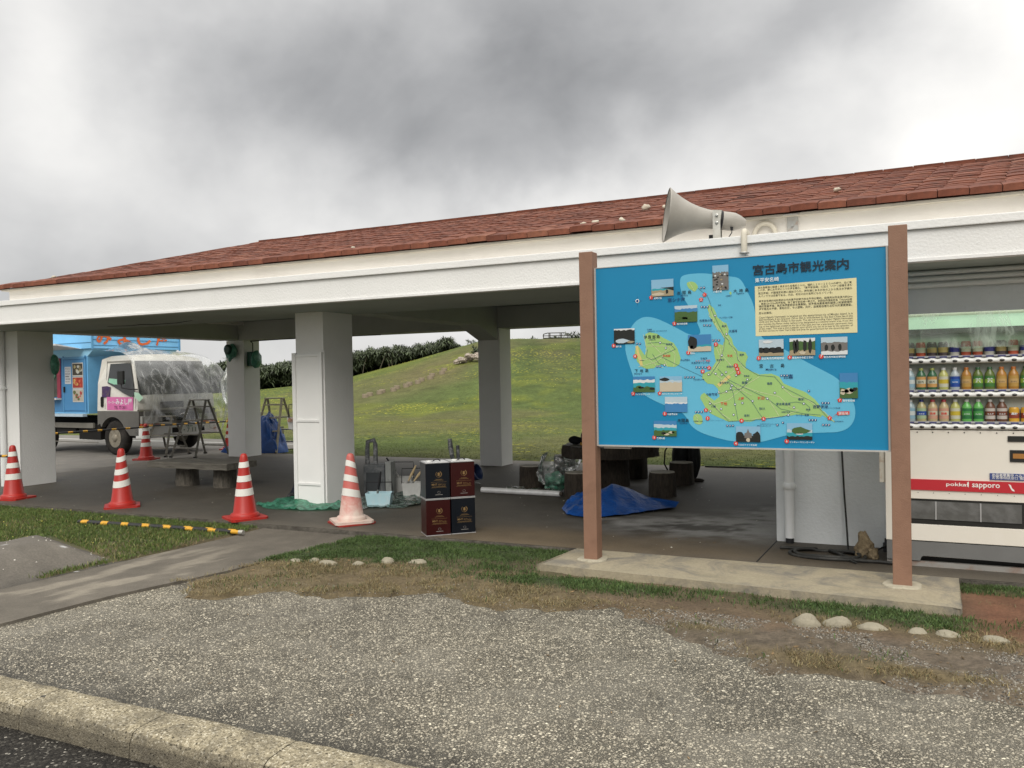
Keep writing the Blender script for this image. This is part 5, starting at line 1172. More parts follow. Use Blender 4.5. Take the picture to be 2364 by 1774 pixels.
def rock(name, c, r, seed, label, cat='rock', m_=rock_m, grp=None, parent=None, amp=.5):
    mb = MB(); mb.ball((0, 0, 0), (1, 1, 1), 14, 10); ox = seed * 7.7
    mb.v = [tuple(Vector(v) * (1 + amp * mnoise.noise(Vector(v) * 1.5 + Vector((ox, 0, 0))) + amp * .4 * mnoise.noise(Vector(v) * 4 + Vector((ox, 5, 0))))) for v in mb.v]
    mb.v = [(v[0] * r[0], v[1] * r[1], max(v[2], -.55) * r[2]) for v in mb.v]; mb.sm = [False] * len(mb.sm)
    o = mb.build(name, m_, parent); o.location = (c[0], c[1], c[2] + .5 * r[2]); 
    if label: setp(o, label, cat, grp)
    return o
a = rock('rock', (-.34, 7.10, 0), (.062, .055, .12), 3, 'lumpy brown coral rock standing on the floor against the hose')
rock('rock', (-.27, 7.05, 0), (.038, .035, .055), 5, 'smaller brown coral rock leaning at the foot of the taller lump')
mb = MB()
for k in range(9): mb.tube([(-1.75 + .05 * k + rnd.uniform(-.02, .02), 13.0 + rnd.uniform(-.05, .05), .01), (-1.72 + .05 * k + rnd.uniform(-.05, .05), 13.02, rnd.uniform(.02, .10))], .008, 5)
mb.build('dry_twigs', mat('bleached_twig', (.42, .38, .28), .9), label='small heap of bleached twigs at the back edge of the floor slab', category='twigs')
o = MB().tube([(-2.9, 12.98, .012), (-2.3, 12.99, .012), (-1.8, 12.98, .012), (-1.2, 13.02, .012), (-.9, 13.0, .012)], .012, 6).build('ground_cable', hose); setp(o, 'black cable running along the back edge of the floor slab', 'cable')

# ------------------------------------------------------------------ traffic cones
def cone(loc, rz, label, red=(.40, .024, .017), faded=False, tilt=0, tdir=0, scale=1):
    c = thing('traffic_cone', label, 'traffic cone', loc, rz, 'red and white traffic cones')
    if faded:
        m, t, p = newmat('overspray_red_plastic'); v = objc(t); n = noise(t, v, 9, 6, .7, .5); sz = t.nodes.new('ShaderNodeSeparateXYZ'); t.links.new(v, sz.inputs[0])
        f = mth(t, 'ADD', mth(t, 'MULTIPLY', mth(t, 'SUBTRACT', .34, sz.outputs['Z']), 2.6), mth(t, 'MULTIPLY', mth(t, 'SUBTRACT', n.outputs['Fac'], .5), 1.5))
        c_ = mixc(t, ramp(t, f, [(0.0, .14), (.8, .88)]), (.47, .045, .035), (.66, .58, .50)); t.links.new(c_, p.inputs['Base Color']); p.inputs['Roughness'].default_value = .5
        bm_ = m
    else: bm_ = mat('cone_red_plastic', red, .38, .45, var=.06, vs=5, dirt=(.30, .03, .02), dscale=6, damt=.4)
    prof = [(.150, .022), (.150, .05), (.142, .060), (.128, .064), (.122, .075), (.046, .62), (.040, .665), (.030, .692), (.014, .70), (.001, .701)]
    MB().lathe(prof, n=28).build('cone_body', bm_, c)
    s = .195; b = MB(); b.prism([(-s, -s + .03), (-s + .03, -s), (s - .03, -s), (s, -s + .03), (s, s - .03), (s - .03, s), (-s + .03, s), (-s, s - .03)], .0, .022); b.build('base_plate', bm_, c, bevel=.005)
    wm = mat('reflective_white', (.72, .71, .66), .4, .4, var=.03)
    for (z0, z1) in ((.555, .615), (.405, .47), (.255, .33)):
        vs = []; n = 28
        for z in (z0, z1):
            for k in range(n):
                a = 2 * math.pi * k / n; zz = z + tilt * math.cos(a - tdir) * (1 if z0 < .5 else 1); r_ = .122 + (.046 - .122) * (zz - .075) / .545 + .0018
                vs.append((r_ * math.cos(a), r_ * math.sin(a), zz))
        mb = MB(); mb.add(vs, [(k, (k + 1) % n, n + (k + 1) % n, n + k) for k in range(n)], 0, True); mb.build('white_band', wm, c)
    return c
c1_ = cone((-10.56, 6.93, 0), R(12), 'leftmost red cone before the left column, with a black bar ring round it', tilt=.004)
cone((-8.545, 6.94, 0), R(50), 'second red cone from the left, chevron-slanted bands, at the slab edge', tilt=.020, tdir=R(40))
cone((-6.48, 6.80, 0), R(62), 'clean bright red cone left of the middle column', tilt=.006, tdir=R(20), red=(.46, .024, .015))
c4_ = cone((-5.19, 6.955, .018), R(48), 'faded cone spattered with white paint, right of the middle column', faded=True, tilt=.022, tdir=R(205))
wb = MB(); s = .20; wb.prism([(-s, -s + .04), (-s + .04, -s), (s - .04, -s), (s, -s + .04), (s, s - .04), (s - .04, s), (-s + .04, s), (-s, s - .04)], -.016, .0)
wo_ = wb.build('weight_ring', mat('old_red_rubber', (.33, .03, .02), .6, dirt=(.03, .02, .02), dscale=8), c4_); wo_.rotation_euler = (0, 0, R(9))
cone((-13.41, 11.46, -.01), R(20), 'red cone in front of the truck carrying the striped bars', red=(.40, .035, .025), tilt=.004)
cone((-13.50, 13.76, -.01), R(30), 'farthest red cone behind the back left column', red=(.38, .035, .025), tilt=.004)
yel_m = mat('bar_yellow', (.62, .33, .03), .45, .4, var=.05); blk_m = mat('bar_black', (.022, .022, .024), .45, .4)
def bar(a, b, label, r=.017, n=13, ring=True, start=0):
    a, b = Vector(a), Vector(b); mid = (a + b) / 2; L_ = b - a
    mb = MB(); mb.tube([a - mid, b - mid], r, 10, 0)
    o = mb.build('barrier_bar', blk_m); o.location = mid
    y_ = MB(); tt = L_.length; k = start
    for i in range(n):
        if i % 2: continue
        u0, u1 = (i + .35) / n, (i + 1.0) / n; y_.tube([a - mid + L_ * u0, a - mid + L_ * u1], r + .0015, 10, 0)
        o2 = y_.build('yellow_band', yel_m, o); y_ = MB()
    if ring:
        for e in (a, b):
            pts = [(e - mid) + Vector((.055 * math.cos(t_), .055 * math.sin(t_), 0)) for t_ in [k * math.pi / 8 for k in range(17)]]
            MB().tube(pts, .008, 6).build('end_ring', blk_m, o)
    return setp(o, label, 'barrier bar', 'black and yellow barrier bars')
bar((-13.41, 11.46, .62), (-13.95, 9.60, .60), 'striped bar reaching from the truck-side cone towards the left column', n=15)
bar((-13.42, 11.48, .64), (-13.50, 13.74, .60), 'striped bar between the two cones in front of the truck', n=15)
bar((-10.60, 6.93, .555), (-12.55, 6.60, .57), 'pale-worn bar ringed on the leftmost cone, leaving the frame', n=15)
bar((-8.18, 6.08, -.020), (-6.02, 6.235, -.020), 'black and yellow bar lying in the grass, the nearer of two side by side', r=.019, n=15, ring=False)
bar((-8.22, 6.125, -.022), (-6.10, 6.275, -.022), 'black and yellow bar lying in the grass, the farther of two side by side', r=.019, n=15, ring=False)
MB().tube([(-6.02, 6.235, -.02), (-5.97, 6.24, -.02)], .024, 10).build('bar_end_cap', alu, None, label='loose grey end cap at the tip of the bar in the grass', category='cap')

# ------------------------------------------------------------------ imitation-log furniture
def bark_mat(name, c0, c1):
    m, t, p = newmat(name); v = objc(t); mp_ = t.nodes.new('ShaderNodeMapping'); mp_.inputs['Scale'].default_value = (26, 26, 4.5); t.links.new(v, mp_.inputs[0])
    n = noise(t, mp_.outputs[0], 1.6, 6, .7, 1.2); n2 = noise(t, v, 3, 4, .6)
    c = ramp(t, n.outputs['Fac'], [(.32, c0), (.68, c1)]); c = mixc(t, 1.0, c, ramp(t, n2.outputs['Fac'], [(.3, .7), (.7, 1.2)]), 'MULTIPLY')
    t.links.new(c, p.inputs['Base Color']); p.inputs['Roughness'].default_value = .85; bump(t, p, n.outputs['Fac'], .03, 1.0); return m
bark = bark_mat('concrete_bark_dark', (.022, .017, .012), (.085, .066, .048)); bark2 = bark_mat('concrete_bark_grey', (.045, .040, .032), (.17, .15, .12))
top_m = mat('worn_log_top', (.40, .37, .32), .75, .3, var=.15, vs=9, bmp=.003, bs=50, dirt=(.10, .085, .065), dscale=6, damt=.7)
def log_mesh(r, h, seed, n=40, rows=8, flare=.012):
    mb = MB(); vs = []
    for j in range(rows + 1):
        z = h * j / rows
        for k in range(n):
            a = 2 * math.pi * k / n; g = .045 * mnoise.noise(Vector((math.cos(a) * 5 + seed, math.sin(a) * 5, z * 3))) + .022 * mnoise.noise(Vector((math.cos(a) * 14 + seed, math.sin(a) * 14, z * 5)))
            rr_ = r * (1 + g * 1.6) + flare * (1 - j / rows); 
            if j == rows: rr_ -= .006
            vs.append((rr_ * math.cos(a), rr_ * math.sin(a), z))
    mb.add(vs, [(j * n + k, j * n + (k + 1) % n, (j + 1) * n + (k + 1) % n, (j + 1) * n + k) for j in range(rows) for k in range(n)], 0, True)
    return mb, [vs[rows * n + k] for k in range(n)]
def stool(x, y, label, rz, h=.29, r=.158):
    s = thing('log_stool', label, 'stool', (x, y, 0), rz, 'imitation-log stools round the table')
    mb, rim = log_mesh(r, h, x * 3, flare=.008); mb.build('trunk_body', bark, s)
    t_ = MB(); rim2 = [(a * .965, b * .965, h + .008) for a, b, c_ in rim]; n = len(rim)
    t_.add(rim + rim2, [(k, (k + 1) % n, n + (k + 1) % n, n + k) for k in range(n)] + [tuple(range(n, 2 * n))]); t_.build('seat_top', top_m, s); return s
stool(-4.52, 9.98, 'log stool at the left, directly behind the roll of plastic', .2)
stool(-4.70, 11.60, 'half-hidden log stool at the back left, behind the plastic bag', 1.2, h=.27)
stool(-3.66, 9.44, 'front log stool touching the blue sheet, behind the left sign post', 2.1)
stool(-3.52, 11.38, 'dark log stool right behind the table pedestal', 3.0)
stool(-2.70, 9.78, 'nearest right-hand log stool standing free on the floor', 4.0)
stool(-2.75, 10.90, 'log stool with the black bags behind it', 5.1)
tb_ = thing('round_log_table', 'large round imitation-log table with thick dark bark rim', 'table', (-3.60, 10.52, 0))
mb, rim = log_mesh(.225, .40, 8.3, flare=.02); mb.build('pedestal', bark, tb_)
mb, rim = log_mesh(.63, .15, 2.3, 96, 3, 0); tt_ = mb.build('table_top', bark, tb_); tt_.location = (0, 0, .40)
ds = MB(); n = len(rim); ds.add([(a, b, .553) for a, b, c_ in rim] + [(a, b, .401) for a, b, c_ in rim], [tuple(range(n)), tuple(range(2 * n - 1, n - 1, -1))]); ds.build('top_disc', mat('table_top_face', (.10, .085, .065), .6, .4, var=.2, vs=6), tb_)
# bench
bn = thing('log_bench', 'plank-look concrete bench on two bark-covered stump legs', 'bench', (-9.0, 8.68, 0))
rr = random.Random(5)
for x in (-.40, .32):
    mb, rim = log_mesh(.150, .275, x * 9, flare=.012); l_ = mb.build('leg', bark2, bn); l_.location = (x, .06, 0)
sm_, t, p = newmat('bench_plank_concrete'); v = objc(t); mp_ = t.nodes.new('ShaderNodeMapping'); mp_.inputs['Scale'].default_value = (1.2, 9, 14); t.links.new(v, mp_.inputs[0])
n_w = noise(t, mp_.outputs[0], 2.2, 6, .7, 1.0); t.links.new(ramp(t, n_w.outputs['Fac'], [(.3, (.07, .064, .052)), (.7, (.20, .185, .155))]), p.inputs['Base Color']); p.inputs['Roughness'].default_value = .85; bump(t, p, n_w.outputs['Fac'], .02)
for i, (y0, y1) in enumerate(((-.27, .02), (.026, .30))):
    n = 30; vs = []
    for k in range(n + 1):
        x = -.82 + 1.50 * k / n; j = .010 * mnoise.noise(Vector((x * 6, i * 5, 0)))
        for (yy, zz) in ((y0, .275 + j), (y0 + j, .352), (y0 + .012, .362 + j * .2), (y1 - .008, .362 + j * .2), (y1, .352), (y1, .275)): vs.append((x + (j * 2 if k in (0, n) else 0), yy, zz))
    mb = MB(); mb.add(vs, [(k * 6 + a, k * 6 + (a + 1) % 6, (k + 1) * 6 + (a + 1) % 6, (k + 1) * 6 + a) for k in range(n) for a in range(6)] + [tuple(range(6)), tuple(n * 6 + a for a in reversed(range(6)))]); mb.build('seat_plank', sm_, bn)

# things on the table
o = thing('black_pouch', 'small black cloth bag on the left edge of the round table', 'bag', (-4.03, 10.36, .553))
mb = MB(); mb.ball((0, 0, .055), (.10, .06, .055), 16, 10); mb.v = [(v[0] * (1 + .25 * mnoise.noise(Vector(v) * 12)), v[1], max(.0, v[2] * (1 + .25 * mnoise.noise(Vector(v) * 9)))) for v in mb.v]; mb.build('pouch', mat('black_cloth', (.012, .012, .014), .9, .2), o)
o = thing('dark_bottle', 'small dark bottle with a white cap behind the black bag', 'bottle', (-3.99, 10.52, .553))
MB().lathe([(.033, 0), (.035, .01), (.035, .09), (.028, .125), (.014, .15), (.014, .165)], n=16).build('glass', mat('dark_glass', (.05, .025, .015), .15, .6), o); MB().lathe([(.016, .165), (.016, .185)], n=12).build('cap', mat('white_cap_p', (.6, .6, .58), .4), o)
o = thing('green_bottle', 'pale green tea bottle standing on the round table beside the sign post', 'bottle', (-3.83, 10.38, .553))
MB().lathe([(.030, 0), (.034, .01), (.034, .15), (.028, .18), (.014, .205), (.014, .215)], n=16).build('body', mat('tea_green_body', (.16, .22, .07), .25, .5), o); MB().lathe([(.0345, .05), (.0345, .13)], n=16, caps=False).build('label', mat('tea_label', (.30, .36, .16), .5), o); MB().lathe([(.016, .215), (.016, .235)], n=12).build('cap', mat('white_cap_p', (.6, .6, .58), .4), o)
o = MB().box(-.03, .03, -.02, .02, 0, .035).build('snack_box', mat('orange_box', (.5, .25, .04), .5), bevel=.003); o.location = (-3.90, 10.27, .553); setp(o, 'tiny orange box on the table between bag and green bottle', 'box')
# black bags behind the stool
bk_m = mat('black_nylon', (.010, .010, .012), .6, .4, bmp=.006, bs=12)
def soft_bag(name, label, loc, sx, sy, h, seed, straps, rz=0):
    b = thing(name, label, 'bag', loc, rz); mb = MB(); mb.ball((0, 0, h / 2), (sx, sy, h / 2), 20, 14)
    mb.v = [((v[0]) * (1.12 if abs(v[2] - h / 2) < h * .3 else 1) * (1 + .14 * mnoise.noise(Vector(v) * 7 + Vector((seed, 0, 0)))), v[1] * (1 + .2 * mnoise.noise(Vector(v) * 6 + Vector((seed, 3, 0)))), max(0, v[2])) for v in mb.v]; mb.build('bag_body', bk_m, b)
    pk = MB(); pk.ball((0, -sy * .85, h * .35), (sx * .7, sy * .35, h * .24), 14, 8); pk.build('front_pocket', bk_m, b)
    for s_ in straps: MB().tube(s_, .011, 6).build('strap', bk_m, b)
    return b
soft_bag('backpack', 'black backpack standing behind a log stool under the map board', (-2.86, 11.38, 0), .125, .10, .60, 1, [[(-.15, -.05, .52), (-.22, -.06, .40), (-.24, -.04, .22), (-.2, 0, .12)], [(-.03, 0, .58), (0, 0, .66), (.05, 0, .58)]])
soft_bag('shoulder_bag', 'narrow black shoulder bag hanging beside the backpack', (-2.66, 11.28, .03), .075, .08, .58, 4, [[(-.05, 0, .54), (-.04, 0, .66)], [(.03, 0, .54), (.0, 0, .68)]])
o = MB(); o.ball((0, 0, .02), (.085, .05, .028), 14, 8); o = o.build('dark_shoe', mat('dark_shoe', (.05, .04, .035), .7)); o.location = (-2.60, 11.22, 0); setp(o, 'small dark shoe on the floor below the shoulder bag', 'shoe')

# ------------------------------------------------------------------ blue tarpaulins
m, t, p = newmat('blue_tarpaulin'); v = objc(t); n1_ = noise(t, v, 5, 6, .65, 1.0); n2_ = noise(t, v, 26, 4, .6, .5)
c = ramp(t, n1_.outputs['Fac'], [(.3, (.008, .045, .19)), (.6, (.012, .075, .30)), (.78, (.035, .13, .40))]); t.links.new(c, p.inputs['Base Color']); p.inputs['Roughness'].default_value = .32; p.inputs['Specular IOR Level'].default_value = .5
b_ = NN(t, 'ShaderNodeBump', Distance=.03, Strength=.7); t.links.new(n1_.outputs['Fac'], b_.inputs['Height']); bump(t, p, n2_.outputs['Fac'], .008, .7, b_.outputs[0])
tarp_m = m
def ridged(v, s, seed):
    n_ = mnoise.noise(Vector(v) * s + Vector((seed, seed * 2, 0))); return 1 - abs(n_) * 2
def tarp(name, label, outline, hf, loc, nseg=46):
    """heap inside an outline (star-shaped about its centre); hf(u in 0..1 from centre, angle) height"""
    n = 72; rings = nseg; cx = sum(p_[0] for p_ in outline) / len(outline); cy = sum(p_[1] for p_ in outline) / len(outline)
    # radial outline
    angs = []; 
    def rad(a):
        best = .1; d_ = Vector((math.cos(a), math.sin(a)))
        for i in range(len(outline)):
            p1 = Vector(outline[i]) - Vector((cx, cy)); p2 = Vector(outline[(i + 1) % len(outline)]) - Vector((cx, cy)); e_ = p2 - p1; den = d_.x * e_.y - d_.y * e_.x
            if abs(den) < 1e-9: continue
            t_ = (p1.x * e_.y - p1.y * e_.x) / den; s_ = (p1.x * d_.y - p1.y * d_.x) / den
            if t_ > 0 and -1e-6 <= s_ <= 1 + 1e-6: best = max(best, t_)
        return best
    vs = [(cx, cy, hf(cx, cy, 0))]
    for j in range(1, rings + 1):
        u = j / rings
        for k in range(n):
            a = 2 * math.pi * k / n; r_ = rad(a) * u; x, y = cx + r_ * math.cos(a), cy + r_ * math.sin(a); vs.append((x, y, hf(x, y, u)))
    fs = [(0, 1 + k, 1 + (k + 1) % n) for k in range(n)] + [(1 + (j - 1) * n + k, 1 + j * n + k, 1 + j * n + (k + 1) % n, 1 + (j - 1) * n + (k + 1) % n) for j in range(1, rings) for k in range(n)]
    mb = MB(); mb.add([(a - loc[0], b - loc[1], c_) for a, b, c_ in vs], fs, 0, True); o = mb.build(name, tarp_m); o.location = loc; return setp(o, label, 'tarpaulin', 'blue tarpaulins')
def h_front(x, y, u):
    # folded sheet: a tent-like fold with its crest towards the back, flattening to the right
    e = max(0, 1 - u ** 3); crest = .20 * math.exp(-((x + 3.05) / .42) ** 2) + .13 * math.exp(-((x + 3.45) / .16) ** 2); fl_ = .05 + .045 * (ridged((x, y, 0), 2.5, 1) ** 3)
    return .004 + e * (crest * (.45 + .55 * sstep(7.95, 8.7, y)) + fl_ + .020 * mnoise.noise(Vector((x * 9, y * 9, 0))))
sheet_pts = {'P': (-2.98, 8.72, .27), 'P2': (-2.86, 8.86, .22), 'F1': (-3.28, 8.12, .012), 'F2': (-2.98, 7.99, .012), 'F3': (-2.74, 8.22, .018), 'R1': (-2.30, 8.84, .035), 'R2': (-2.28, 8.93, .075), 'R3': (-2.36, 9.0, .012), 'M': (-2.62, 8.88, .120), 'B': (-3.0, 9.05, .012), 'L1': (-3.48, 8.80, .012), 'L2': (-3.47, 8.45, .012), 'L3': (-3.42, 8.62, .135), 'N': (-3.26, 8.50, .125), 'K': (-3.12, 8.20, .070), 'G': (-3.22, 8.78, .16)}
sheet_f = ['P F2 F3', 'P F3 M', 'F3 R1 M', 'M R1 R2', 'P M P2', 'P2 M R3', 'M R2 R3', 'P2 R3 B', 'P P2 G', 'P2 B G', 'G B L1', 'G L1 L3', 'L3 L1 L2', 'L3 L2 N', 'G L3 N', 'P G N', 'P N K', 'N L2 F1', 'N F1 K', 'K F1 F2', 'P K F2']
bm = bmesh.new(); vv = {k: bm.verts.new((p_[0] + 2.98, p_[1] - 8.5, p_[2])) for k, p_ in sheet_pts.items()}
for f_ in sheet_f: bm.faces.new([vv[k] for k in f_.split()])
bmesh.ops.subdivide_edges(bm, edges=bm.edges[:], cuts=7, use_grid_fill=True)
for v_ in bm.verts:
    q_ = v_.co; w_ = mnoise.noise(Vector((q_.x * 5, q_.y * 5, 3))) * .018 + mnoise.noise(Vector((q_.x * 16, q_.y * 12, 5))) * .009 + (abs(mnoise.noise(Vector((q_.x * 14, q_.y * 14, 8)))) * .05 if q_.x < -.22 else 0)
    v_.co.z = max(.004, q_.z + w_ * (1 if q_.z > .02 else .4))
bmesh.ops.recalc_face_normals(bm, faces=bm.faces[:])
me = bpy.data.meshes.new('blue_sheet'); bm.to_mesh(me); bm.free(); me.polygons.foreach_set('use_smooth', [True] * len(me.polygons)); me.materials.append(tarp_m)
link_mesh('blue_sheet', me, None, (-2.98, 8.5, 0), label='folded blue tarpaulin on the floor behind the left sign post', category='tarpaulin', group='blue tarpaulins')
def h_heap(x, y, u):
    e = max(0, 1 - u ** 4) ** .6; b_ = .34 * math.exp(-((x + 11.85) / .30) ** 2) + .48 * math.exp(-((x + 12.05) / .16) ** 2)
    return .004 + e * (b_ * .95 + .11 + .16 * mnoise.noise(Vector((x * 6, y * 6, 5))) + .10 * mnoise.noise(Vector((x * 15, y * 15, 2))))
tarp('blue_sheet_heap', 'crumpled heap of blue tarpaulin against the stepladder right of the back left column', [(-12.25, 13.1), (-11.9, 13.02), (-11.6, 13.1), (-11.55, 13.4), (-11.75, 13.6), (-12.1, 13.65), (-12.3, 13.4)], h_heap, (-11.9, 13.3, .0), 40)
def h_small(x, y, u): return .004 + max(0, 1 - u ** 3) * (.09 + .07 * ridged((x, y, 0), 4, 3) ** 2)
tarp('blue_sheet_corner', 'small crumpled end of blue tarpaulin left of the back left column', [(-13.02, 12.98), (-12.7, 12.85), (-12.4, 12.85), (-12.3, 13.1), (-12.6, 13.2), (-12.9, 13.15)], h_small, (-12.6, 13.0, 0), 24)

# ------------------------------------------------------------------ paint cans
navy = mat('can_navy_lacquer', (.004, .006, .010), .30, .3, var=.05); maroon = mat('can_maroon_lacquer', (.032, .004, .004), .30, .3, var=.05)
gold = mat('gold_print', (.24, .15, .06), .5, .4, .2); tin = mat('tin_plate', (.55, .55, .55), .35, .5, .6, var=.1, dirt=(.25, .25, .25), dscale=9, damt=.5); white_pl = mat('white_plastic', (.70, .70, .68), .4)
CR = R(44)
def can(dx, z, col, lab, top=False):
    org = Vector((-4.075, 6.60, z)); off = Matrix.Rotation(CR, 3, 'Z') @ Vector((dx, (.0 if dx == 0 else .006), 0)); cn_ = thing('paint_can', lab, 'paint can', org + off, CR, 'stacked square paint cans')
    w = .238; MB().box(.003, w - .003, .003, w - .003, .006, .334).build('can_body', col, cn_, bevel=.006)
    rm_ = MB()
    for z_ in (0, .334): rm_.box(0, w, 0, w, z_, z_ + .007)
    rm_.build('seam_rim', tin, cn_, bevel=.002)
    g = MB(); cx, cz = w * .54, .232
    for k in range(26):
        a = R(-235 + 290 * k / 25); r_ = .026
        for sg in (.0,):
            px, pz = cx + r_ * math.cos(a), cz + r_ * math.sin(a); g.add([(px - .004, .0018, pz - .002), (px + .004 * math.cos(a * 2), .0018, pz - .004), (px + .005 * math.cos(a), .0018, pz + .005 * math.sin(a)), (px - .002, .0018, pz + .004)], [(0, 1, 2, 3)])
    g.poly([(cx + .014 * math.cos(a) * (1 if i % 2 else .55), .0018, cz + .019 * math.sin(a) * (1 if i % 3 else .7)) for i, a in enumerate([k * math.pi / 6 for k in range(12)])])
    for zz, ww, th in ((.182, .06, .003), (.174, .09, .0022), (.158, .15, .0015), (.106, .15, .0015), (.113, .13, .003)): g.add([(cx - ww / 2, .0018, zz), (cx + ww / 2, .0018, zz), (cx + ww / 2, .0018, zz + th), (cx - ww / 2, .0018, zz + th)], [(0, 1, 2, 3)])
    put_text(g, 'MHT', lambda a, b: (cx - .068 + a, .0018, .126 + b), w=.052, h=.020, bold=.01)
    put_text(g, '塗料用シンナー', lambda a, b: (cx - .008 + a, .0018, .134 + b), w=.076); put_text(g, 'PAINT THINNER', lambda a, b: (cx - .008 + a, .0018, .124 + b), w=.076)
    g.build('gold_emblem', gold, cn_)
    g2 = MB()
    for k in range(12): a = 2 * math.pi * k / 12; g2.add([(cx + .013 * math.cos(a) - .002, .0018, .060 + .010 * math.sin(a)), (cx + .013 * math.cos(a) + .002, .0018, .060 + .010 * math.sin(a)), (cx + .013 * math.cos(a) + .001, .0018, .064 + .010 * math.sin(a))], [(0, 1, 2)])
    g2.add([(cx - .035, .0018, .038), (cx + .035, .0018, .038), (cx + .035, .0018, .041), (cx - .035, .0018, .041)], [(0, 1, 2, 3)]); g2.build('small_mark', mat('silver_print', (.35, .33, .31), .5), cn_)
    if top:
        MB().box(.012, w - .012, .012, w - .012, .3412, .3435).build('lid', mat('lid_white', (.62, .62, .62), .35), cn_)
        MB().lathe([(.026, 0), (.028, .002), (.028, .012), (.024, .016)], (0.052, .055, .3435), 16).build('spout_cap', white_pl, cn_)
        MB().tube([(.10, .12, .345), (.12, .10, .36), (.15, .11, .362), (.175, .13, .346)], .005, 6).build('carry_handle', black_rub, cn_)
    return cn_
can(0, 0, maroon, 'maroon paint can at the bottom left of the stack of four'); can(.244, 0, navy, 'navy paint can at the bottom right of the stack of four')
can(0, .343, navy, 'navy paint can at the top left of the stack of four', True); can(.244, .343, maroon, 'maroon paint can at the top right of the stack of four', True)
# tool standing behind the cans
o = thing('folding_tool_handles', 'dark pair of tool handles sticking up behind the paint cans', 'tool', (-4.33, 7.62, 0))
gp = mat('worn_dark_grip', (.035, .038, .042), .5, dirt=(.3, .3, .3), dscale=22, damt=.6)
MB().tube([(-.03, 0, .0), (-.03, 0, .60), (-.055, 0, .74), (-.065, 0, .83)], [.018, .02, .028, .022], 10).build('handle', gp, o); MB().tube([(.03, .02, .0), (.025, .02, .60), (.02, .02, .76)], [.018, .02, .018], 10).build('handle', gp, o)
MB().box(-.07, .12, -.02, .05, 0, .56).build('tool_case', mat('dark_grey_case', (.05, .055, .055), .5), o, bevel=.01)
# blue-black pail behind the cans
o = thing('dark_blue_pail', 'dark blue pail lying on its side right of the paint cans', 'pail', (-5.50, 10.15, .13))
MB().lathe([(.09, -.10), (.11, .08), (.12, .10), (.11, .10), (.105, .08), (.08, -.08)], (0, 0, 0), 24, 0, True, Matrix.Rotation(R(70), 4, 'Y'), caps=False).build('pail_body', mat('navy_plastic', (.015, .03, .09), .35, .5), o)
MB().tube([(.04, -.14, .0), (.10, -.10, -.10), (.12, 0, -.13)], .005, 6).build('wire_handle', steel, o)

# ------------------------------------------------------------------ painters' gear
film_g = film('green_dust_sheet', (.14, .58, .36), white=.60, rough=.3, scale=6, refl=.0, milk=(.12, .48, .32)); film_c = film('clear_dust_sheet', (.62, .80, .74), white=.22, rough=.15, scale=7, refl=.08, milk=(.50, .68, .62))
def crumple(name, label, outline, amp, base, material, loc, seed, bumpc=(), n=60):
    xs = [p_[0] for p_ in outline]; ys = [p_[1] for p_ in outline]
    def inside(x, y):
        c_ = False
        for i in range(len(outline)):
            (x1, y1), (x2, y2) = outline[i], outline[i - 1]
            if (y1 > y) != (y2 > y) and x < (x2 - x1) * (y - y1) / (y2 - y1) + x1: c_ = not c_
        return c_
    gx = np.linspace(min(xs), max(xs), n); gy = np.linspace(min(ys), max(ys), n); vs = []; idx = {}
    fs = []
    def V_(i, j):
        if (i, j) not in idx:
            x, y = gx[i], gy[j]; z = base + amp * max(0, ridged((x, y, 0), 4.5, seed)) ** 4 * 1.0 + amp * .5 * abs(mnoise.noise(Vector((x * 8, y * 8, seed))))
            for (bx, by, br, bh) in bumpc: z += bh * math.exp(-((x - bx) ** 2 + (y - by) ** 2) / br ** 2)
            idx[(i, j)] = len(vs); vs.append((x - loc[0], y - loc[1], z))
        return idx[(i, j)]
    for i in range(n - 1):
        for j in range(n - 1):
            if inside((gx[i] + gx[i + 1]) / 2, (gy[j] + gy[j + 1]) / 2): fs.append((V_(i, j), V_(i + 1, j), V_(i + 1, j + 1), V_(i, j + 1)))
    mb = MB(); mb.add(vs, fs, 0, True); o = mb.build(name, material); o.location = loc; return setp(o, label, 'plastic sheet')
crumple('green_dust_sheet', 'green translucent dust sheet spread round the foot of the middle column', [(-7.02, 7.55), (-6.7, 7.38), (-6.2, 7.40), (-5.75, 7.60), (-5.62, 7.76), (-6.12, 7.765), (-6.62, 7.765), (-6.62, 8.25), (-6.95, 8.22)], .035, .006, film_g, (-6.4, 7.6, 0), 3, [(-6.5, 7.7, .12, .04), (-5.95, 7.7, .10, .05), (-6.15, 7.66, .12, .04)])
crumple('clear_dust_sheet', 'clear film trailing from the column to the right behind the buckets', [(-6.13, 7.78), (-5.6, 7.72), (-5.2, 7.95), (-4.98, 8.55), (-4.85, 8.85), (-5.15, 9.15), (-5.7, 9.05), (-6.13, 8.9)], .03, .006, film_c, (-5.6, 8.3, 0), 9, [(-4.92, 8.86, .08, .06)])
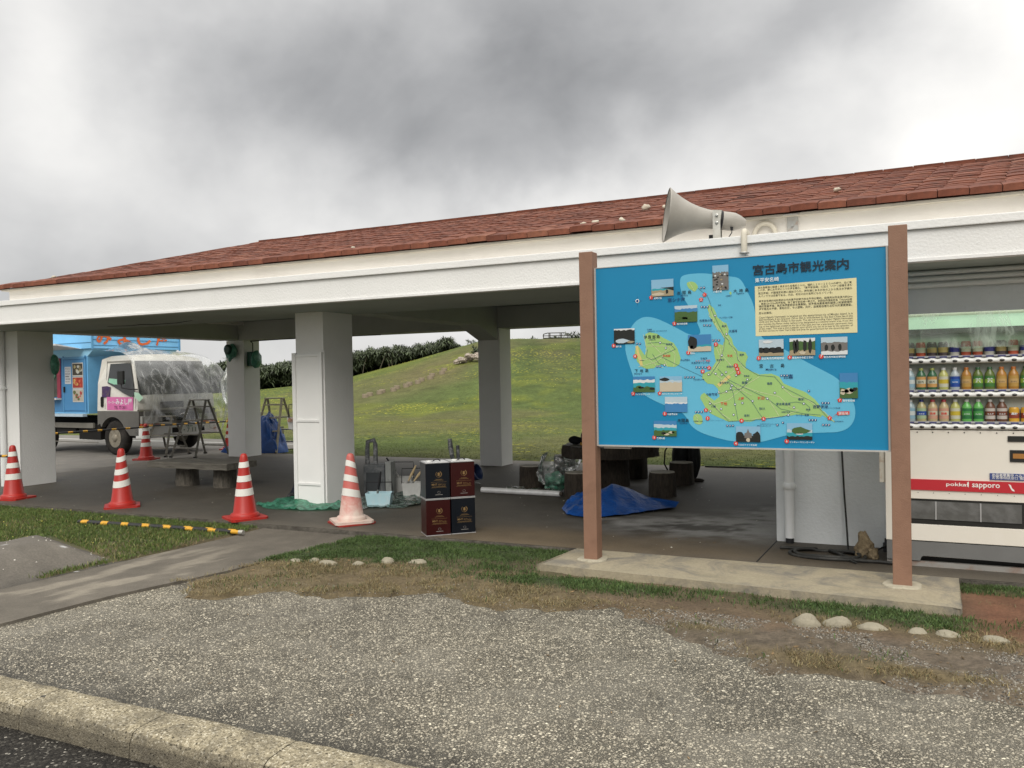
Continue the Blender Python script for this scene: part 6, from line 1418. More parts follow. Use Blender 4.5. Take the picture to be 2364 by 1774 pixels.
def bucket(name, loc, rz, lab, col, w0=.15, w1=.19, d0=.11, d1=.14, h=.15, handle=(0, .16), hdir=1):
    b = thing(name, lab, 'bucket', loc, rz, 'square paint buckets'); th = .004
    o_, i_ = MB(), None
    A = [(-w0 / 2, -d0 / 2, 0), (w0 / 2, -d0 / 2, 0), (w0 / 2, d0 / 2, 0), (-w0 / 2, d0 / 2, 0)]; B_ = [(-w1 / 2, -d1 / 2, h), (w1 / 2, -d1 / 2, h), (w1 / 2, d1 / 2, h), (-w1 / 2, d1 / 2, h)]
    C_ = [(x * .95, y * .94, h) for x, y, z in B_]; D_ = [(x * .94, y * .93, .006) for x, y, z in A]
    o_.add(A + B_ + C_ + D_, [(3, 2, 1, 0)] + [(i, (i + 1) % 4, 4 + (i + 1) % 4, 4 + i) for i in range(4)] + [(4 + i, 4 + (i + 1) % 4, 8 + (i + 1) % 4, 8 + i) for i in range(4)] + [(8 + i, 8 + (i + 1) % 4, 12 + (i + 1) % 4, 12 + i) for i in range(4)] + [(12, 13, 14, 15)])
    o_.build('bucket_body', col, b, bevel=.003)
    a_ = handle[1]; s_ = handle[0]
    MB().tube([(-w1 / 2 - .004, 0, h - .02), (-w1 / 2 - .004, s_ * .5, h + a_ * .5), (-w1 / 2, s_, h + a_), (w1 / 2, s_, h + a_), (w1 / 2 + .004, s_ * .5, h + a_ * .5), (w1 / 2 + .004, 0, h - .02)], .0055, 6).build('wire_handle', black_rub, b)
    return b
lb = mat('pale_blue_plastic', (.42, .62, .68), .45, .4, var=.05, dirt=(.55, .62, .64), dscale=8, damt=.6); wg = mat('painty_grey_plastic', (.50, .50, .48), .5, .4, var=.05, dirt=(.68, .68, .65), dscale=7, damt=.7)
b1 = bucket('square_bucket', (-5.55, 7.98, .008), R(24), 'pale blue square paint bucket behind the faded cone', lb, .25, .30, .17, .20, .155, (-.02, .12))
b2 = bucket('square_bucket', (-5.62, 8.78, .008), R(30), 'light grey square bucket with brush handles, its wire handle up', wg, .20, .24, .16, .19, .17, (.03, .17))
b3 = bucket('square_bucket', (-5.95, 9.10, .008), R(20), 'farther off-white square bucket half hidden behind the grey one', wg, .22, .26, .16, .20, .19, (.02, .19))
def brush(loc, d_, lab, dark=True):
    o = thing('paint_brush', lab, 'brush', loc); d_ = Vector(d_).normalized(); hm_ = black_rub if dark else mat('pale_wood', (.55, .42, .24), .6)
    MB().tube([Vector((0, 0, 0)), d_ * .10, d_ * .15, d_ * .22], [.010, .018, .014, .010], 8).build('brush_handle', hm_, o); MB().tube([d_ * -.08, Vector((0, 0, 0))], [.016, .012], 8).build('ferrule', steel, o); return o
brush((-5.54, 7.94, .20), (.25, -.1, .95), 'black-handled brush standing in the pale blue bucket')
brush((-5.56, 8.74, .20), (.6, .0, .7), 'pale wooden brush handle leaning out of the grey bucket', False)
brush((-5.68, 8.80, .19), (.4, .1, .8), 'shorter wooden brush handle in the grey bucket', False)
brush((-6.02, 9.02, .27), (-.6, .0, .8), 'dark brush leaning out of the far off-white bucket')
o = thing('grey_equipment_case', 'dark grey upright equipment case behind the faded cone', 'case', (-6.10, 8.75, 0), R(15))
gc = mat('grey_case_plastic', (.085, .092, .098), .5, .4, var=.1, dirt=(.3, .3, .3), dscale=10, damt=.4)
MB().box(-.16, .12, -.10, .10, .0, .40).build('case_body', gc, o, bevel=.012); MB().box(.125, .20, -.09, .09, 0, .43).build('case_side', mat('light_grey_case', (.26, .27, .26), .5, dirt=(.1, .1, .1), dscale=10), o, bevel=.006)
MB().box(-.12, .06, -.112, -.101, .08, .30).build('case_panel', mat('case_dark_panel', (.04, .045, .05), .5), o, bevel=.003)
MB().tube([(-.14, 0, .40), (-.14, 0, .56), (-.13, 0, .68), (-.05, 0, .70), (-.03, 0, .64), (-.03, 0, .40)], .030, 8).build('case_handle', mat('worn_grip', (.10, .105, .11), .5, dirt=(.4, .4, .4), dscale=14, damt=.8), o)
# roll of clear film and litter of film behind it
o = thing('film_roll', 'long silvery roll of masking film lying on the floor', 'plastic roll', (-4.39, 9.34, .038), R(-1.5))
MB().tube([(-.545, 0, 0), (.545, 0, 0)], .037, 20).build('roll', mat('silvery_film', (.72, .72, .72), .25, .6, .2, var=.12, vs=14), o); MB().tube([(.545, 0, 0), (.575, 0, 0)], .026, 14).build('core', mat('card_core', (.06, .05, .04), .8), o)
crumple('film_scrap', 'crinkled clear film scrap lying behind the silvery roll', [(-4.75, 9.40), (-4.1, 9.40), (-3.95, 9.6), (-4.2, 9.72), (-4.6, 9.66)], .06, .006, film_c, (-4.4, 9.5, 0), 5, n=36)
# clear bag stuffed with green film
bg_ = thing('clear_plastic_bag', 'big clear plastic bag half full of crumpled green film', 'plastic bag', (-4.08, 9.72, 0))
clear = film('clear_bag_film', (.90, .91, .90), white=.10, rough=.12, scale=5, refl=.12)
mb = MB(); n = 40; rows = 26; vs = []
for j in range(rows + 1):
    u = j / rows; z = .46 * u; base_r = .17 * math.sin(min(1, u * 2.2) * math.pi / 2) * (1 - .25 * max(0, u - .45)) + .02
    for k in range(n):
        a = 2 * math.pi * k / n; w_ = 1 + .22 * mnoise.noise(Vector((math.cos(a) * 2.2, math.sin(a) * 2.2, z * 7))) + .12 * mnoise.noise(Vector((math.cos(a) * 6, math.sin(a) * 6, z * 15)))
        ex = .16 * max(0, u - .5) * max(0, math.cos(a - .1)) ** 2 * 2.2 - .05 * max(0, u - .5)
        zz = z + (.10 * max(0, math.cos(a - 2.6)) - .06) * max(0, u - .6) * 2
        vs.append(((base_r * w_ + ex) * math.cos(a) * 1.12, (base_r * w_) * math.sin(a), max(.003, zz)))
mb.add(vs, [(j * n + k, j * n + (k + 1) % n, (j + 1) * n + (k + 1) % n, (j + 1) * n + k) for j in range(rows) for k in range(n)], 0, True); mb.build('bag_skin', clear, bg_)
gfill = mat('crumpled_green_film', (.075, .30, .19), .3, .5, var=.5, vs=22, bmp=.02, bs=25, dirt=(.45, .62, .54), dscale=17, damt=.75)
mb = MB(); mb.ball((.01, 0, .115), (.145, .13, .125), 30, 20); mb.v = [(Vector(v) * (1 + .30 * mnoise.noise(Vector(v) * 13) + .12 * mnoise.noise(Vector(v) * 30))) for v in mb.v]; mb.v = [(v.x, v.y, max(.006, v.z)) for v in mb.v]; mb.sm = [False] * len(mb.sm); mb.build('green_film_wad', gfill, bg_)

# wrapped fittings on the columns
wrapg = mat('green_wrap', (.05, .22, .15), .3, .5, var=.4, vs=14, bmp=.015, bs=22, dirt=(.25, .45, .36), dscale=12, damt=.6)
def wrapped(name, label, loc, r, seed, drip=True):
    o = thing(name, label, 'wrapped fitting', loc); mb = MB(); mb.ball((0, 0, 0), r, 22, 14)
    mb.v = [Vector(v) for v in mb.v]; mb.v = [(v.x * (1 + .2 * mnoise.noise(v * 14 + Vector((seed, 0, 0)))), v.y * (1 + .2 * mnoise.noise(v * 14 + Vector((seed, 9, 0)))), v.z * (1 + .18 * mnoise.noise(v * 11 + Vector((seed, 4, 0))))) for v in mb.v]
    mb.sm = [False] * len(mb.sm); mb.build('film_wrap', wrapg, o); return o
w1 = wrapped('wrapped_wall_lamp', 'round lamp wrapped in green film on the left face of the back left column', (-11.93, 12.24, 2.06), (.135, .09, .15), 1)
MB().lathe([(.09, 0), (.10, .03), (.06, .05)], (0, -.06, .04), 18, 0, True, Matrix.Rotation(R(90), 4, 'X')).build('lamp_rim', mat('dark_green_rim', (.01, .05, .035), .4), w1)
MB().tube([(.04, -.05, -.08), (.0, -.04, -.17), (-.02, -.02, -.2)], [.05, .03, .008], 8).build('film_tail', wrapg, w1)
w2 = thing('wrapped_switch_box', 'box wrapped in green film on the right side of the back left column', 'wrapped fitting', (-11.58, 12.5, 1.92))
MB().box(-.10, .02, -.10, .10, -.15, .13).build('box_body', mat('dark_green_box', (.012, .075, .05), .4), w2, bevel=.01); mb = MB(); mb.ball((.06, -.01, -.02), (.075, .13, .17), 20, 14); mb.v = [(v[0] * (1 + .1 * mnoise.noise(Vector(v) * 9)), v[1] * (1 + .25 * mnoise.noise(Vector(v) * 12)), v[2] * (1 + .2 * mnoise.noise(Vector(v) * 10))) for v in mb.v]; mb.sm = [False] * len(mb.sm); mb.build('film_wrap', wrapg, w2)
MB().tube([(-.02, -.02, .12), (-.02, -.02, .30), (.0, -.10, .335), (1.2, -.32, .335), (3.2, -.32, .33)], .010, 6).build('supply_cable', black_rub, w2)
wrapped('wrapped_fitting', 'green film bundle on the inner side of the front left column', (-11.66, 8.34, 1.78), (.05, .07, .16), 7)

# ------------------------------------------------------------------ stepladders
al_old = mat('weathered_ladder_alloy', (.20, .19, .165), .5, .4, .3, var=.15, dirt=(.10, .09, .07), dscale=9, damt=.6); al_pale = mat('pale_ladder_alloy', (.42, .38, .28), .5, .4, .3, var=.15, dirt=(.25, .22, .16), dscale=9, damt=.6)
def ladder(loc, rz, w, spread, h, m_, label, rungs=4):
    l = thing('stepladder', label, 'stepladder', loc, rz, 'aluminium stepladders')
    for sy in (-1, 1):
        for sx in (-1, 1):
            a = Vector((sx * w * .36, sy * .03, h)); b = Vector((sx * w * .56, sy * spread, .0)); MB().tube([a, b], .030, 4, smooth=False).build('rail', m_, l)
            MB().box(-.022, .022, -.03, .03, 0, .03).build('rubber_foot', black_rub, l).location = b
        for k in range(rungs):
            u = (k + .7) / (rungs + .2); x = w * (.56 - .20 * u); y = sy * (spread + (.03 - spread) * u); MB().box(-x, x, y - .03, y + .03, h * u - .016, h * u + .012).build('rung', m_, l)
    MB().box(-w * .40, w * .40, -.06, .06, h - .012, h + .012).build('top_plate', m_, l, bevel=.004)
    return l
ladder((-12.84, 12.28, 0), R(2), .56, .46, 1.12, al_old, 'dark stepladder between the truck and the back left column')
ladder((-13.72, 12.22, -.01), R(6), .52, .34, .80, al_old, 'lower stepladder standing directly in front of the truck bumper', 3)
ladder((-11.98, 13.50, -.01), R(10), .52, .46, 1.12, al_pale, 'pale stepladder over the blue heap right of the back left column')

# ------------------------------------------------------------------ person behind the middle column
def skin_body(name, joints, bones, root, mats, slot, parent=None, sub=2):
    me = bpy.data.meshes.new(name); me.from_pydata([j[0] for j in joints], bones, []); o = bpy.data.objects.new(name, me); COL.objects.link(o)
    sk = o.modifiers.new('s', 'SKIN'); sk.use_smooth_shade = True
    for i, j in enumerate(joints): me.skin_vertices[0].data[i].radius = (j[1], j[2] if len(j) > 2 else j[1])
    me.skin_vertices[0].data[root].use_root = True
    ss = o.modifiers.new('u', 'SUBSURF'); ss.levels = sub; ss.render_levels = sub
    m2 = bpy.data.meshes.new_from_object(o.evaluated_get(bpy.context.evaluated_depsgraph_get())); bpy.data.objects.remove(o)
    m2.materials.clear()
    for x in mats: m2.materials.append(x)
    m2.polygons.foreach_set('material_index', [slot(p_.center) for p_ in m2.polygons]); m2.polygons.foreach_set('use_smooth', [True] * len(m2.polygons))
    return link_mesh(name, m2, parent)
pe = thing('person', 'person in dark work trousers painting behind the middle column, one leg showing', 'person', (-6.86, 8.62, 0))
trou = mat('dark_navy_trousers', (.012, .015, .024), .85, .2, var=.3, vs=12, bmp=.01, bs=20); shirt = mat('grey_work_jacket', (.10, .11, .12), .85, .2, var=.2); skin_ = mat('skin', (.42, .25, .17), .55, .4); shoe = mat('dark_work_shoe', (.04, .04, .042), .7, .3)
J = [((0, 0, .92), .13, .11), ((0, 0, 1.12), .12, .10), ((0, 0, 1.32), .15, .10), ((0, 0, 1.43), .07), ((0, 0, 1.50), .05),
     ((-.09, 0, .86), .085), ((-.10, -.17, .48), .062), ((-.115, -.42, .10), .045), ((-.12, -.47, .045), .042), ((-.11, -.57, .032), .034),
     ((.09, 0, .86), .085), ((.13, -.02, .47), .062), ((.14, 0, .10), .045), ((.14, -.02, .045), .042), ((.15, -.14, .035), .034),
     ((.17, 0, 1.38), .055), ((.26, -.08, 1.16), .042), ((.24, -.27, 1.28), .032), ((.23, -.33, 1.31), .026),
     ((-.17, 0, 1.38), .055), ((-.20, -.06, 1.13), .042), ((-.17, -.24, 1.02), .032), ((-.16, -.30, 1.0), .026)]
Bn = [(0, 1), (1, 2), (2, 3), (3, 4), (0, 5), (5, 6), (6, 7), (7, 8), (8, 9), (0, 10), (10, 11), (11, 12), (12, 13), (13, 14), (2, 15), (15, 16), (16, 17), (17, 18), (2, 19), (19, 20), (20, 21), (21, 22)]
skin_body('body', J, Bn, 0, [trou, shirt, skin_, shoe], lambda c: 3 if c.z < .075 else (0 if c.z < .96 else (2 if c.z > 1.46 or c.y < -.29 else 1)), pe)
hd = MB(); hd.ball((0, -.01, 1.62), (.078, .098, .118), 24, 18)
hd.v = [(v[0] * (1 - .25 * max(0, 1.58 - v[2]) / .1), v[1] - (.022 * math.exp(-(v[0] / .016) ** 2 - ((v[2] - 1.605) / .022) ** 2) if v[1] < -.06 else 0) + (.008 * (math.exp(-((abs(v[0]) - .03) / .014) ** 2 - ((v[2] - 1.635) / .012) ** 2)) if v[1] < -.06 else 0), v[2]) for v in hd.v]
for sx in (-1, 1): hd.ball((sx * .078, .0, 1.615), (.010, .020, .030), 10, 8)
ho = hd.build('head', skin_, pe)
cp = MB(); cp.ball((0, .0, 1.655), (.086, .106, .095), 24, 14); cp.v = [(v[0], v[1], max(v[2], 1.645)) for v in cp.v]; cp.box(-.06, .06, -.17, -.08, 1.643, 1.652); cp.build('cap', mat('pale_cap', (.45, .45, .44), .8), pe)
hr = MB(); hr.ball((0, .02, 1.61), (.083, .090, .09), 20, 12); hr.v = [(v[0], max(v[1], -.01), v[2]) for v in hr.v]; hr.build('hair', mat('black_hair', (.012, .010, .010), .6), pe)
for wx, wy, wz, dy in ((.23, -.34, 1.31, -1), (-.16, -.31, 1.0, -1)):
    pm = MB(); pm.ball((wx, wy - .045, wz), (.036, .05, .018), 14, 10)
    for f in range(4):
        x = wx - .027 + f * .018; L_ = (.060, .070, .066, .052)[f]; pm.tube([(x, wy - .085, wz), (x, wy - .085 - L_ * .5, wz - .006), (x, wy - .085 - L_ * .8, wz - .026), (x, wy - .085 - L_ * .7, wz - .046)], [.009, .0085, .0075, .006], 8)
    pm.tube([(wx + .030, wy - .03, wz), (wx + .050, wy - .06, wz - .012), (wx + .040, wy - .085, wz - .028)], [.011, .0095, .007], 8); pm.build('hand', skin_, pe)
bb = bucket('hanging_paint_bucket', (-7.03, 8.28, .86), R(70), 'white square paint bucket hanging at waist height left of the middle column', mat('white_bucket_plastic', (.62, .62, .60), .45), .12, .15, .10, .12, .15, (0, .16))
del bb['group']
MB().tube([(0, 0, .31), (.04, .05, .42), (.16, .12, .52)], .009, 6).build('carry_strap', black_rub, bb)

# ------------------------------------------------------------------ food truck
TK = thing('food_truck', 'white-cabbed food truck with sky blue body, parked facing right beyond the shelter', 'truck', (-14.05, 11.85, -.012), R(-4.5))
cw = mat('cab_white_paint', (.62, .60, .55), .35, .5, var=.03, dirt=(.5, .47, .42), dscale=3, damt=.25); cg = mat('cab_grey_plastic', (.12, .115, .105), .6, .35, var=.1); tblue = mat('truck_sky_blue', (.16, .42, .68), .5, .4, var=.05, vs=2, dirt=(.10, .28, .45), dscale=3, damt=.3)
tblue2 = mat('truck_shaded_blue', (.055, .19, .38), .55, .35, var=.06, vs=3); glass = mat('cab_glass', (.035, .038, .04), .12, .5); chs = mat('chassis_dark', (.014, .013, .012), .7, .2); tyre_m = mat('tyre_rubber', (.022, .020, .018), .85, .2, dirt=(.08, .07, .06), dscale=6, damt=.5); rim_m = mat('dull_rim', (.26, .235, .185), .55, .4, .3, dirt=(.12, .09, .06), dscale=14, damt=.7)
def inset(z): return .0 if z < 1.25 else .075 * min(1, (z - 1.25) / .7) + (.05 if z > 1.98 else 0) + (.14 if z > 2.05 else 0)
P_ = [(-.02, .92), (.0, .96), (-.015, 1.18), (-.05, 1.26), (-.27, 1.93), (-.36, 2.01), (-.55, 2.065), (-1.25, 2.07), (-1.35, 2.0), (-1.36, 1.5), (-1.36, .92)]
mb = MB(); n = len(P_); NY = 10; vs = []
for j in range(NY + 1):
    v_ = j / NY
    for X, Z_ in P_:
        i_ = inset(Z_); y = i_ + (1.9 - 2 * i_) * v_; bow = .10 * (1 - (2 * v_ - 1) ** 2) if X > -.5 and Z_ < 2.03 else 0; crown = .04 * (1 - (2 * v_ - 1) ** 2) if Z_ > 2.0 else 0
        rnd_c = -.035 if (j in (0, NY) and X > -.3) else 0
        vs.append((X + bow + rnd_c, y, Z_ + crown))
mb.add(vs, [(j * n + a, j * n + (a + 1) % n, (j + 1) * n + (a + 1) % n, (j + 1) * n + a) for j in range(NY) for a in range(n)], 0, True)
for j in (0, NY): mb.add([vs[j * n + a] for a in range(n)], [tuple(range(n))])
cab = mb.build('cab', cw, TK)
# windscreen laid on the raked front
ws = MB(); vs = []
for j in range(11):
    v_ = .012 + .976 * j / 10
    for u in range(5):
        w_ = .0 + 1.0 * u / 4; z = 1.25 + (1.95 - 1.25) * w_; X = -.05 + (-.27 + .05) * (z - 1.26) / .67 + .012; i_ = inset(z) + .02; bow = .10 * (1 - (2 * (j / 10) - 1) ** 2)
        vs.append((X + bow, i_ + (1.9 - 2 * i_) * v_, z))
ws.add(vs, [(j * 5 + u, j * 5 + u + 1, (j + 1) * 5 + u + 1, (j + 1) * 5 + u) for j in range(10) for u in range(4)], 0, True); ws.build('windscreen', mat('screen_glass', (.055, .058, .058), .12, .5, var=.5, vs=2), TK)
MB().tube([(-.02, .35, 1.27), (.05, .8, 1.30), (.09, .85, 1.32)], .010, 5).build('wiper', black_rub, TK); MB().tube([(-.0, 1.0, 1.27), (.09, 1.45, 1.31)], .010, 5).build('wiper', black_rub, TK)
def side(name, pts, m_, d_=.006, parent=None, th=.004):
    mb = MB(); vs0 = [(x, inset(z) - d_, z) for x, z in pts]; vs1 = [(x, inset(z) - d_ + th + .002, z) for x, z in pts]; k = len(pts)
    tr = tessellate_polygon([[Vector((x, z, 0)) for x, z in pts]]); mb.add(vs0 + vs1, [tuple(t_) for t_ in tr] + [(i, (i + 1) % k, k + (i + 1) % k, k + i) for i in range(k)]); return mb.build(name, m_, parent or TK)
side('side_window', [(-1.03, 1.50), (-.98, 1.90), (-.33, 1.90), (-.20, 1.55), (-.13, 1.27), (-.17, 1.22), (-.26, 1.22), (-.45, 1.28), (-.80, 1.42)], glass)
side('window_tape', [(-1.0, 1.52), (-.98, 1.60), (-.45, 1.56), (-.45, 1.47), (-.8, 1.47)], mat('green_tape_film', (.25, .50, .36), .4), .010)
side('visor', [(-1.06, 1.915), (-1.05, 1.955), (-.30, 1.96), (-.27, 1.925)], mat('grey_visor', (.22, .21, .19), .5), .02, th=.02)
side('door_gap', [(-1.10, .96), (-1.093, .96), (-1.093, 1.96), (-1.10, 1.96)], chs, .002); side('door_gap', [(-.095, .96), (-.088, .96), (-.088, 1.24), (-.095, 1.24)], chs, .002)
side('purple_sticker', [(-1.21, 1.43), (-1.19, 1.205), (-.93, 1.215), (-.92, 1.42), (-1.05, 1.44)], mat('purple_sticker', (.045, .02, .09), .5, dirt=(.2, .15, .05), dscale=12, damt=.5))
side('door_handle', [(-1.23, 1.02), (-1.215, 1.0), (-1.16, 1.0), (-1.145, 1.03), (-1.145, 1.19), (-1.16, 1.22), (-1.21, 1.22), (-1.23, 1.19)], chs, .012, th=.01)
ds_ = side('door_sign', [(-1.02, .945), (-.17, .935), (-.17, 1.205), (-1.02, 1.215)], mat('pink_sign', (.60, .15, .36), .5), .008)
tx = MB(); put_text(tx, 'パーラー', lambda a, b: (-.99 + a, -.0105, 1.075 + b), w=.27, bold=.01); put_text(tx, 'みよし屋', lambda a, b: (-.72 + a, -.0105, 1.065 + b), w=.52, bold=.015); tx.build('sign_lettering', INK['w'], ds_)
tx = MB(); put_text(tx, 'TEL 77-2011', lambda a, b: (-.78 + a, -.0105, .962 + b), w=.42, h=.066, bold=.01); tx.build('phone_lettering', mat('dark_purple_print', (.10, .02, .06), .5), ds_)
# mirror
mi = MB(); mi.box(-.40, -.20, -.20, -.15, 1.47, 1.75); mo = mi.build('mirror', mat('mirror_black', (.012, .012, .012), .4), TK, bevel=.02); MB().tube([(-.30, -.17, 1.48), (-.29, -.17, 1.40), (-.15, -.08, 1.37), (-.04, .02, 1.36)], .013, 6).build('mirror_arm', black_rub, mo)
# lower front
nf = MB(); nf.box(-1.36, -.02, .005, 1.895, .60, .915)
lg = MB(); arch = [(-1.36, .915), (-1.36, .60)] ; prof = [(-1.36, .62), (-1.28, .66)] + [(-.86 + .44 * math.cos(a), .36 + .44 * math.sin(a)) for a in [R(150 - 12 * k) for k in range(11)]] + [(-.30, .42), (-.02, .42), (-.0, .915), (-1.36, .915)]
lg.prism(prof, .0, .10, 'y'); lg.build('lower_side_panel', cg, TK); lg = MB(); lg.prism(prof, 1.80, 1.90, 'y'); lg.build('lower_side_panel', cg, TK)
MB().box(-.10, .055, .101, 1.799, .62, .915).build('lower_front_panel', cg, TK, bevel=.01)
for y0, y1 in ((.02, .50), (1.40, 1.88)):
    hl = MB().box(.0, .075, y0, y1, .665, .815).build('headlight', mat('headlight_glass', (.30, .30, .28), .15, .5, var=.2, vs=9), TK, bevel=.01); MB().box(.0, .070, y0, y1, .625, .662).build('indicator', mat('red_orange_lens', (.40, .07, .03), .3), hl)
MB().box(.062, .072, .52, 1.38, .70, .86).build('grille_slot', chs, TK); MB().box(.070, .080, .43, 1.0, .97, 1.10).build('name_plate', mat('grey_name_panel', (.06, .06, .065), .4, dirt=(.3, .3, .3), dscale=12, damt=.6), TK).location = (.02, 0, 0)
em = MB(); em.poly([(0, 0, .04), (0, -.014, .016), (0, .014, .016)]); em.poly([(0, -.014, .014), (0, -.036, -.018), (0, -.008, -.018)]); em.poly([(0, .014, .014), (0, .008, -.018), (0, .036, -.018)]); eo = em.build('badge', mat('badge_dark', (.12, .12, .13), .3), TK); eo.location = (.108, 1.11, 1.03)
bp = MB(); bp.box(-.12, .10, .0, 1.92, .36, .60); bpo = bp.build('bumper', mat('bumper_silver', (.72, .72, .70), .45, .4, var=.06), TK, bevel=.02)
for y0, y1 in ((.18, .22), (.70, .86), (1.42, 1.52)): MB().box(.098, .104, y0, y1, .44, .55).build('bumper_slot', chs, bpo)
lp = MB().box(.101, .112, .94, 1.31, .42, .58).build('number_plate', mat('plate_white', (.60, .60, .55), .5), TK); tx = MB(); put_text(tx, '・7 11', lambda a, b: (.1135, .97 + a, .435 + b), w=.31, h=.09, bold=.01); put_text(tx, '沖縄 800', lambda a, b: (.1135, 1.03 + a, .545 + b), w=.18, bold=.01); tx.build('plate_lettering', mat('plate_green', (.03, .10, .05), .5), lp)
MB().lathe([(.03, 0), (.034, .01)], n=12).build('fog_lamp', mat('amber_lens', (.5, .2, .03), .3), TK).location = (.10, 1.80, .47)
# wheels
def wheel(X, Y, out, double=False):
    w = MB().lathe([(.20, -.09), (.30, -.095), (.35, -.075), (.362, -.03), (.362, .03), (.35, .075), (.30, .095), (.20, .09)], (0, 0, 0), 40, 0, True, Matrix.Rotation(R(90), 4, 'X'), caps=False).build('tyre', tyre_m, TK); w.location = (X, Y, .362)
    s_ = -1 if out < 0 else 1
    r_ = MB().lathe([(.21, .085), (.205, .07), (.185, .045), (.12, .06), (.085, .065), (.075, .10), (.055, .115), (.001, .118)], (0, 0, 0), 32, 0, True, Matrix.Rotation(R(90), 4, 'X')).build('rim', rim_m, w)
    h = MB()
    for k in range(4): a = k * math.pi / 2 + .5; h.lathe([(.028, .052), (.028, .066)], (0, 0, 0), 10, 0, False, Matrix.Rotation(R(90), 4, 'X') @ Matrix.Translation((.145 * math.cos(a), .145 * math.sin(a), 0)))
    h.build('rim_holes', chs, w); nb = MB()
    for k in range(5): a = k * math.pi * .4; nb.lathe([(.011, .062), (.011, .08)], (0, 0, 0), 6, 0, False, Matrix.Rotation(R(90), 4, 'X') @ Matrix.Translation((.098 * math.cos(a), .098 * math.sin(a), 0)))
    nb.build('wheel_nuts', rim_m, w)
    return w
wheel(-.84, .12, -1); wheel(-.84, 1.78, 1); wheel(-3.45, .14, -1); wheel(-3.45, 1.80, 1)
# chassis
ch_ = MB(); ch_.box(-4.7, -.2, .35, .50, .50, .66).box(-4.7, -.2, 1.40, 1.55, .50, .66).box(-1.35, -.3, .25, 1.65, .35, .62).box(-2.2, -1.45, .12, .6, .30, .62).box(-3.0, -2.3, .10, .5, .42, .60).box(-4.7, -1.4, .55, 1.4, .55, .75); ch_.build('chassis', chs, TK)
MB().box(-3.1, -1.42, .02, .05, .24, .255).box(-3.1, -1.6, .05, .10, .55, .66).build('side_guard', mat('guard_grey', (.16, .15, .13), .6), TK)
# body
bd = MB(); bd.box(-4.75, -1.66, .0, 2.02, .86, 2.08); bo_ = bd.build('box_body', tblue, TK)
MB().prism([(-1.66, 2.08), (-4.75, 2.08), (-4.75, 2.24), (-1.42, 2.24)], -.0, 2.05, 'y').build('front_slope', mat('truck_lit_blue', (.28, .56, .76), .5, .4, var=.04), TK)  # paler blue puts the light on this slope into its colour
ub = MB().box(-4.75, -1.40, -.06, 2.10, 2.243, 3.05).build('upper_band', mat('truck_band_blue', (.20, .50, .80), .5, .4, var=.04), TK)
gv = MB()
for z in (2.30, 2.42, 2.62, 2.84): gv.box(-1.399, -1.392, -.03, 2.07, z, z + .012)
for z in (2.36, 2.62, 2.84): gv.box(-4.7, -1.42, -.068, -.0602, z, z + .012)
gv.build('rib_lines', mat('rib_dark_blue', (.05, .17, .30), .6), ub); MB().box(-1.41, -1.38, -.075, -.045, 2.22, 3.05).box(-1.41, -1.38, 2.085, 2.115, 2.22, 3.05).build('corner_trim', mat('truck_trim_blue', (.10, .30, .50), .5), ub)
tx = MB()
for i, chx, ox, oy in [(i, ch_, ox, oy) for i, ch_ in enumerate('みよし屋') for ox, oy in ((0, 0), (.014, .004), (.006, -.010))]: put_text(tx, chx, lambda a, b, i=i: (-1.388 + ox * .1 - oy * .1, .03 + i * .48 + a + ox, 2.33 + b + oy), w=.34, h=.33, bold=.008)
tx.build('shop_name_lettering', mat('orange_letters', (.62, .13, .03), .5), ub)
# side wall with serving door and menu sheets; darker blues paint its shade
MB().box(-4.72, -1.70, -.012, -.001, .90, 2.06).build('side_wall', tblue2, TK)
dr = MB().box(-2.49, -1.75, -.022, -.013, .93, 2.02).build('service_door', mat('truck_door_shaded_blue', (.060, .22, .44), .5, .35, var=.05), TK); MB().box(-2.475, -2.44, -.05, -.023, 1.32, 1.44).build('door_handle', black_rub, dr)
MB().box(-1.735, -1.70, -.030, -.013, .90, 2.1).box(-2.52, -2.495, -.028, -.013, .9, 2.1).box(-2.52, -1.7, -.030, -.013, 2.03, 2.07).build('door_frame', mat('truck_trim_blue2', (.09, .28, .50), .5), dr)
def menu(z0, z1, x0, x1, cols, seed):
    m_ = MB().box(x0, x1, -.027, -.0225, z0, z1).build('menu_photo', mat('menu_white', (.55, .52, .46), .5), dr); r_ = random.Random(seed); q_ = MB()
    ms = [mat('menu_' + str(seed) + str(i), c_, .5) for i, c_ in enumerate(cols)]
    q_.box(x0 + .015, x1 - .015, -.0285, -.0275, z0 + .02, z1 - .02, 0)
    for i in range(12):
        cx, cz = r_.uniform(x0 + .06, x1 - .06), r_.uniform(z0 + .06, z1 - .06); rr_ = r_.uniform(.02, .055); q_.add([(cx + rr_ * math.cos(a) * r_.uniform(.7, 1.2), -.0290 - i * .0003, cz + rr_ * .8 * math.sin(a) * r_.uniform(.7, 1.2)) for a in [k * math.pi / 5 for k in range(10)]], [tuple(range(10))], 1 + i % (len(cols) - 1))
    q_.build('menu_picture', ms, m_)
menu(1.665, 1.95, -2.17, -1.79, [(.05, .04, .03), (.40, .34, .16), (.20, .17, .09), (.5, .5, .45)], 1); menu(1.395, 1.655, -2.17, -1.79, [(.32, .03, .02), (.45, .06, .03), (.55, .33, .10), (.5, .12, .05)], 2); menu(1.11, 1.385, -2.17, -1.79, [(.40, .36, .30), (.45, .05, .04), (.35, .04, .04), (.10, .12, .04)], 3)
nt = MB().box(-2.44, -2.22, -.0265, -.0225, 1.50, 1.87).build('notice_sheet', mat('notice_paper', (.50, .52, .54), .6), dr); tx = MB()
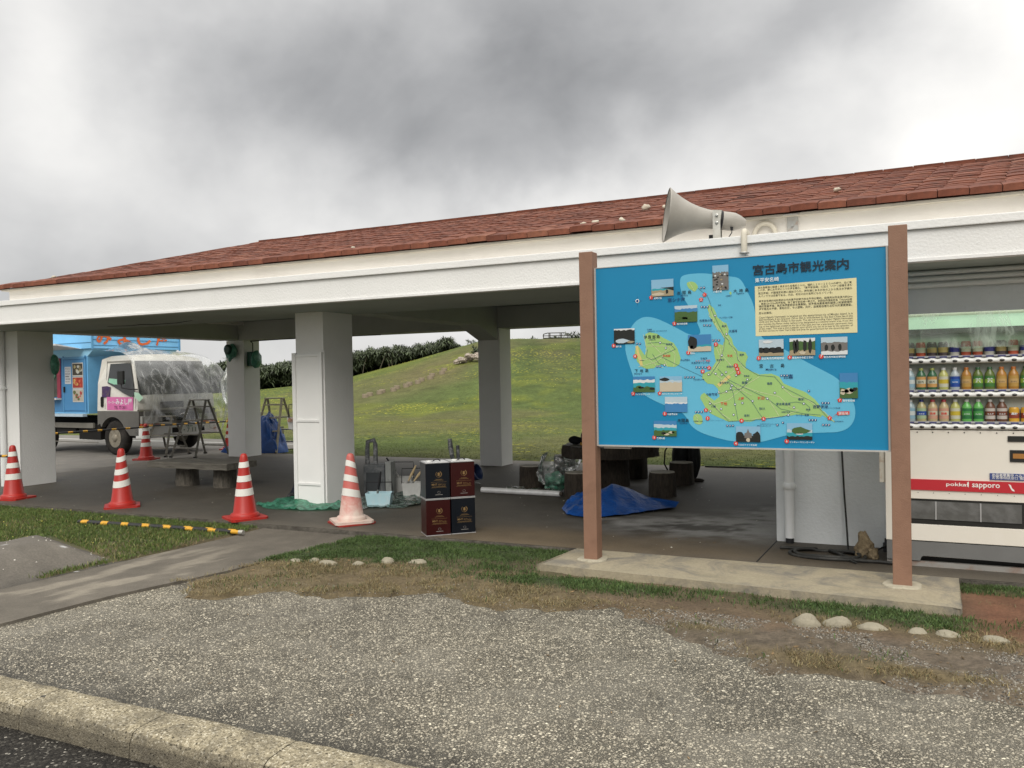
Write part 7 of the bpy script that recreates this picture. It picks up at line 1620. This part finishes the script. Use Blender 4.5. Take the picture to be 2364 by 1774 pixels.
for i, s_ in enumerate(('アイスクリン', 'マンゴー', '宮古そば', '営業時間', '10:00-18:00', '定休日なし')): put_text(tx, s_, lambda a, b, i=i: (-2.42 + a, -.0275, 1.81 - i * .055 + b), w=.17 if i != 3 else .13, h=.030, bold=.02)
tx.build('notice_lettering', mat('notice_ink', (.04, .04, .06), .6), nt)
MB().box(-4.3, -2.70, -.02, -.013, 1.22, 2.2 - .13).build('serving_window', mat('window_dark', (.05, .06, .05), .4, var=.4, vs=4), TK)
MB().box(-2.72, -2.60, -.035, -.013, 1.20, 2.06).build('red_window_post', mat('dark_pink_red', (.28, .03, .06), .5), TK); MB().box(-4.35, -2.60, -.14, -.013, 1.16, 1.195).build('counter_shelf', mat('counter_white', (.60, .58, .56), .5), TK)
tw = MB(); tw.ball((-2.86, -.03, 1.86), (.12, .02, .26), 14, 10); tw.build('green_banner', mat('faded_green_cloth', (.10, .24, .16), .7, var=.3), TK)
MB().hexa([(-4.7, -.62, 2.30), (-1.78, -.62, 2.30), (-1.78, -.06, 2.235), (-4.7, -.06, 2.235), (-4.7, -.62, 2.335), (-1.78, -.62, 2.335), (-1.78, -.06, 2.242), (-4.7, -.06, 2.242)]).build('awning_flap', mat('flap_white', (.66, .67, .66), .5), TK)
MB().box(-4.7, -1.72, -.10, .0, .80, .858).build('sill', mat('sill_pale_blue', (.40, .50, .58), .5), TK)
# protective film over the cab
cv = thing('cab_cover_film', 'clear protective film draped over the front of the truck cab, bunched at its right side', 'plastic film', (-14.05, 11.85, 0), R(-4.5))
cfm = film('cab_film', (.93, .94, .93), white=.15, rough=.12, scale=1.5, refl=.10)
path_ = [(-1.38, 2.10), (-1.1, 2.11), (-.8, 2.115), (-.5, 2.10), (-.28, 2.03), (-.12, 1.86), (.0, 1.62), (.09, 1.40), (.15, 1.22), (.17, 1.05), (.18, .88), (.19, .74), (.20, .60)]
NS, NW = 78, 84; vs = []
for i in range(NS + 1):
    s_ = i / NS * (len(path_) - 1); k = min(int(s_), len(path_) - 2); f = s_ - k; X = path_[k][0] * (1 - f) + path_[k + 1][0] * f; Z_ = path_[k][1] * (1 - f) + path_[k + 1][1] * f
    for j in range(NW + 1):
        v_ = -.02 + 1.99 * j / NW; bow = .10 * (1 - ((v_ - .95) / .95) ** 2) if X > -.5 else 0; x, z, y = X + max(-.02, bow), Z_, v_
        if Z_ > 2.0: z += .22 * math.exp(-abs(v_ - .5) / .32) * math.exp(-((X + 1.05) / .55) ** 2) + .04 * (1 - ((v_ - .95) / .95) ** 2)
        r_ = mnoise.noise(Vector((x * 1.0, y * 2.6 + z * 2.4, z * .6 + y * .5))); r2 = mnoise.noise(Vector((x * 6, y * 13 + z * 4, z * 3)))
        x += .022 * abs(r_) * 2 + .006 * r2 if X > -.4 else 0; z += (.018 * abs(r_) if X < -.2 else 0)
        e_ = max(0, (v_ - 1.5) / .45)
        y += .30 * e_ ** 2 * max(0, math.sin((2.0 - Z_) / 1.35 * math.pi)) ** .7 if Z_ < 2.0 else 0
        if Z_ < .8: z += .10 * mnoise.noise(Vector((0, y * 3, 1))) + .12 * math.sin(y * 3.0) * (1 - (Z_ - .6) / .2)
        vs.append((x, y, z))
mb = MB(); mb.add(vs, [(i * (NW + 1) + j, i * (NW + 1) + j + 1, (i + 1) * (NW + 1) + j + 1, (i + 1) * (NW + 1) + j) for i in range(NS) for j in range(NW)], 0, True); mb.build('film_drape', cfm, cv)
# bunched ear of film on the far side
mb = MB(); n = 26; rows = 26; vs = []
for j in range(rows + 1):
    u = j / rows; z = 1.84 - 1.45 * u; r_ = .02 + .16 * math.sin(min(1, u * 1.7) * math.pi) ** .7 + .05 * (1 - u); cy_ = 2.36 - .02 * u - .30 * u * u
    for k in range(n): a = 2 * math.pi * k / n; w_ = 1 + .35 * mnoise.noise(Vector((math.cos(a) * 3, math.sin(a) * 3, z * 3))); vs.append((.02 + r_ * .7 * math.cos(a) * w_, cy_ + r_ * 1.0 * math.sin(a) * w_, z))
mb.add(vs, [(j * n + k, j * n + (k + 1) % n, (j + 1) * n + (k + 1) % n, (j + 1) * n + k) for j in range(rows) for k in range(n)], 0, True); mb.build('film_bunch', film('bunched_film', (.90, .91, .89), white=.20, rough=.2, scale=3, refl=.10), cv)
tp = MB(); tp.poly([(0, 0, 0), (.12, .02, -.02), (.22, .05, -.12), (.12, .03, -.20), (.02, 0, -.12)]); tp_ = tp.build('green_tape_patch', mat('green_tape', (.42, .62, .48), .5), cv); tp_.location = (-.12, -.012, 1.30)
# low block beyond the truck
o = MB().box(-.55, .55, -.25, .25, 0, .34).build('concrete_block', mat('mossy_block', (.07, .075, .04), .9, var=.4, vs=5, dirt=(.2, .19, .16), dscale=3), bevel=.015); o.location = (-14.6, 15.9, 0); setp(o, 'low mossy concrete block on the ground beyond the front of the truck', 'concrete block')

# ------------------------------------------------------------------ hill furniture and plants
def hit(az, sl, d0=18, d1=62):
    a = R(az); dd = np.arange(d0, d1, .1); xx, yy = dd * math.sin(a), dd * math.cos(a); zz = terr(xx, yy); ray_ = CAM_H + sl * dd; k = np.where(zz >= ray_)[0]; k = k[0] if len(k) else len(dd) - 1
    return xx[k], yy[k], zz[k], dd[k]
LG = [(-35.65, -.0223), (-35.34, -.0207), (-34.67, -.0186), (-34.49, -.0170), (-33.74, -.0156), (-33.51, -.0129), (-32.87, -.0110), (-32.64, -.0087), (-32.06, -.0069), (-31.82, -.0040), (-31.21, -.0017), (-31.09, .0015), (-30.40, .0041), (-30.26, .0070)]
lm_ = mat('pinkish_step_stone', (.25, .205, .145), .85, var=.15)
for i, (a, s) in enumerate(LG):
    x, y, z, d_ = hit(a, s); w = .165
    o = MB().lathe([(w * .97, -.1), (w * .93, .15), (w * .85, .18)], (0, 0, 0), 12, 0, False).build('hill_log_seat', lm_); o.location = (x, y, z); o['group'] = 'paired log seats climbing the hill'
    setp(o, 'stubby %s log seat of the %s pair counted up the hill slope' % ('left' if i % 2 == 0 else 'right', ['lowest', 'second', 'third', 'fourth', 'fifth', 'sixth', 'topmost'][i // 2]), 'log seat')
x, y, z, d_ = hit(-28.5, .0175)
rp = thing('rock_pile', 'pile of pale coral rocks on the hillside beside the back middle column', 'rock pile', (x, y, z)); pr = mat('pale_coral_rock', (.36, .31, .26), .9, var=.35, vs=6, bmp=.04, bs=8, dirt=(.14, .11, .09), dscale=3, damt=.8)
r_ = random.Random(8)
for k in range(16):
    u = k / 15; o = rock('rock', (-.9 + 2.0 * u + r_.uniform(-.12, .12), r_.uniform(-.3, .3), -.05 + .36 * u + r_.uniform(-.1, .18)), (.19, .17, .15), k + 1, None, m_=pr, parent=rp, amp=.55)
leaf_m = mat('pandanus_leaf', (.070, .090, .045), .5, .35, var=.4, vs=2, island=.7)
def rosettes(pts, L0, L1, nl, wd, seed, sq=.8):
    rg = np.random.default_rng(seed); vs = []; fs = []; n = 0
    for (x, y, z, s) in pts:
        for k in range(nl):
            a = rg.uniform(0, 6.283); el = rg.uniform(-.35, 1.1); L_ = rg.uniform(L0, L1) * s; dx, dy = math.cos(a), math.sin(a); c_, s_ = math.cos(el), math.sin(el)
            px0 = rg.uniform(-.5, .5); p1 = (x + dx * c_ * L_ * .55, y + dy * c_ * L_ * .55, z + s_ * L_ * .6); drp = .45 * c_ + .1; p2 = (x + dx * c_ * L_, y + dy * c_ * L_, z + (s_ * .95 - drp) * L_ * .9 + .05)
            px, py = -dy * wd * s, dx * wd * s
            vs += [(x - px, y - py, z), (x + px, y + py, z), (p1[0] + px, p1[1] + py, p1[2]), (p1[0] - px, p1[1] - py, p1[2]), p2]; fs += [(n, n + 1, n + 2, n + 3), (n + 3, n + 2, n + 4)]; n += 5
    me = bpy.data.meshes.new('foliage'); me.from_pydata(vs, [], fs); me.materials.append(leaf_m); me.update(); return me
TOPA = [-48, -46, -45.2, -44.4, -43.2, -42.1, -41.4, -40.3, -38.5, -36.6, -35.4, -34, -32.5, -31, -30.4, -30.0, -29.5, -29.1, -28.8]; TOPS = [.012, .020, .023, .0256, .022, .0197, .023, .0218, .027, .0326, .037, .0385, .0394, .0427, .0475, .0487, .043, .038, .034]
pts = []; r_ = random.Random(11)
for k in range(3400):
    a = r_.uniform(-48.5, -28.9); top = np.interp(a, TOPA, TOPS) + .0016 * mnoise.noise(Vector((a * 3, 0, 0))) * 1.5; d_ = r_.uniform(60.5, 65.5); zt = CAM_H + top * d_ - .35; zb = terr(np.array([d_ * math.sin(R(a))]), np.array([d_ * math.cos(R(a))]))[0]
    if zt < zb + .2: continue
    cl_ = mnoise.noise(Vector((a * 2.2, d_ * .5, 1))) * .35; zt += cl_; u = r_.random() ** .6; z = zb + .25 + (zt - zb - .25) * u; pts.append((d_ * math.sin(R(a)), d_ * math.cos(R(a)), z, r_.uniform(.5, 1.15)))
link_mesh('pandanus_thicket', rosettes(pts, .38, .72, 20, .030, 3), None, kind='stuff', label='dense dark pandanus thicket along the left crest of the hill')
core = MB()  # dark blobs filling the thicket, painted as its inner shade
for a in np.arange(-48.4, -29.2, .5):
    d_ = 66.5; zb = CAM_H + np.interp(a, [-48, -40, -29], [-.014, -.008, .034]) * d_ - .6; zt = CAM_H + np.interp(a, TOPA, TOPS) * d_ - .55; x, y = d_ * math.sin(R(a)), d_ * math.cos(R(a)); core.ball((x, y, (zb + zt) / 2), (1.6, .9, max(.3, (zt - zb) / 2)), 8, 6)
core.build('thicket_shade_core', mat('thicket_inner_shade', (.018, .018, .012), .95, .05, var=.4, vs=2), None, kind='stuff')
tk_ = MB()
for k in range(5):
    a = r_.uniform(-37, -30.5); d_ = 60.6; x, y = d_ * math.sin(R(a)), d_ * math.cos(R(a)); z = terr(np.array([x]), np.array([y]))[0]; dx = r_.uniform(-.5, .5)
    tk_.tube([(x, y, z - .1), (x + dx * .6, y, z + .5), (x + dx, y + .3, z + 1.3)], [.035, .03, .025], 5)
tk_.build('pandanus_trunks', mat('pale_trunk', (.11, .095, .07), .9, var=.2), None, kind='stuff')
SH = [(-30.0, .5, 62.5, 'spiky plant on the crest just right of the big thicket'), (-28.4, .55, 61, 'single spiky plant on the skyline left of the back middle column'), (-24.0, .75, 63, 'low spiky shrub left of the hilltop bench'), (-22.6, .8, 63.5, 'spiky shrub seen through the hilltop bench'), (-21.3, 1.1, 63, 'tall spiky shrub immediately right of the hilltop bench'), (-20.7, 1.0, 62.5, 'spiky shrub at the far right of the hilltop row')]
for i, (a, s, d_, lb) in enumerate(SH):
    x, y = d_ * math.sin(R(a)), d_ * math.cos(R(a)); z = terr(np.array([x]), np.array([y]))[0]; rs = [(r_.uniform(-.6, .6) * s, r_.uniform(-.3, .3), .1 + r_.uniform(0, .5) * s, .55 * s) for _ in range(10)]
    o = thing('screw_pine_shrub', lb, 'shrub', (x, y, z), 0, 'spiky shrubs on the hilltop'); link_mesh('foliage', rosettes(rs, .6, 1.0, 18, .045, 20 + i), o); MB().tube([(0, 0, -.2), (.05, 0, .4 * s)], .05, 6).build('stem', mat('pale_trunk', (.17, .145, .11), .9, var=.2), o)
gs = []
for k in range(420):
    a = r_.uniform(-28.4, -19.5); d_ = r_.uniform(60, 61.5); x, y = d_ * math.sin(R(a)), d_ * math.cos(R(a)); gs.append((x, y, terr(np.array([x]), np.array([y]))[0] - .02, r_.uniform(.15, .38)))
link_mesh('crest_tufts', rosettes(gs, .4, .9, 7, .03, 9), None, kind='stuff')
x, y, z, d_ = hit(-27.9, .0240); o = thing('hillside_bush', 'dark round bush growing above the pile of pale rocks', 'bush', (x + .1, y, z)); link_mesh('foliage', rosettes([(r_.uniform(-.45, .35), r_.uniform(-.3, .3), r_.uniform(.05, .55), .42) for _ in range(34)], .5, .9, 16, .06, 77), o); MB().tube([(0, 0, -.1), (0, 0, .4)], .04, 6).build('stem', mat('pale_trunk', (.17, .145, .11), .9, var=.2), o)
d_ = 61.0; a = R(-22.52); bx, by = d_ * math.sin(a), d_ * math.cos(a); bz = terr(np.array([bx]), np.array([by]))[0]
hb = thing('hilltop_bench', 'dark wooden bench with curved back rail standing on the hilltop skyline', 'bench', (bx, by, bz), a * -1); dw = mat('dark_wet_wood', (.05, .045, .038), .8, var=.2)
MB().tube([(-.95, 0, .32), (-.85, 0, .50), (-.6, 0, .56), (.6, 0, .56), (.85, 0, .50), (.95, 0, .32)], .035, 6).build('back_rail', dw, hb); MB().tube([(-.93, .05, .36), (.93, .05, .36)], .03, 6).build('middle_rail', dw, hb)
for x in (-.90, -.5, -.42, .32, .42, .88): MB().tube([(x, 0, -.1), (x, 0, .5 if abs(x) > .8 else .57)], .035, 6).build('upright', dw, hb)
MB().box(-.9, .9, .1, .5, .16, .22).build('seat', dw, hb)
